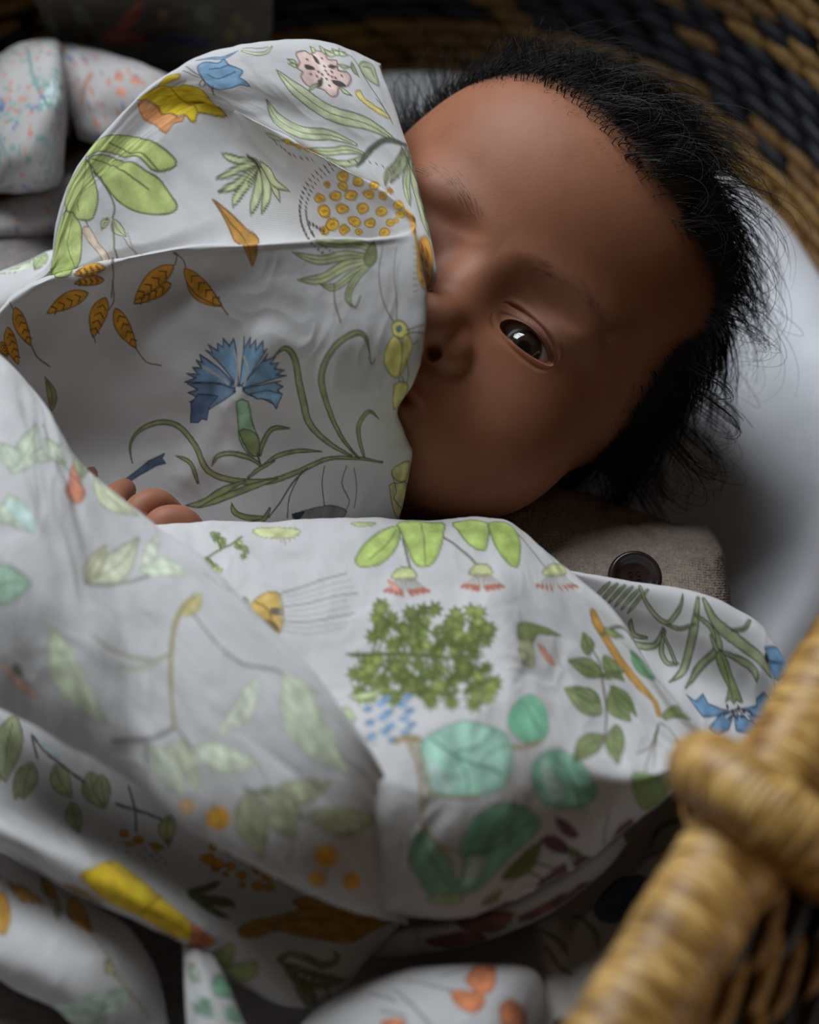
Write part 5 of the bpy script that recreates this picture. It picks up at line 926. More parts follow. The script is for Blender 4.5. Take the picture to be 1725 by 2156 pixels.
18,2,-22,-19,0,16,-16,-9,-17,18,3,7,-20,6,18,18,-8,-9,19],[1,214,194,68,1377,1157,-18,-1,-3,21,-10,-18,-16,12,6,-20,-17,-6,17,-8,-5,-19,16,9,10,-18,2,20,18,-2,
-12,15],[0,191,192,153,1314,1331,9,78,5,24,8,33],[1,215,194,68,1348,1385,-20,-4,-5,22,-10,-19,-18,11,8,-22,-19,-8,20,-7,-4,-20,17,12,13,-15,1,20,20,1,-15,12],
[1,214,194,68,1381,1417,-18,5,3,24,-15,-15,-13,21,0,-32,-19,-1,15,-16,-11,-17,19,3,6,-18,8,18,17,-6,-8,21],[1,216,194,68,1321,1475,-17,-16,-11,24,-3,-29,-20,0,
14,-19,-13,-20,20,3,3,-24,11,19,17,-14,-6,25,18,12,-19,11],[1,217,194,68,1345,1489,-22,-1,-2,30,-13,-25,-18,18,6,-31,-20,-12,20,-12,-7,-29,19,14,11,-27,4,33,21,
-3,-14,23],[1,204,194,68,1391,1518,-21,3,1,32,-14,-24,-15,19,2,-31,-20,-6,17,-15,-10,-26,19,8,8,-28,7,28,20,-10,-11,30],[1,218,194,68,1371,1595,-16,-15,-10,24,
-4,-29,-18,4,12,-22,-14,-20,19,0,1,-27,11,23,16,-14,-5,27,18,11,-17,10],[0,191,192,153,1366,1340,30,-74,9,-20,15,-25],[1,219,194,68,1422,1321,-20,3,1,23,-15,
-15,-16,16,2,-22,-21,-2,18,-12,-11,-19,21,6,8,-23,7,23,20,-7,-11,18],[1,220,194,68,1460,1286,-18,2,1,20,-13,-14,-14,13,3,-18,-18,-4,16,-12,-7,-21,16,8,9,-24,4,
25,17,-5,-10,18],[1,221,194,68,1465,1268,-19,-4,-5,22,-9,-20,-18,11,8,-24,-17,-12,20,-9,-4,-25,16,14,13,-19,0,27,19,4,-15,15],[1,208,194,68,1468,1228,-16,-1,0,
23,-11,-18,-13,15,3,-23,-16,-4,14,-12,-7,-19,16,7,7,-20,5,21,16,-4,-10,18],[1,198,194,68,1470,1220,-16,-6,-4,23,-9,-21,-16,11,7,-22,-16,-9,17,-8,-4,-23,15,13,
10,-20,2,24,17,2,-13,15],[1,201,194,68,1414,1171,-18,-11,-10,21,-3,-24,-20,4,12,-18,-14,-15,20,0,1,-23,12,18,16,-13,-4,22,18,7,-17,10],[0,191,192,153,1417,1346,
9,84,4,25,9,37],[1,204,194,68,1495,1431,-14,-15,-12,18,0,-24,-18,-2,14,-13,-11,-17,17,5,5,-19,8,18,16,-7,-7,18,16,10,-17,5],[1,222,194,68,1487,1434,-14,-11,-8,
20,-4,-23,-16,3,10,-16,-12,-14,16,2,1,-19,10,15,14,-10,-4,18,16,6,-15,8],[1,208,194,68,1470,1472,-21,-11,-6,36,-9,-36,-20,12,9,-30,-18,-16,21,-6,-4,-24,17,16,
13,-18,1,25,21,3,-16,18],[1,195,194,68,1417,1520,-14,-18,-10,21,-1,-27,-17,0,12,-19,-10,-22,16,3,4,-25,8,22,15,-10,-6,24,15,14,-16,8],[1,216,194,68,1430,1519,
-19,3,3,35,-15,-24,-13,22,0,-32,-19,-3,16,-19,-11,-27,19,8,6,-32,7,30,18,-11,-8,29],[1,200,194,68,1446,1625,-18,-19,-7,25,-7,-30,-19,3,11,-24,-16,-23,19,0,0,
-35,13,28,15,-20,-2,38,18,14,-16,11],[0,191,192,153,1467,1358,28,-74,8,-15,14,-21],[1,223,194,68,1528,1368,-15,-10,-10,17,-2,-20,-18,3,12,-16,-12,-14,17,1,3,
-20,10,16,14,-11,-5,19,16,7,-16,8],[1,224,194,68,1514,1309,-17,6,3,21,-14,-13,-12,18,-1,-22,-18,0,14,-14,-11,-19,18,5,4,-22,9,21,16,-8,-7,18],[1,225,194,68,
1525,1311,-16,-9,-11,17,-3,-21,-19,2,13,-16,-12,-19,18,4,3,-24,10,22,17,-12,-6,23,18,6,-18,9],[1,200,194,68,1550,1270,-16,-2,-4,17,-8,-15,-14,7,6,-18,-13,-11,
15,-4,-3,-22,12,15,10,-14,1,20,15,1,-11,12],[1,215,194,68,1539,1258,-14,-12,-9,17,-2,-22,-16,0,11,-16,-11,-17,17,2,3,-21,9,21,13,-6,-5,19,15,10,-15,5],[1,204,
194,68,1543,1184,-16,-3,1,23,-12,-18,-12,14,1,-22,-16,-7,14,-10,-9,-23,16,12,6,-20,7,20,16,-3,-9,18],[0,191,192,153,1516,1366,10,109,5,36,9,53],[1,226,194,68,
1574,1436,-17,-7,-3,35,-8,-34,-15,11,6,-26,-15,-10,15,-6,-5,-19,14,12,10,-16,2,20,16,1,-11,15],[1,227,194,68,1547,1478,-17,-6,0,36,-11,-33,-13,16,3,-36,-15,-13,
14,-10,-6,-22,15,10,8,-18,4,23,16,-2,-10,24],[1,202,194,68,1607,1605,-22,-28,-7,50,-9,-58,-20,-1,10,-38,-17,-34,20,4,-1,-50,15,39,15,-32,-1,52,22,14,-18,27],[1,
219,194,68,1604,1601,-22,6,6,43,-19,-28,-14,25,-2,-49,-21,-23,15,-23,-13,-44,21,19,5,-45,11,47,19,-14,-8,51],[1,228,194,68,1581,1674,-23,-10,-3,23,-12,-26,-19,
2,8,-28,-19,-34,19,5,-5,-56,17,45,13,-38,2,59,22,14,-15,18],[1,229,194,68,1519,1692,-18,-23,-13,11,-1,-30,-22,-12,16,-15,-13,-38,21,18,5,-40,10,47,19,-1,-8,32,
20,29,-21,-4],[0,191,192,175,1042,1316,128,3,71,3,67,10,65,13,56,11,47,4,66,-4],[0,191,192,153,1109,1315,13,69,6,17,11,23],[1,230,194,68,1184,1367,-17,-13,-15,
15,-1,-20,-22,0,18,-13,-13,-16,22,4,6,-19,10,17,20,-7,-10,17,19,10,-21,5],[1,231,194,68,1162,1392,-20,-7,-9,22,-7,-21,-22,7,12,-19,-18,-11,22,-4,-1,-20,16,13,
17,-13,-3,20,21,3,-18,11],[1,232,194,68,1116,1412,-16,-9,-11,16,-3,-19,-19,2,14,-13,-13,-13,19,1,3,-17,10,14,16,-10,-5,17,17,6,-18,7],[1,233,194,68,1182,1420,
-18,6,4,24,-16,-14,-12,22,-1,-26,-20,3,15,-18,-13,-16,20,2,4,-19,10,17,17,-10,-7,19],[1,234,194,68,1188,1492,-15,-18,-12,25,-2,-31,-19,2,14,-20,-12,-18,19,2,5,
-22,9,20,17,-10,-7,23,17,11,-18,8],[1,235,194,68,1131,1508,-22,13,7,39,-21,-23,-13,34,-4,-40,-25,5,18,-31,-16,-26,25,3,5,-32,12,27,21,-16,-8,32],[0,191,192,153,
1171,1317,26,-71,9,-14,14,-18],[1,236,194,68,1261,1318,-20,-3,-6,20,-9,-17,-19,8,9,-18,-18,-9,20,-7,-3,-20,16,12,13,-13,1,18,20,2,-16,11],[1,237,194,68,1268,
1299,-17,-7,-8,15,-5,-17,-18,4,11,-14,-14,-12,19,1,0,-17,12,14,14,-10,-3,17,17,5,-16,6],[1,238,194,68,1230,1244,-22,0,0,21,-15,-16,-18,14,4,-21,-22,-4,20,-11,
-9,-18,20,7,10,-19,6,20,22,-4,-13,17],[1,239,194,68,1217,1238,-18,-9,-10,17,-4,-19,-21,4,13,-15,-15,-14,21,0,2,-20,12,16,17,-11,-5,20,20,6,-19,7],[1,240,194,68,
1262,1187,-17,7,2,19,-13,-11,-13,13,1,-18,-18,-1,14,-11,-10,-16,17,3,6,-20,7,18,17,-10,-8,20],[1,241,194,68,1225,1154,-21,4,0,22,-14,-16,-16,14,3,-22,-21,-6,19,
-12,-9,-24,19,11,9,-22,6,24,20,-4,-11,19],[0,191,192,153,1231,1320,13,72,5,18,10,26],[1,242,194,68,1298,1357,-20,-2,-4,22,-11,-19,-19,10,7,-21,-19,-7,20,-7,-6,
-21,18,10,12,-16,3,20,20,0,-14,15],[1,243,194,68,1252,1406,-16,-14,-14,15,0,-21,-21,-2,16,-13,-11,-16,20,4,6,-19,9,17,19,-7,-9,19,17,11,-19,4],[1,244,194,68,
1290,1412,-21,-2,-3,26,-12,-22,-18,12,6,-24,-21,-8,20,-8,-6,-21,18,11,12,-18,4,22,21,-3,-15,18],[1,241,194,68,1308,1456,-17,-8,-6,24,-7,-24,-16,6,8,-21,-14,-13,
17,-2,-1,-21,13,14,12,-14,-1,21,17,1,-14,14],[1,245,194,68,1307,1508,-15,-10,-9,23,-3,-26,-16,5,10,-21,-12,-20,17,3,1,-25,11,20,14,-14,-5,25,16,8,-15,10],[1,
242,194,68,1241,1554,-15,-17,-11,24,-1,-34,-19,-4,14,-21,-10,-21,17,4,6,-27,8,24,17,-10,-8,28,16,16,-17,9],[0,191,192,153,1290,1324,26,-68,9,-21,14,-26],[1,246,
194,68,1379,1305,-16,4,2,16,-12,-10,-12,12,1,-17,-17,-1,13,-10,-9,-14,16,3,6,-18,6,17,16,-8,-8,17],[1,247,194,68,1325,1304,-16,-7,-8,15,-5,-16,-18,3,10,-13,-14,
-10,18,-1,-1,-19,13,13,13,-15,-2,21,17,3,-15,10],[1,248,194,68,1375,1240,-17,2,-1,24,-11,-17,-14,16,3,-24,-17,-2,16,-15,-8,-19,17,5,8,-19,5,20,17,-6,-11,20],[1,
239,194,68,1340,1210,-17,4,0,23,-12,-14,-13,18,2,-22,-17,-1,15,-14,-8,-16,17,3,7,-20,5,18,17,-8,-9,19],[1,249,194,68,1382,1197,-16,1,-1,22,-11,-16,-13,15,3,-21,
-17,-2,15,-12,-8,-17,16,6,7,-19,5,19,17,-6,-10,17],[1,244,194,68,1324,1183,-18,-7,-11,22,-4,-22,-20,8,13,-22,-15,-12,20,-5,1,-23,13,16,16,-15,-4,22,19,5,-18,
12],[0,191,192,153,1347,1332,11,72,5,23,9,25],[1,250,194,68,1411,1390,-19,0,-2,19,-11,-18,-15,8,5,-20,-17,-9,17,-6,-5,-17,16,8,11,-16,2,20,18,0,-13,16],[1,248,
194,68,1423,1408,-16,2,1,20,-11,-15,-12,14,1,-18,-16,-3,14,-9,-7,-19,14,10,7,-19,5,18,15,-6,-8,15],[1,241,194,68,1403,1419,-16,5,2,22,-13,-14,-11,18,0,-22,-16,
-5,13,-11,-9,-20,16,8,6,-19,6,22,15,-8,-7,16],[1,251,194,68,1412,1495,-19,-3,-4,31,-10,-26,-17,15,6,-30,-18,-11,18,-12,-5,-25,16,11,11,-23,3,27,19,-2,-13,23],
[1,252,194,68,1365,1497,-19,6,3,29,-15,-19,-13,22,0,-29,-20,-1,15,-18,-11,-24,19,7,5,-28,9,26,18,-13,-8,27],[1,253,194,68,1364,1535,-17,-3,-2,26,-10,-22,-14,14,
4,-25,-16,-7,15,-11,-6,-22,16,10,8,-21,4,25,16,-3,-11,20],[0,191,192,153,1403,1334,25,-71,9,-20,13,-22],[1,254,194,68,1478,1333,-18,3,1,20,-13,-14,-14,14,3,-23,
-18,-5,16,-11,-8,-17,17,6,7,-19,5,21,17,-5,-9,18],[1,253,194,68,1452,1290,-18,4,2,19,-13,-12,-13,14,1,-18,-18,-2,15,-12,-9,-19,17,5,7,-23,6,23,17,-8,-9,20],[1,
255,194,68,1483,1286,-13,-11,-10,17,-2,-20,-16,3,11,-14,-10,-17,16,2,2,-21,9,19,13,-10,-4,18,14,10,-15,5],[1,256,194,68,1483,1250,-12,-11,-11,15,0,-22,-15,-3,
12,-13,-9,-18,15,5,4,-21,7,21,14,-5,-6,19,13,9,-15,5],[1,253,194,68,1489,1226,-12,-14,-10,13,1,-22,-15,-4,12,-12,-8,-19,15,7,5,-20,5,22,14,-3,-7,18,13,10,-15,
4],[1,257,194,68,1490,1176,-15,-1,1,24,-11,-18,-12,14,1,-22,-16,-2,14,-13,-9,-17,16,4,5,-18,7,18,15,-3,-8,17],[0,191,192,153,1456,1344,11,78,5,22,9,38],[1,258,
194,68,1501,1390,-20,1,1,24,-14,-18,-15,15,3,-23,-19,-6,16,-10,-8,-21,18,9,8,-21,6,23,19,-6,-11,19],[1,238,194,68,1506,1420,-20,3,1,32,-14,-24,-15,19,2,-29,-19,
-5,16,-13,-9,-20,18,8,7,-20,7,21,19,-6,-10,19],[1,259,194,68,1482,1461,-15,-16,-9,23,-3,-28,-16,1,11,-17,-12,-16,17,2,2,-19,9,16,15,-10,-5,19,16,8,-15,9],[1,
260,194,68,1533,1551,-19,-7,-1,38,-12,-36,-15,15,4,-38,-18,-17,17,-12,-7,-39,17,23,9,-32,4,43,19,1,-12,26],[1,242,194,68,1534,1573,-18,-14,-2,42,-11,-41,-15,12,
5,-33,-16,-20,16,-6,-5,-41,15,28,10,-31,3,40,17,4,-12,25],[1,257,194,68,1528,1661,-17,-31,-11,19,-3,-37,-19,-12,14,-21,-12,-34,18,13,4,-38,10,39,17,-10,-6,39,
18,36,-19,-1],[0,191,192,153,1510,1350,23,-69,8,-15,12,-19],[1,259,194,68,1531,1340,-13,-11,-11,14,0,-19,-16,-1,13,-11,-9,-15,15,4,4,-16,8,15,14,-6,-6,15,14,9,
-16,4],[1,240,194,68,1583,1305,-17,2,1,20,-13,-14,-12,12,1,-19,-17,-4,15,-10,-9,-15,17,5,6,-18,6,18,17,-5,-9,16],[1,244,194,68,1586,1290,-17,-10,-9,19,-5,-21,
-19,4,12,-17,-14,-16,19,1,1,-21,12,17,17,-14,-5,22,19,6,-18,10],[1,261,194,68,1586,1276,-15,-8,-8,15,-3,-18,-17,3,11,-14,-11,-14,15,2,2,-18,10,15,14,-12,-4,19,
15,5,-15,8],[1,262,194,68,1556,1242,-14,-5,-5,18,-6,-18,-14,6,6,-17,-12,-14,14,-1,-2,-22,11,17,10,-12,0,20,15,3,-12,11],[1,263,194,68,1566,1200,-15,-1,-2,20,-9,
-19,-13,6,5,-19,-15,-10,15,-6,-5,-22,13,14,8,-16,2,24,16,0,-11,15],[0,191,192,175,1061,1322,121,-2,67,0,127,17,53,7,45,3,63,-7],[0,191,192,153,1200,1368,-12,17,
-4,11],[1,264,194,68,1205,1381,-5,-2,-2,5,-2,-5,-5,2,3,-5,-4,-3,5,0,0,-6,4,4,4,-3,-1,5,5,1,-4,3],[1,265,194,68,1201,1385,-5,0,1,5,-4,-3,-3,3,0,-5,-5,-1,4,-2,-2,
-4,5,1,1,-4,2,4,5,-1,-3,4],[1,266,194,68,1194,1403,-4,-3,-4,4,0,-6,-5,0,4,-3,-3,-5,5,1,2,-5,2,5,5,-2,-2,5,4,2,-5,2],[1,267,194,68,1191,1399,-5,-1,-1,5,-2,-5,-5,
3,2,-5,-5,-3,5,-1,-1,-6,4,4,4,-4,0,5,5,0,-4,4],[1,268,194,68,1187,1409,-5,-3,-3,5,-1,-6,-5,0,4,-4,-4,-5,5,1,1,-6,3,5,5,-3,-1,6,5,2,-5,2],[1,269,194,68,1188,
1421,-6,-1,0,8,-4,-7,-6,4,2,-7,-6,-2,6,-3,-2,-7,5,4,4,-6,1,6,6,0,-4,5],[0,191,192,153,1229,1403,19,-10,11,-2],[1,270,194,68,1257,1418,-6,2,1,7,-5,-5,-4,6,0,-8,
-6,0,5,-5,-4,-5,6,1,1,-7,3,7,6,-3,-3,6],[1,271,194,68,1246,1403,-5,-2,-2,5,-1,-5,-6,1,3,-5,-4,-3,5,-1,0,-5,4,4,4,-4,-1,6,6,1,-5,3],[1,272,194,68,1258,1396,-6,
-2,-1,6,-3,-6,-6,3,3,-6,-5,-3,6,-1,-1,-7,5,4,4,-4,0,6,6,1,-5,3],[1,273,194,68,1267,1392,-5,0,1,6,-4,-4,-4,3,1,-5,-5,-1,4,-3,-3,-5,5,2,2,-5,2,5,5,-1,-3,5],[1,
274,194,68,1273,1396,-5,-4,-4,6,0,-7,-6,0,4,-4,-4,-5,6,1,1,-6,3,5,5,-3,-2,6,6,3,-6,2],[1,275,194,68,1274,1389,-5,-1,-1,5,-2,-5,-5,2,2,-5,-4,-2,5,-1,-1,-5,4,3,3,
-4,0,5,5,0,-4,4],[0,191,192,153,1257,1445,-11,23,-4,16],[1,276,194,68,1268,1477,-6,-2,-1,10,-3,-9,-6,4,2,-9,-5,-4,5,-3,-1,-8,5,5,3,-7,1,9,6,0,-4,6],[1,277,194,
68,1266,1488,-5,-2,-1,9,-3,-8,-5,3,2,-8,-4,-4,5,-2,-2,-8,5,5,3,-6,0,8,6,1,-4,5],[1,214,194,68,1258,1502,-5,-6,-3,9,0,-11,-6,1,4,-7,-4,-8,5,2,1,-9,3,8,5,-4,-1,8,
5,4,-5,3],[1,278,194,68,1250,1491,-5,-1,0,10,-3,-8,-4,5,0,-9,-4,-3,4,-3,-2,-7,5,3,2,-7,1,8,5,-1,-3,6],[1,279,194,68,1243,1498,-6,-4,-1,10,-3,-10,-5,2,3,-8,-5,
-5,6,-1,-1,-8,4,5,4,-6,0,9,5,2,-4,5],[1,280,194,68,1241,1515,-6,-2,0,10,-3,-9,-5,4,1,-9,-5,-5,5,-3,-1,-9,5,5,3,-7,0,10,6,0,-4,7],[0,191,192,175,1181,1351,35,35,
33,48,25,33],[0,191,192,153,1288,1400,-10,16,-4,11],[1,281,194,68,1299,1425,-4,-2,-3,6,-1,-7,-5,1,3,-5,-3,-4,5,0,0,-6,3,5,4,-4,-1,6,5,1,-5,3],[1,282,194,68,
1290,1420,-5,2,0,6,-3,-4,-4,5,0,-7,-5,0,4,-4,-3,-5,5,1,2,-5,2,5,4,-2,-2,5],[1,283,194,68,1279,1417,-4,1,0,5,-2,-4,-3,3,0,-5,-4,-1,4,-2,-2,-5,4,2,1,-4,2,4,4,-1,
-3,4],[1,284,194,68,1273,1430,-4,-2,-2,4,-1,-5,-4,1,3,-5,-4,-3,5,0,0,-5,3,4,3,-3,-1,5,5,2,-4,2],[1,285,194,68,1274,1437,-4,-2,-2,6,-1,-6,-4,1,2,-5,-4,-3,4,-1,0,
-5,3,4,4,-4,-1,6,5,1,-4,3],[1,273,194,68,1277,1446,-5,0,0,6,-3,-5,-3,4,0,-6,-4,-2,4,-3,-2,-5,4,2,2,-5,1,6,5,-1,-3,5],[0,191,192,153,1311,1435,16,-12,9,-3],[1,
280,194,68,1325,1440,-4,-1,-1,6,-2,-5,-4,3,2,-7,-4,-3,4,-2,-1,-6,4,3,2,-5,0,7,5,-1,-3,5],[1,272,194,68,1327,1428,-5,-2,-1,8,-2,-7,-5,2,2,-6,-4,-3,5,-2,-1,-6,4,
4,3,-5,0,6,5,1,-4,4],[1,286,194,68,1338,1442,-4,-6,-3,7,0,-9,-5,-1,4,-5,-3,-6,5,2,2,-7,2,6,4,-3,-2,7,4,5,-5,1],[1,274,194,68,1335,1417,-4,0,-1,6,-2,-5,-4,3,1,
-6,-4,-1,4,-3,-1,-5,4,2,2,-4,1,5,4,0,-3,4],[1,287,194,68,1348,1425,-4,-3,-2,7,-2,-8,-4,2,2,-6,-4,-4,5,-1,0,-6,3,5,4,-4,-1,6,5,2,-4,3],[1,274,194,68,1347,1409,
-4,1,1,5,-3,-3,-3,4,0,-6,-4,0,3,-4,-2,-4,4,1,1,-4,2,4,4,-1,-2,4],[0,191,192,153,1334,1477,-10,20,-3,12],[1,285,194,68,1338,1499,-3,-5,-3,5,0,-6,-5,-1,4,-4,-2,
-5,4,2,1,-6,2,6,4,-3,-2,6,4,3,-5,1],[1,285,194,68,1335,1494,-5,0,0,7,-3,-6,-4,4,1,-7,-4,-2,4,-2,-1,-7,4,4,2,-6,1,6,5,0,-3,5],[1,274,194,68,1336,1510,-4,0,0,6,
-2,-4,-3,3,0,-5,-3,-1,3,-3,-2,-5,4,2,1,-5,2,5,3,-1,-2,5],[1,282,194,68,1323,1508,-4,-2,-1,7,-3,-6,-4,3,2,-6,-5,-3,5,-2,-1,-7,4,4,3,-5,0,6,5,1,-3,4],[1,288,194,
68,1319,1513,-4,-2,-2,6,-2,-6,-5,2,3,-7,-4,-4,5,0,0,-7,3,4,4,-4,-1,7,5,1,-4,4],[1,289,194,68,1314,1526,-3,-3,-2,6,-1,-6,-4,1,2,-5,-3,-3,4,-1,1,-6,2,5,3,-4,0,6,
3,1,-3,3],[0,191,192,175,1272,1384,29,34,27,50,19,27],[0,191,192,153,1384,1396,-11,18,-2,20],[1,267,194,68,1385,1407,-5,-2,-2,5,-1,-7,-5,0,4,-4,-4,-5,5,1,1,-6,
2,6,4,-3,-1,6,4,2,-4,2],[1,290,194,68,1382,1413,-5,-1,-2,6,-2,-5,-5,2,2,-7,-5,-5,5,0,-1,-8,5,6,3,-5,1,7,5,1,-4,5],[1,285,194,68,1381,1416,-6,1,0,6,-4,-3,-4,5,1,
-7,-6,-3,5,-3,-3,-8,5,4,2,-7,2,8,6,-1,-3,4],[1,291,194,68,1371,1427,-7,-1,-1,6,-3,-6,-4,2,2,-7,-5,-5,5,-1,-1,-8,4,6,4,-5,0,8,5,2,-4,3],[1,278,194,68,1359,1435,
-4,-6,-3,5,0,-8,-4,-1,3,-4,-2,-6,4,2,1,-6,2,7,4,-2,-2,6,4,4,-4,1],[1,214,194,68,1366,1445,-4,-1,-2,6,-1,-6,-5,3,2,-6,-4,-3,5,-2,-1,-5,4,3,3,-5,0,6,5,0,-4,5],[0,
191,192,153,1410,1431,17,-9,10,-2],[1,292,194,68,1428,1446,-5,-3,-2,8,-2,-8,-5,2,2,-7,-5,-5,6,-1,-1,-8,4,6,4,-5,0,8,6,1,-5,4],[1,214,194,68,1435,1449,-4,-2,-1,
6,-2,-6,-4,1,2,-5,-4,-4,4,-1,0,-6,3,4,3,-4,0,6,4,1,-3,4],[1,293,194,68,1440,1428,-5,0,0,6,-4,-5,-3,4,1,-7,-5,-2,4,-3,-2,-6,5,3,2,-5,1,6,5,0,-3,4],[1,294,194,68,
1445,1441,-4,-4,-3,5,0,-7,-5,-1,4,-4,-3,-5,4,2,2,-6,2,5,4,-2,-2,6,4,3,-4,1],[1,280,194,68,1447,1418,-4,1,1,6,-4,-4,-3,4,0,-6,-5,-1,4,-3,-3,-5,5,2,1,-6,2,5,4,-1,
-2,5],[1,295,194,68,1455,1416,-5,0,0,7,-3,-5,-4,4,1,-7,-5,-1,4,-3,-2,-5,5,2,2,-5,1,6,5,-2,-3,5],[0,191,192,153,1436,1484,-11,28,-4,17],[1,278,194,68,1449,1532,
-4,-4,-2,7,-1,-9,-5,1,3,-6,-3,-7,4,0,0,-9,3,8,4,-4,-1,8,4,4,-4,3],[1,207,194,68,1440,1525,-6,-2,0,9,-3,-9,-5,4,2,-9,-5,-4,5,-3,-2,-10,4,6,3,-8,1,10,5,0,-3,7],
[1,296,194,68,1428,1534,-4,-6,-3,6,0,-8,-5,0,3,-5,-3,-7,5,2,1,-8,2,7,4,-3,-2,7,4,5,-4,1],[1,297,194,68,1425,1532,-6,-1,0,10,-3,-8,-5,5,1,-10,-5,-3,5,-4,-2,-8,5,
4,2,-9,2,10,5,-1,-3,8],[1,298,194,68,1429,1559,-5,-3,-1,10,-3,-9,-4,4,1,-10,-4,-5,4,-2,-1,-9,4,5,3,-7,1,10,5,1,-3,6],[1,299,194,68,1423,1561,-5,2,1,10,-4,-8,-3,
7,-1,-10,-5,-2,4,-5,-3,-9,5,3,2,-9,2,9,5,-2,-2,8],[0,191,192,175,1367,1372,31,41,30,58,23,46],[0,191,192,153,1449,1406,-10,16,-3,11],[1,280,194,68,1457,1418,-4,
1,1,6,-4,-4,-3,5,0,-6,-5,-1,4,-3,-3,-5,4,1,2,-5,2,5,4,-2,-2,5],[1,285,194,68,1455,1435,-4,0,0,7,-3,-6,-4,4,1,-6,-4,-2,4,-3,-2,-6,4,3,2,-5,1,6,5,-1,-3,5],[1,292,
194,68,1446,1437,-5,-2,-1,6,-2,-6,-4,2,2,-6,-4,-4,5,-1,-1,-6,4,5,3,-4,0,6,4,1,-4,3],[1,265,194,68,1443,1447,-4,-1,-1,6,-2,-6,-3,2,1,-5,-4,-4,5,-1,-1,-6,3,4,3,
-5,0,6,4,1,-3,4],[1,291,194,68,1441,1444,-4,0,0,7,-3,-5,-4,4,1,-7,-4,-1,4,-3,-2,-6,4,2,1,-5,2,6,4,-1,-3,5],[1,300,194,68,1433,1452,-4,-1,-1,6,-2,-6,-4,2,1,-6,
-3,-3,4,-1,-1,-7,3,4,3,-4,0,6,5,1,-4,4],[0,191,192,153,1471,1443,14,-10,9,-1],[1,283,194,68,1485,1453,-4,0,0,8,-3,-6,-3,5,1,-7,-4,-2,3,-3,-2,-6,4,2,1,-6,2,6,4,
-2,-2,6],[1,277,194,68,1492,1454,-4,-6,-3,7,0,-9,-5,0,3,-5,-3,-6,5,1,1,-7,2,6,4,-3,-1,7,4,4,-4,2],[1,284,194,68,1498,1457,-3,-6,-3,7,0,-9,-5,-1,3,-4,-2,-6,4,1,
0,-7,3,7,3,-3,-1,6,4,4,-4,2],[1,301,194,68,1497,1427,-5,0,0,6,-3,-5,-4,4,1,-6,-4,-2,4,-3,-2,-5,4,2,2,-5,2,6,4,-1,-3,5],[1,302,194,68,1508,1433,-5,0,0,8,-3,-6,
-4,5,1,-8,-5,-2,4,-4,-2,-6,4,3,2,-6,2,6,5,-1,-3,6],[1,302,194,68,1508,1425,-4,-1,0,6,-3,-5,-3,3,1,-6,-4,-2,4,-2,-1,-4,3,2,2,-4,1,5,4,0,-3,4],[0,191,192,153,
1493,1505,-10,22,-3,17],[1,298,194,68,1497,1535,-4,-6,-2,8,-1,-10,-3,0,2,-5,-3,-6,4,1,0,-7,3,6,3,-3,-1,7,4,3,-4,3],[1,269,194,68,1492,1536,-5,-3,-1,10,-2,-10,
-5,3,2,-10,-5,-5,5,-1,-1,-10,4,6,3,-6,0,9,5,2,-3,5],[1,303,194,68,1492,1560,-3,-4,-2,5,-1,-7,-4,1,2,-6,-3,-7,4,1,0,-9,3,8,2,-5,0,9,4,3,-4,3],[1,291,194,68,1481,
1540,-3,-6,-3,6,0,-8,-4,-1,3,-5,-3,-6,4,2,1,-7,2,7,3,-2,-1,6,3,4,-3,2],[1,265,194,68,1475,1546,-4,-6,-2,6,-1,-8,-4,-1,3,-5,-3,-7,4,2,1,-7,2,7,4,-3,-2,7,4,4,-4,
2],[1,304,194,68,1477,1572,-3,-4,-2,6,-1,-7,-4,-1,2,-5,-2,-7,3,2,0,-9,3,8,3,-3,-1,7,4,4,-4,2],[0,191,192,175,1434,1389,27,36,25,62,20,48],[0,191,192,153,1217,
1196,-10,14,-4,9],[1,264,194,68,1222,1207,-4,-1,-2,4,-2,-4,-4,1,2,-4,-3,-3,4,0,0,-5,3,4,4,-3,-1,4,5,1,-4,2],[1,265,194,68,1218,1210,-4,0,1,4,-3,-2,-3,2,0,-4,-4,
0,3,-2,-2,-4,4,2,2,-4,1,4,4,-2,-2,4],[1,266,194,68,1212,1224,-3,-2,-3,3,0,-4,-5,-1,4,-2,-3,-4,5,1,1,-4,2,4,4,-2,-2,4,4,2,-4,1],[1,267,194,68,1210,1221,-4,-1,-2,
4,-2,-4,-4,2,2,-4,-4,-2,5,-1,-1,-4,3,3,3,-3,0,4,5,0,-4,3],[1,268,194,68,1207,1228,-5,-2,-2,4,-1,-5,-5,0,3,-3,-3,-3,5,0,1,-4,2,4,5,-3,-2,5,5,1,-5,2],[1,269,194,
68,1207,1236,-5,0,-1,5,-3,-4,-5,2,2,-5,-5,-1,5,-2,-2,-5,5,3,3,-5,1,5,5,0,-4,4],[0,191,192,153,1242,1226,16,-9,10,-4],[1,270,194,68,1266,1236,-5,2,1,5,-4,-3,-3,
4,-1,-5,-5,0,4,-4,-3,-4,5,1,2,-6,2,5,5,-3,-2,6],[1,271,194,68,1257,1225,-4,-1,-2,4,-1,-4,-5,1,3,-4,-4,-3,5,-1,0,-5,3,4,3,-4,0,5,4,1,-4,3],[1,272,194,68,1268,
1217,-5,0,-2,5,-2,-5,-5,3,2,-6,-4,-2,5,-2,-1,-6,4,4,4,-6,0,7,5,-1,-4,5],[1,273,194,68,1276,1211,-5,2,0,5,-3,-3,-3,4,0,-5,-4,0,4,-4,-3,-4,5,1,1,-5,2,5,4,-3,-2,
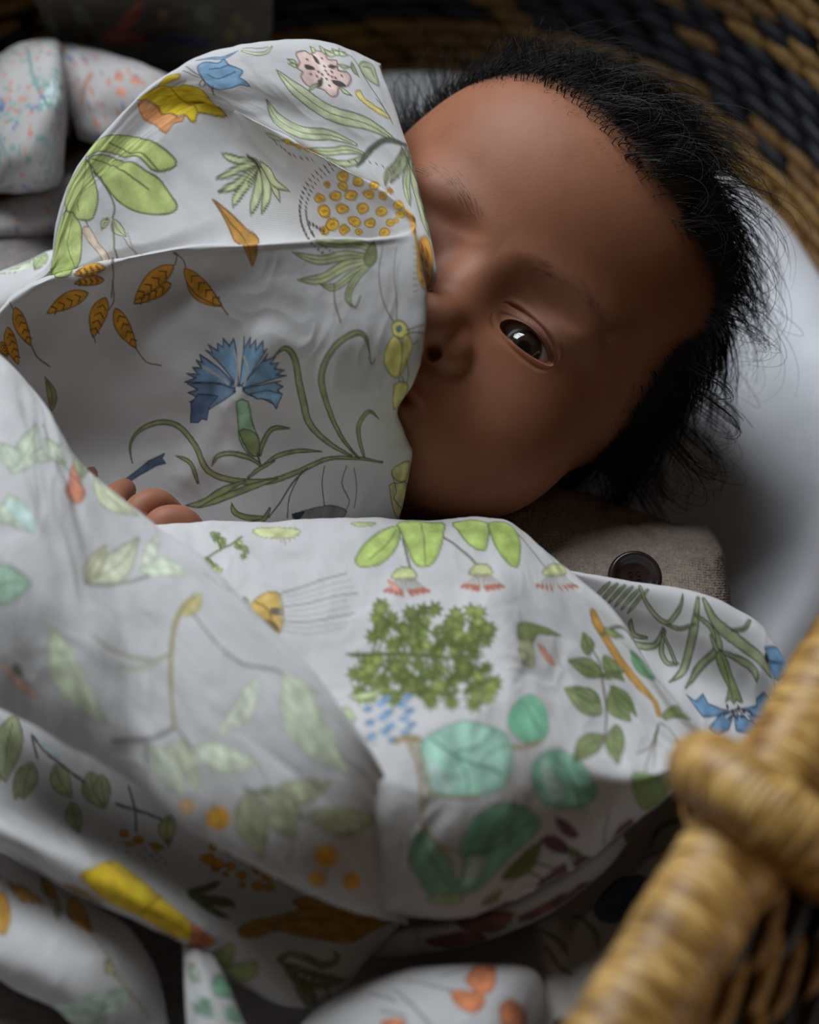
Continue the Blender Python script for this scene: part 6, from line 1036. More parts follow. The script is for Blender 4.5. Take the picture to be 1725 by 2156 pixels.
5],[1,274,194,68,1280,1213,-4,-1,-3,5,-1,-5,-5,1,4,-5,-4,-4,5,0,1,-7,3,5,5,-5,-2,7,5,1,-5,3],[1,275,194,68,1282,1206,-5,1,-1,5,-2,-4,-4,3,2,-5,-4,-1,4,-3,0,-4,
3,2,3,-5,0,5,4,-1,-3,4],[0,191,192,153,1267,1255,-10,14,-4,7],[1,276,194,68,1276,1273,-5,-1,-1,5,-3,-4,-5,2,2,-5,-5,-2,5,-1,-1,-5,4,3,3,-5,1,5,5,0,-4,4],[1,277,
194,68,1274,1278,-4,0,-1,3,-3,-3,-4,1,2,-3,-4,-2,4,-1,-1,-5,4,3,3,-3,0,4,5,0,-4,3],[1,214,194,68,1267,1284,-4,-2,-3,3,0,-4,-5,0,3,-3,-3,-3,5,0,1,-4,2,4,4,-2,-1,
4,4,2,-4,1],[1,278,194,68,1260,1279,-4,0,0,4,-3,-3,-4,2,1,-4,-4,-1,4,-2,-2,-3,4,2,2,-4,1,4,5,0,-3,3],[1,279,194,68,1254,1282,-5,-1,-2,4,-1,-4,-5,1,3,-4,-4,-2,4,
-1,0,-4,4,3,3,-3,0,5,4,0,-4,3],[1,280,194,68,1252,1289,-5,-1,-1,4,-2,-3,-4,2,1,-4,-4,-2,4,-1,-1,-4,4,2,3,-3,0,4,5,0,-3,3],[0,191,192,175,1201,1180,30,31,29,37,
21,20],[0,191,192,153,1345,1202,-12,22,-4,15],[1,280,194,68,1360,1230,-5,-1,-2,8,-2,-7,-5,4,2,-7,-5,-3,5,-3,-1,-6,5,3,3,-6,0,7,6,0,-4,5],[1,305,194,68,1342,
1217,-6,0,-2,8,-3,-6,-5,4,2,-8,-5,-2,6,-3,-2,-7,5,3,4,-5,0,6,6,0,-4,5],[1,306,194,68,1345,1245,-6,1,0,8,-4,-6,-5,6,2,-8,-6,-2,5,-4,-2,-8,6,3,3,-8,1,8,6,-2,-4,
7],[1,307,194,68,1329,1232,-5,2,1,7,-4,-4,-3,6,0,-7,-5,0,4,-5,-3,-5,5,1,2,-7,2,6,5,-3,-3,6],[1,284,194,68,1334,1258,-5,-1,-3,7,-2,-6,-5,3,3,-7,-5,-3,6,-3,-1,-8,
5,5,4,-6,-1,8,6,0,-5,5],[1,285,194,68,1326,1261,-5,-1,-2,6,-2,-6,-5,3,3,-6,-5,-4,6,-1,0,-8,3,5,5,-6,-1,8,6,0,-5,5],[0,191,192,153,1372,1244,18,-12,10,-3],[1,
308,194,68,1399,1260,-6,0,-1,7,-3,-6,-4,4,1,-7,-5,-2,5,-3,-1,-7,4,4,3,-7,1,8,6,-2,-4,6],[1,277,194,68,1401,1252,-5,-2,-2,5,-1,-5,-5,1,3,-5,-4,-4,5,-1,0,-7,3,5,
4,-5,-1,7,5,2,-4,3],[1,309,194,68,1397,1234,-5,-2,-2,8,-2,-7,-5,3,2,-7,-4,-4,5,-1,-1,-8,4,5,4,-5,0,7,5,0,-4,5],[1,310,194,68,1405,1221,-5,0,0,7,-3,-5,-4,4,1,-6,
-4,-2,4,-3,-2,-6,4,3,2,-6,2,6,4,-1,-2,5],[1,311,194,68,1419,1230,-4,0,0,7,-3,-5,-4,4,1,-6,-4,-1,4,-3,-2,-5,4,2,2,-6,1,6,4,-2,-2,5],[1,311,194,68,1417,1218,-5,2,
1,6,-4,-4,-3,6,0,-7,-5,0,4,-4,-3,-5,5,1,1,-6,2,5,5,-2,-2,5],[0,191,192,153,1397,1285,-11,18,-4,10],[1,271,194,68,1401,1305,-4,-2,-3,4,0,-5,-5,1,4,-4,-3,-4,5,0,
1,-5,2,5,4,-3,-2,5,5,3,-5,1],[1,312,194,68,1407,1313,-6,0,-1,5,-3,-4,-5,2,2,-5,-6,-2,6,-2,-1,-5,5,3,3,-4,0,5,6,-1,-4,4],[1,313,194,68,1390,1307,-5,2,1,4,-3,-2,
-3,3,0,-4,-5,0,3,-3,-2,-3,4,0,1,-5,2,4,4,-2,-1,5],[1,269,194,68,1388,1317,-5,-3,-3,5,-1,-6,-5,0,4,-3,-3,-5,5,1,2,-6,2,5,6,-2,-3,5,5,2,-5,2],[1,314,194,68,1381,
1325,-4,-3,-4,4,0,-5,-6,0,4,-4,-3,-4,5,1,2,-5,2,4,6,-2,-3,5,5,2,-5,2],[1,315,194,68,1383,1331,-5,1,-1,5,-3,-4,-4,3,1,-5,-5,-1,5,-3,-2,-5,5,2,2,-5,1,5,6,-1,-4,
5],[0,191,192,175,1327,1184,33,40,30,52,23,24],[0,191,192,153,1421,1268,-12,20,-4,10],[1,316,194,68,1427,1277,-5,2,1,7,-4,-4,-4,5,0,-6,-5,-1,4,-4,-3,-6,5,2,2,
-7,2,6,5,-3,-2,6],[1,312,194,68,1416,1282,-5,2,1,6,-4,-3,-4,5,0,-6,-5,0,4,-5,-3,-5,5,1,1,-6,3,5,4,-2,-2,6],[1,272,194,68,1411,1291,-4,-1,-2,5,-2,-5,-5,2,3,-6,
-5,-3,6,-1,-1,-7,4,5,4,-5,-1,7,5,0,-4,4],[1,317,194,68,1418,1309,-5,-2,-2,4,-1,-4,-4,1,2,-4,-3,-2,5,-1,0,-4,3,3,4,-3,-1,5,4,0,-4,3],[1,312,194,68,1408,1315,-5,
-2,-3,5,-1,-6,-6,2,4,-5,-5,-3,6,0,1,-6,3,4,5,-3,-2,5,6,1,-5,3],[1,277,194,68,1396,1306,-5,0,0,5,-3,-3,-4,2,1,-4,-5,-1,5,-3,-2,-4,4,2,3,-5,1,5,4,-1,-3,4],[0,191,
192,153,1446,1303,17,-8,10,-2],[1,317,194,68,1465,1308,-5,1,1,6,-3,-4,-4,3,1,-5,-5,-1,4,-3,-3,-5,5,2,1,-5,2,5,4,-1,-2,4],[1,286,194,68,1461,1303,-3,-3,-3,4,0,
-6,-5,0,4,-3,-3,-4,4,0,1,-5,2,5,4,-2,-1,5,3,3,-4,1],[1,289,194,68,1477,1309,-4,-2,-2,6,-1,-6,-5,1,3,-4,-4,-4,5,0,0,-5,3,4,3,-4,0,6,4,1,-4,2],[1,283,194,68,1482,
1297,-5,1,1,5,-4,-3,-3,4,0,-6,-4,-1,4,-3,-3,-5,5,2,1,-6,2,6,4,-1,-2,4],[1,318,194,68,1477,1282,-4,0,0,6,-3,-4,-3,3,0,-5,-4,-2,4,-2,-2,-5,4,1,2,-5,1,6,4,-1,-2,
5],[1,310,194,68,1494,1296,-4,0,-1,5,-2,-4,-4,2,1,-5,-4,-1,4,-2,-1,-6,4,3,2,-4,1,5,4,0,-3,4],[0,191,192,153,1471,1341,-11,17,-4,11],[1,278,194,68,1474,1359,-4,
-2,-2,6,-2,-6,-5,2,3,-6,-4,-3,4,-1,0,-6,4,4,3,-4,0,6,5,1,-4,4],[1,319,194,68,1476,1364,-5,1,1,5,-3,-3,-3,3,0,-5,-5,-1,4,-3,-3,-5,5,2,1,-5,2,5,4,-2,-2,5],[1,320,
194,68,1467,1374,-4,-2,-2,5,-2,-6,-4,1,3,-4,-4,-4,5,0,0,-6,3,5,4,-4,-1,6,4,2,-4,2],[1,274,194,68,1458,1361,-4,1,0,5,-3,-4,-4,3,1,-5,-5,-1,4,-2,-2,-5,4,2,2,-5,2,
5,4,-1,-2,4],[1,321,194,68,1454,1369,-5,0,0,6,-3,-4,-4,3,1,-5,-5,-1,4,-3,-2,-5,4,2,2,-5,2,5,5,-1,-3,4],[1,322,194,68,1457,1387,-5,-1,-2,6,-2,-6,-5,2,2,-6,-5,-3,
5,-1,-1,-6,5,4,3,-5,0,7,6,1,-4,3],[0,191,192,175,1404,1246,31,41,28,46,22,24],[0,191,192,153,1504,1384,-9,14,-3,9],[1,264,194,68,1514,1405,-4,-1,-1,5,-2,-4,-4,
2,1,-5,-4,-2,4,-2,-1,-5,4,3,3,-4,0,6,4,0,-3,3],[1,306,194,68,1511,1406,-4,0,0,6,-3,-4,-3,3,0,-5,-4,-1,4,-3,-2,-4,4,1,2,-4,1,5,4,-1,-2,4],[1,269,194,68,1504,
1408,-3,1,1,4,-3,-3,-2,4,-1,-5,-3,0,3,-3,-3,-3,4,1,1,-4,1,3,4,-1,-2,4],[1,271,194,68,1496,1410,-4,-3,-2,3,0,-5,-5,0,4,-3,-3,-4,4,1,1,-5,2,5,4,-2,-2,4,4,3,-4,1],
[1,323,194,68,1496,1419,-3,-2,-2,3,0,-4,-4,0,2,-3,-2,-3,3,0,1,-4,2,3,3,-2,-1,4,3,2,-3,1],[1,324,194,68,1496,1421,-4,0,0,6,-2,-4,-3,3,0,-5,-4,-1,3,-3,-2,-4,4,2,
2,-5,1,5,4,-1,-2,4],[0,191,192,153,1524,1415,14,-8,8,-1],[1,312,194,68,1537,1423,-3,-2,-2,5,-1,-6,-3,2,1,-5,-3,-3,4,0,0,-5,2,3,3,-3,0,5,3,1,-3,2],[1,214,194,68,
1547,1428,-4,0,0,7,-2,-6,-3,4,0,-8,-3,-2,3,-3,-2,-5,4,2,2,-4,1,5,4,-1,-3,6],[1,280,194,68,1544,1409,-4,1,1,6,-3,-4,-2,3,-1,-5,-3,0,3,-3,-3,-4,4,1,1,-4,2,4,3,-1,
-2,4],[1,325,194,68,1544,1402,-3,-2,-2,3,0,-4,-4,-1,3,-2,-3,-4,4,1,1,-4,1,4,4,-2,-2,4,4,2,-4,1],[1,307,194,68,1549,1399,-3,-2,-2,4,-1,-4,-3,1,2,-4,-3,-2,4,0,0,
-5,2,4,3,-3,-1,4,4,1,-3,2],[1,312,194,68,1565,1409,-4,-1,-1,5,-2,-5,-3,2,1,-5,-3,-3,3,-1,-1,-5,4,3,2,-3,0,5,4,0,-3,4],[0,191,192,153,1545,1471,-8,24,-3,15],[1,
284,194,68,1556,1520,-4,-5,-2,7,-1,-8,-4,-1,2,-7,-3,-8,4,1,0,-9,3,9,3,-5,-1,10,4,5,-3,3],[1,282,194,68,1551,1518,-4,-4,-1,7,-2,-8,-4,0,2,-7,-3,-6,4,0,-1,-9,3,7,
3,-6,0,9,4,4,-3,5],[1,278,194,68,1541,1511,-4,-6,-2,6,0,-9,-4,0,2,-5,-2,-7,3,2,1,-8,2,8,3,-4,-1,8,4,4,-4,2],[1,298,194,68,1543,1531,-4,0,0,10,-3,-8,-3,5,0,-10,
-5,-3,4,-4,-2,-11,4,6,2,-9,2,11,4,0,-2,7],[1,319,194,68,1529,1506,-4,0,1,8,-3,-7,-3,4,1,-7,-4,-2,3,-3,-2,-8,3,4,2,-7,1,8,4,-1,-2,5],[1,288,194,68,1528,1527,-3,
-9,-3,7,0,-11,-5,-2,3,-4,-2,-8,4,2,1,-8,2,9,4,-3,-1,8,4,7,-5,0],[0,191,192,175,1490,1370,25,30,24,55,19,46],[0,191,192,153,440,918,21,29,14,11],[1,326,194,68,
457,935,-9,3,0,11,-6,-6,-7,8,1,-10,-9,0,8,-8,-4,-9,8,2,4,-10,3,9,9,-4,-5,10],[1,327,194,68,468,941,-8,3,0,10,-6,-5,-6,8,0,-10,-8,1,7,-8,-4,-7,8,1,3,-10,3,8,8,
-4,-4,9],[1,328,194,68,475,959,-10,4,1,11,-7,-6,-8,9,1,-11,-11,1,9,-8,-6,-8,10,1,3,-13,5,11,9,-7,-4,12],[1,328,194,68,490,972,-9,-2,-4,10,-3,-9,-10,4,5,-9,-8,
-5,10,-3,-1,-11,7,6,8,-9,-1,11,9,0,-8,7],[1,329,194,68,488,985,-10,-2,-3,10,-4,-9,-9,5,4,-9,-9,-4,10,-4,-1,-10,8,5,6,-10,0,12,10,-1,-8,8],[1,330,194,68,506,993,
-8,-3,-3,9,-3,-8,-8,3,4,-8,-7,-4,8,-3,-1,-9,6,5,6,-7,0,10,8,1,-7,6],[0,191,192,153,510,883,-4,-40,3,-25],[1,331,194,68,540,858,-10,2,0,12,-7,-8,-8,8,1,-12,-9,
-2,8,-7,-4,-11,10,4,4,-13,3,13,10,-4,-6,11],[1,332,194,68,541,842,-9,0,-2,12,-5,-10,-9,7,4,-12,-9,-3,9,-6,-3,-11,8,5,6,-11,1,13,10,-1,-7,9],[1,333,194,68,528,
840,-9,-1,-3,11,-4,-9,-8,5,4,-10,-8,-4,9,-5,-2,-11,7,6,6,-10,0,11,9,0,-7,8],[1,334,194,68,503,841,-8,-6,-6,10,0,-12,-9,1,7,-9,-5,-9,9,1,3,-12,4,10,9,-6,-4,11,8,
5,-9,5],[1,334,194,68,522,803,-9,3,1,11,-7,-7,-6,9,0,-11,-8,1,7,-8,-5,-8,9,1,2,-11,4,9,8,-5,-4,11],[1,335,194,68,499,799,-8,3,0,10,-6,-6,-6,9,1,-11,-8,1,7,-7,
-4,-9,8,2,3,-11,3,10,8,-5,-5,10],[0,191,192,153,579,845,21,27,15,10],[1,336,194,68,614,857,-10,2,0,10,-6,-7,-9,7,3,-11,-10,-2,9,-6,-3,-10,8,4,5,-13,2,13,10,-6,
-6,12],[1,337,194,68,599,875,-9,0,-1,9,-5,-6,-7,5,3,-9,-8,-3,8,-3,-3,-9,7,4,5,-8,1,9,9,-2,-6,7],[1,338,194,68,621,875,-8,1,0,9,-6,-6,-7,6,2,-8,-9,-1,8,-5,-4,-7,
8,2,4,-8,2,7,8,-2,-4,7],[1,337,194,68,634,886,-10,-1,-2,9,-4,-8,-9,5,4,-9,-8,-4,9,-3,-1,-9,7,5,6,-9,0,10,10,-2,-8,9],[1,339,194,68,633,903,-6,-5,-7,7,1,-9,-9,1,
7,-7,-5,-7,9,2,2,-9,4,8,8,-5,-4,9,8,3,-9,3],[1,340,194,68,625,916,-9,3,0,10,-7,-6,-7,9,2,-11,-10,1,9,-7,-4,-8,8,1,4,-10,3,9,9,-4,-5,9],[0,191,192,175,401,950,
78,-54,84,-39,20,-14,29,-32],[0,341,342,131,303,843,34,47,23,26,28,32,53,43],[0,343,344,114,663,783,29,-24,16,-9,15,15,25,46],[0,343,344,114,693,783,25,-29,14,
-7,13,29,22,54],[0,343,344,114,723,784,21,-30,11,1,11,36,19,55],[0,343,344,114,753,792,16,-24,9,2,9,29,17,61],[0,343,344,114,783,800,11,-25,7,-1,8,24,15,51],[0,
343,344,114,813,803,7,-21,5,-3,6,17,13,42],[0,343,344,114,843,807,2,-22,3,-4,5,11,11,34],[1,345,346,51,664,769,18,-8,33,-10,36,2,41,20,46,14,29,8,4,12,-14,15,
-24,8,-39,-1,-49,-6,-41,-13,-25,-11,-15,-17],[1,347,348,84,611,1141,4,-12,10,-11,15,-12,18,-12,22,-12,21,-7,19,-3,18,1,13,5,7,11,3,17,2,44,0,25,-3,22,-6,17,-7,
15,-9,8,-12,-1,-27,-18,-47,-44,-32,-23],[1,349,350,42,709,1142,23,0,22,6,8,10,-4,10,-26,2,-26,-3,-4,-12],[0,351,352,131,638,1117,37,16,17,14,8,23,6,44],[1,353,
354,63,662,1189,25,2,32,9,15,18,4,14,-16,-3,-23,-11,-24,-16],[0,355,356,149,756,1083,141,-44,169,-40],[0,357,358,149,754,1102,325,-75],[0,357,358,149,751,1122,
140,-28,201,-40],[0,355,356,149,749,1141,139,-21,216,-40],[0,357,358,149,747,1160,84,-6,54,-9,64,-7,110,-28],[0,357,358,149,745,1177,82,0,55,-6,70,-7,120,-29],
[0,355,356,149,743,1194,81,6,56,-3,74,-7,131,-29],[0,357,358,149,741,1211,79,10,58,-1,78,-7,141,-20],[0,357,358,149,739,1227,83,15,54,1,63,-6,112,-21],[1,359,
13,51,602,1126,6,-9,-1,-9,-6,-7,-12,-7,-4,13,0,9,7,7],[1,360,361,42,1089,1502,8,-14,14,-13,13,1,8,7,-5,19,-11,15,-16,-4],[1,360,361,42,1172,1527,7,-16,12,-12,
12,0,8,9,-5,18,-10,15,-15,-4],[1,360,361,42,1249,1525,7,-15,12,-11,12,1,7,8,-5,16,-10,13,-14,-2],[1,360,361,42,1151,1563,6,-18,13,-14,12,1,8,10,-4,21,-11,14,
-14,-3],[1,360,361,42,1228,1570,7,-13,12,-12,11,0,8,7,-6,16,-10,11,-13,-1],[1,360,361,42,1097,1596,7,-15,14,-12,13,1,8,8,-5,16,-11,13,-15,-2],[1,360,361,42,
1177,1612,7,-12,13,-11,11,0,8,6,-5,14,-11,12,-13,-1],[1,360,361,42,1252,1600,7,-12,12,-10,12,0,7,7,-5,14,-11,12,-13,-3],[1,360,361,42,1156,1639,7,-12,12,-11,12,
0,8,6,-5,14,-10,11,-14,-1],[1,360,361,42,1231,1639,7,-12,12,-10,11,1,8,7,-5,13,-10,11,-14,-2],[1,360,361,42,1105,1668,7,-12,12,-10,13,-1,8,5,-5,13,-10,11,-14,
0],[1,360,361,42,1183,1676,6,-11,12,-9,11,0,8,6,-5,11,-10,8,-13,0],[1,360,361,42,1257,1669,6,-11,12,-9,11,1,8,7,-5,13,-9,9,-14,-3],[1,360,361,42,1162,1695,7,-9,
12,-8,11,0,8,5,-5,9,-10,8,-13,-1],[1,360,361,42,1237,1696,6,-8,12,-6,12,1,7,6,-4,8,-10,7,-14,-2],[1,360,361,42,1113,1715,7,-8,12,-7,12,0,8,3,-5,9,-10,7,-14,0],
[1,360,361,42,1189,1721,6,-8,12,-7,11,0,8,5,-5,8,-9,7,-13,-1],[1,360,361,42,1263,1717,6,-7,12,-5,11,1,8,5,-5,8,-10,6,-13,-3],[1,362,13,42,1016,1573,-3,11,-1,23,
3,17,6,11,8,9,11,5,34,7,-20,-40,-12,-24,-13,-14,-7,-5],[1,363,13,42,1029,1504,10,6,15,6,24,6,22,1,21,-4,10,-5,18,-16,18,-19,27,-25,-29,10,-29,11,-30,9,-69,14],
[0,364,365,87,1056,1644,10,43,12,17,22,13,51,18],[0,366,367,262,1221,1725,21,-10,15,-3,18,2,33,9],[0,368,369,219,1257,1719,21,37,10,23,6,23,4,26,3,25,2,25,-1,
38],[1,370,371,76,1306,1733,18,-18,26,-14,28,-10,27,-7,28,-1,27,8,28,17,30,17,56,28,27,9,26,10,22,11,17,13,12,13,6,16,0,18,-5,17,-9,16,-12,14,-18,10,-25,5,-27,
3,-60,1,-31,-2,-30,-2,-28,-3,-28,-3,-25,-6,-24,-8,-21,-11,-17,-14,-10,-18,-5,-22,-7,-44,-2,-24],[1,372,373,0,1320,1770,20,12,26,23,21,23,12,23,8,24,-2,13,-20,
-3,-29,-11,-23,-14,-14,-16,-10,-20,-4,-18,0,-17,5,-14],[0,374,375,114,1341,1718,61,47,43,29,57,32,119,43],[0,376,377,105,1428,1769,48,8,30,2,27,-3,46,-15],[0,
376,377,105,1427,1783,25,37,12,21,7,22,6,34],[0,376,377,105,1517,1828,32,-14,21,-5,23,-2,51,-3],[1,378,371,76,1781,1839,10,-19,17,-20,19,-20,20,-19,23,-17,24,
-14,25,-8,23,-1,20,5,17,9,15,13,24,39,9,27,6,30,0,29,-2,25,-7,21,-12,18,-16,14,-17,10,-20,4,-24,-2,-47,-5,-24,-2,-22,-7,-20,-15,-19,-18,-14,-18,-9,-19,-3,-20],
[1,372,373,0,1826,1797,12,-4,16,6,16,14,16,26,15,37,8,30,-7,20,-15,11,-16,1,-16,-15,-17,-24,-12,-24,-6,-28,1,-30],[0,374,375,114,1872,1757,40,25,18,29,16,44,31,
89],[1,379,371,76,1478,2000,17,-32,15,-13,18,-8,23,-5,25,-3,26,-2,29,1,32,2,34,4,31,6,29,8,30,13,25,16,15,18,2,21,-8,21,-12,18,-15,13,-42,15,-72,30,-45,24,-20,
11,-19,7,-19,4,-19,1,-19,0,-19,-4,-14,-11,-3,-21,3,-27,1,-23,-11,-19,-15,-18,-10,-15,-1,-11],[1,372,373,0,1516,2049,31,0,42,12,25,15,-2,15,-16,18,-17,16,-14,14,
-16,11,-14,-4,-16,-31,-9,-42],[0,374,375,114,1492,2044,85,3,50,-3,67,-4,103,-33],[1,380,371,76,1277,2022,5,-16,8,-16,10,-10,13,-1,16,5,17,7,18,9,20,14,20,17,21,
21,44,47,40,40,8,16,-9,18,-20,19,-23,11,-20,0,-22,-7,-24,-15,-28,-20,-81,-86,-9,-15,-5,-13,-1,-12],[0,374,375,114,1302,1990,34,39,26,25,123,103],[1,381,371,76,
1639,1741,5,-16,16,-19,21,-22,25,-30,24,-35,21,-25,21,-8,22,-1,19,8,15,15,13,20,8,23,2,26,-5,28,-8,21,-18,19,-26,19,-25,12,-25,5,-26,-1,-26,-5,-25,-8,-20,-12],
[0,374,375,114,1722,1654,56,40,59,24],[1,382,371,76,2217,1783,2,-34,8,-23,27,-13,70,4,105,49,79,105,28,103,4,105,-2,161,-27,-6,-34,0,-22,0,-28,2,-44,-47,-50,
-69,-44,-79,-36,-74,-24,-63,-11,-68],[1,383,371,76,1399,2204,26,-10,51,-10,41,-8,24,2,15,8,4,9,-11,10,-20,15,-26,10,-39,-1,-46,-14],[0,384,385,262,1217,1720,30,
-11,16,-3,13,3,22,12],[0,386,387,197,1271,1714,28,42,12,28,7,32,5,34,2,32,-8,25,-11,22,-2,21,14,21,24,21,57,39,58,37],[0,388,389,175,1325,1882,80,13,107,13],[0,
366,367,219,1677,1806,55,-9,25,-9,23,-14,36,-28],[0,388,389,175,1381,2016,98,23],[1,390,391,63,2550,1789,11,4,20,52,26,95,32,154,21,104,6,36,-23,-16,-22,0,-11,
-15,-22,0,-11,-8,11,0,22,15,3,-36,-58,-326],[1,392,393,59,1888,1997,13,2,20,12,20,15,18,20,20,28,11,22,-3,8,-13,0,-14,-6,-15,-11,-16,-15,-13,-17,-13,-20,-11,
-24],[1,392,393,59,1850,2074,9,-4,14,-1,16,3,18,11,19,15,17,19,13,23,8,22,-1,12,-13,-3,-21,-11,-20,-12,-18,-13,-15,-13,-12,-14,-8,-12,-6,-13],[1,392,393,59,
1885,2278,8,-23,17,-14,29,-19,13,-5,12,7,11,29,7,57,-13,-13,-11,7,-22,8,-12,0,-22,0,-11,0,-11,0,11,8],[1,392,393,59,2002,2217,15,-2,22,7,22,21,20,45,-2,-7,-11,
0,-11,0,-22,8,-11,8,-11,7,0,-15,0,8,-5,-19,-6,-38],[1,392,393,59,2190,2273,0,-16,11,-17,-3,-40,6,-17,15,-5,37,0,25,8,19,16,11,27,5,46,-60,-10,-22,8,-22,0,-22,
0],[1,392,393,59,1866,2294,-1,-23,6,-16,10,1,16,46,-6,10,-11,0,-11,0],[1,394,395,68,1769,2289,6,-29,22,-9,23,1,25,13,30,45,5,2,-22,-8,-22,0,-11,-7,-22,0,-11,7,
-11,0,-11,0,0,-7],[1,394,395,68,1670,2320,16,2,11,-16,15,1,13,-10,11,0,12,-8,0,8,0,-8,-23,8,-11,7,-22,8,-11,0,-11,8],[0,396,397,149,1759,2139,45,41,28,26,25,21,
49,53],[0,396,397,149,1780,2123,40,31,25,17,31,21,61,46],[0,396,397,149,1959,2148,22,57,17,39,21,58,5,-5],[0,396,397,149,1815,2096,-16,49,-15,21,-15,22,-34,27],
[0,396,397,149,2100,1994,11,122,5,57,16,51,3,33],[1,398,13,68,1704,2167,19,9,45,17,15,2,14,1,11,-3,10,-5,7,-7,8,-7,10,-20,5,-28,3,-37,-1,-15,-8,4,-10,11,-73,34,
-20,10,-18,9,-8,6,-9,9],[0,165,166,56,1730,2166,27,0,21,-8,21,-6,18,-11,13,-19,11,-23],[1,399,13,59,1652,2241,11,10,21,17,14,5,8,-5,3,-14,2,-15,1,-31,0,-5,-40,
6,-13,5,-8,11,-2,7],[1,400,13,59,1959,2148,1,9,8,18,8,14,9,11,10,8,11,6,29,9,-27,-38,-19,-21,-14,-11,-12,-5],[1,401,402,84,2137,894,11,-22,13,-5,21,64,15,42,20,
45,27,34,35,23,52,-2,57,-16,55,-39,38,-13,15,49,0,56,-18,31,-22,13,-5,-37,-15,-28,-117,77,-54,-8,-41,-33,-33,-37,-44,-90,-14,-41,-1,-35],[1,403,404,101,2079,
1159,11,-15,18,-30,9,-22,3,-15,-4,-11,-8,-8,-25,-8,-7,1,-4,9,-17,50,-5,18,-1,15,7,14,13,4],[0,405,406,84,2081,1143,5,-47,-6,-34],[1,403,404,101,2125,1229,1,-16,
-9,-26,-11,-14,-16,-5,-21,7,-28,19,-65,57,-13,15,4,5,41,9,17,1,20,-4,11,-4,25,-12,30,-19],[0,405,406,84,2108,1225,-37,-1,-20,3,-21,6,-43,19],[1,403,404,101,
2091,1425,7,-27,1,-43,-3,-13,-5,-10,-8,-7,-9,-4,-12,1,-14,4,-37,25,-73,49,-14,10,3,12,31,53,16,12,18,5,11,-2,25,-9,42,-35],[0,405,406,84,2071,1418,-40,-9,-21,
-1,-22,2,-42,0],[1,403,404,101,2089,1365,0,-11,-7,-17,-10,-10,-13,-1,-18,6,-23,17,-49,38,-7,6,3,3,32,8,28,-1,26,-10,27,-19],[0,405,406,84,2075,1363,-29,0,-18,6,
-16,5,-35,14],[1,403,404,101,2154,1117,-7,18,-7,33,2,20,8,12,12,7,18,2,47,-8,11,-5,0,-9,-13,-46,-7,-15,-10,-11,-6,-3,-14,-4,-22,2],[0,405,406,84,2160,1132,16,
26,9,12,11,8,27,14],[1,403,404,101,2154,1288,-12,21,-15,40,-3,26,2,9,5,7,15,8,20,5,59,-4,15,-5,3,-13,-2,-62,-4,-20,-10,-14,-7,-5,-19,-5,-29,4],[0,405,406,84,
2160,1306,15,32,9,13,12,12,28,22],[1,403,404,101,2093,1533,-19,3,-40,26,-27,31,-11,17,-9,14,-13,30,-8,25,-13,58,0,11,8,-5,52,-44,19,-18,20,-28,9,-13,17,-36,15,
-51],[0,405,406,84,2069,1564,-46,69,-17,26,-15,24,-26,44],[1,403,404,101,2164,1440,-18,19,-30,51,-15,36,-5,19,-3,17,0,33,8,25,35,41,10,6,6,-10,32,-91,7,-33,5,
-37,1,-18,-6,-28,-15,-25],[0,405,406,84,2157,1471,-13,70,-3,33,-2,33,2,58],[1,403,404,101,2112,1235,6,1,19,-1,16,-5,17,-9,17,-13,17,-16,45,-59,-56,41,-32,19,
-25,18,-18,16],[0,405,406,84,2128,1227,50,-29,51,-43],[1,407,404,84,2160,1261,-2,13,6,23,18,22,16,9,19,7,57,13,11,0,0,-12,-10,-53,-11,-18,-15,-11,-19,-5,-25,1,
-31,5],[0,405,406,70,2176,1270,34,17,16,10,16,10,28,26],[0,408,409,175,2071,1078,39,43,14,37,5,44,-9,179,-3,41,-9,54,-21,107],[1,410,411,84,2508,1068,35,-110,
37,-115,18,-64,14,-39,18,43,36,-62,0,55,-10,34,-82,173,-52,116,-16,5],[0,412,413,175,2469,1213,-28,117,-28,88,-104,298],[0,412,413,175,2469,1213,-45,199,-36,
264],[0,412,413,175,2480,1186,45,-42,27,-3,32,46,67,314],[0,412,413,175,2451,1278,-53,144,-28,62,-40,50,-64,49],[1,414,415,84,1680,1243,24,-13,37,-8,45,-10,119,
-35,43,-17,-30,27,-51,31,-37,14,-33,16,-43,53,-44,20,-37,-3,-4,-37],[1,416,417,51,1670,1307,41,-11,43,5,4,47,-9,54,-29,20,-37,-15,-20,-52],[1,418,190,42,1786,
1299,20,-11,31,-1,32,24,21,21,-20,9,-38,2,-29,-22],[0,419,420,87,1773,1284,38,47],[0,419,420,87,1798,1274,38,57],[0,419,420,87,1824,1262,39,65],[0,419,420,87,
1848,1250,40,73],[0,419,420,87,1872,1237,38,85],[0,419,420,87,1893,1225,34,98],[0,421,422,262,2162,1005,216,-323],[1,423,424,84,2335,892,-10,38,-8,66,10,23,21,
-1,34,-32,45,-66,44,-73,49,-160,2,26,-33,39,-93,76,-43,38],[0,425,426,70,2347,907,15,9,20,-3,26,-19,29,-28,35,-50,38,-120],[1,427,428,84,2186,942,0,9,5,15,7,8,
10,0,14,-6,17,-15,64,-91,-90,63,-21,11]],
'corner_fold':[[1,429,430,84,363,753,-38,36,-28,39,-16,25,-19,48,30,-40,45,-62,31,-42],[1,429,430,84,402,751,-39,37,
-14,18,-32,46,-20,49,32,-42,46,-61,32,-42],[1,429,430,84,441,748,-41,41,-14,17,-32,45,-22,48,33,-42,46,-58,35,-45],[1,429,430,84,480,747,-45,43,-14,18,-32,43,
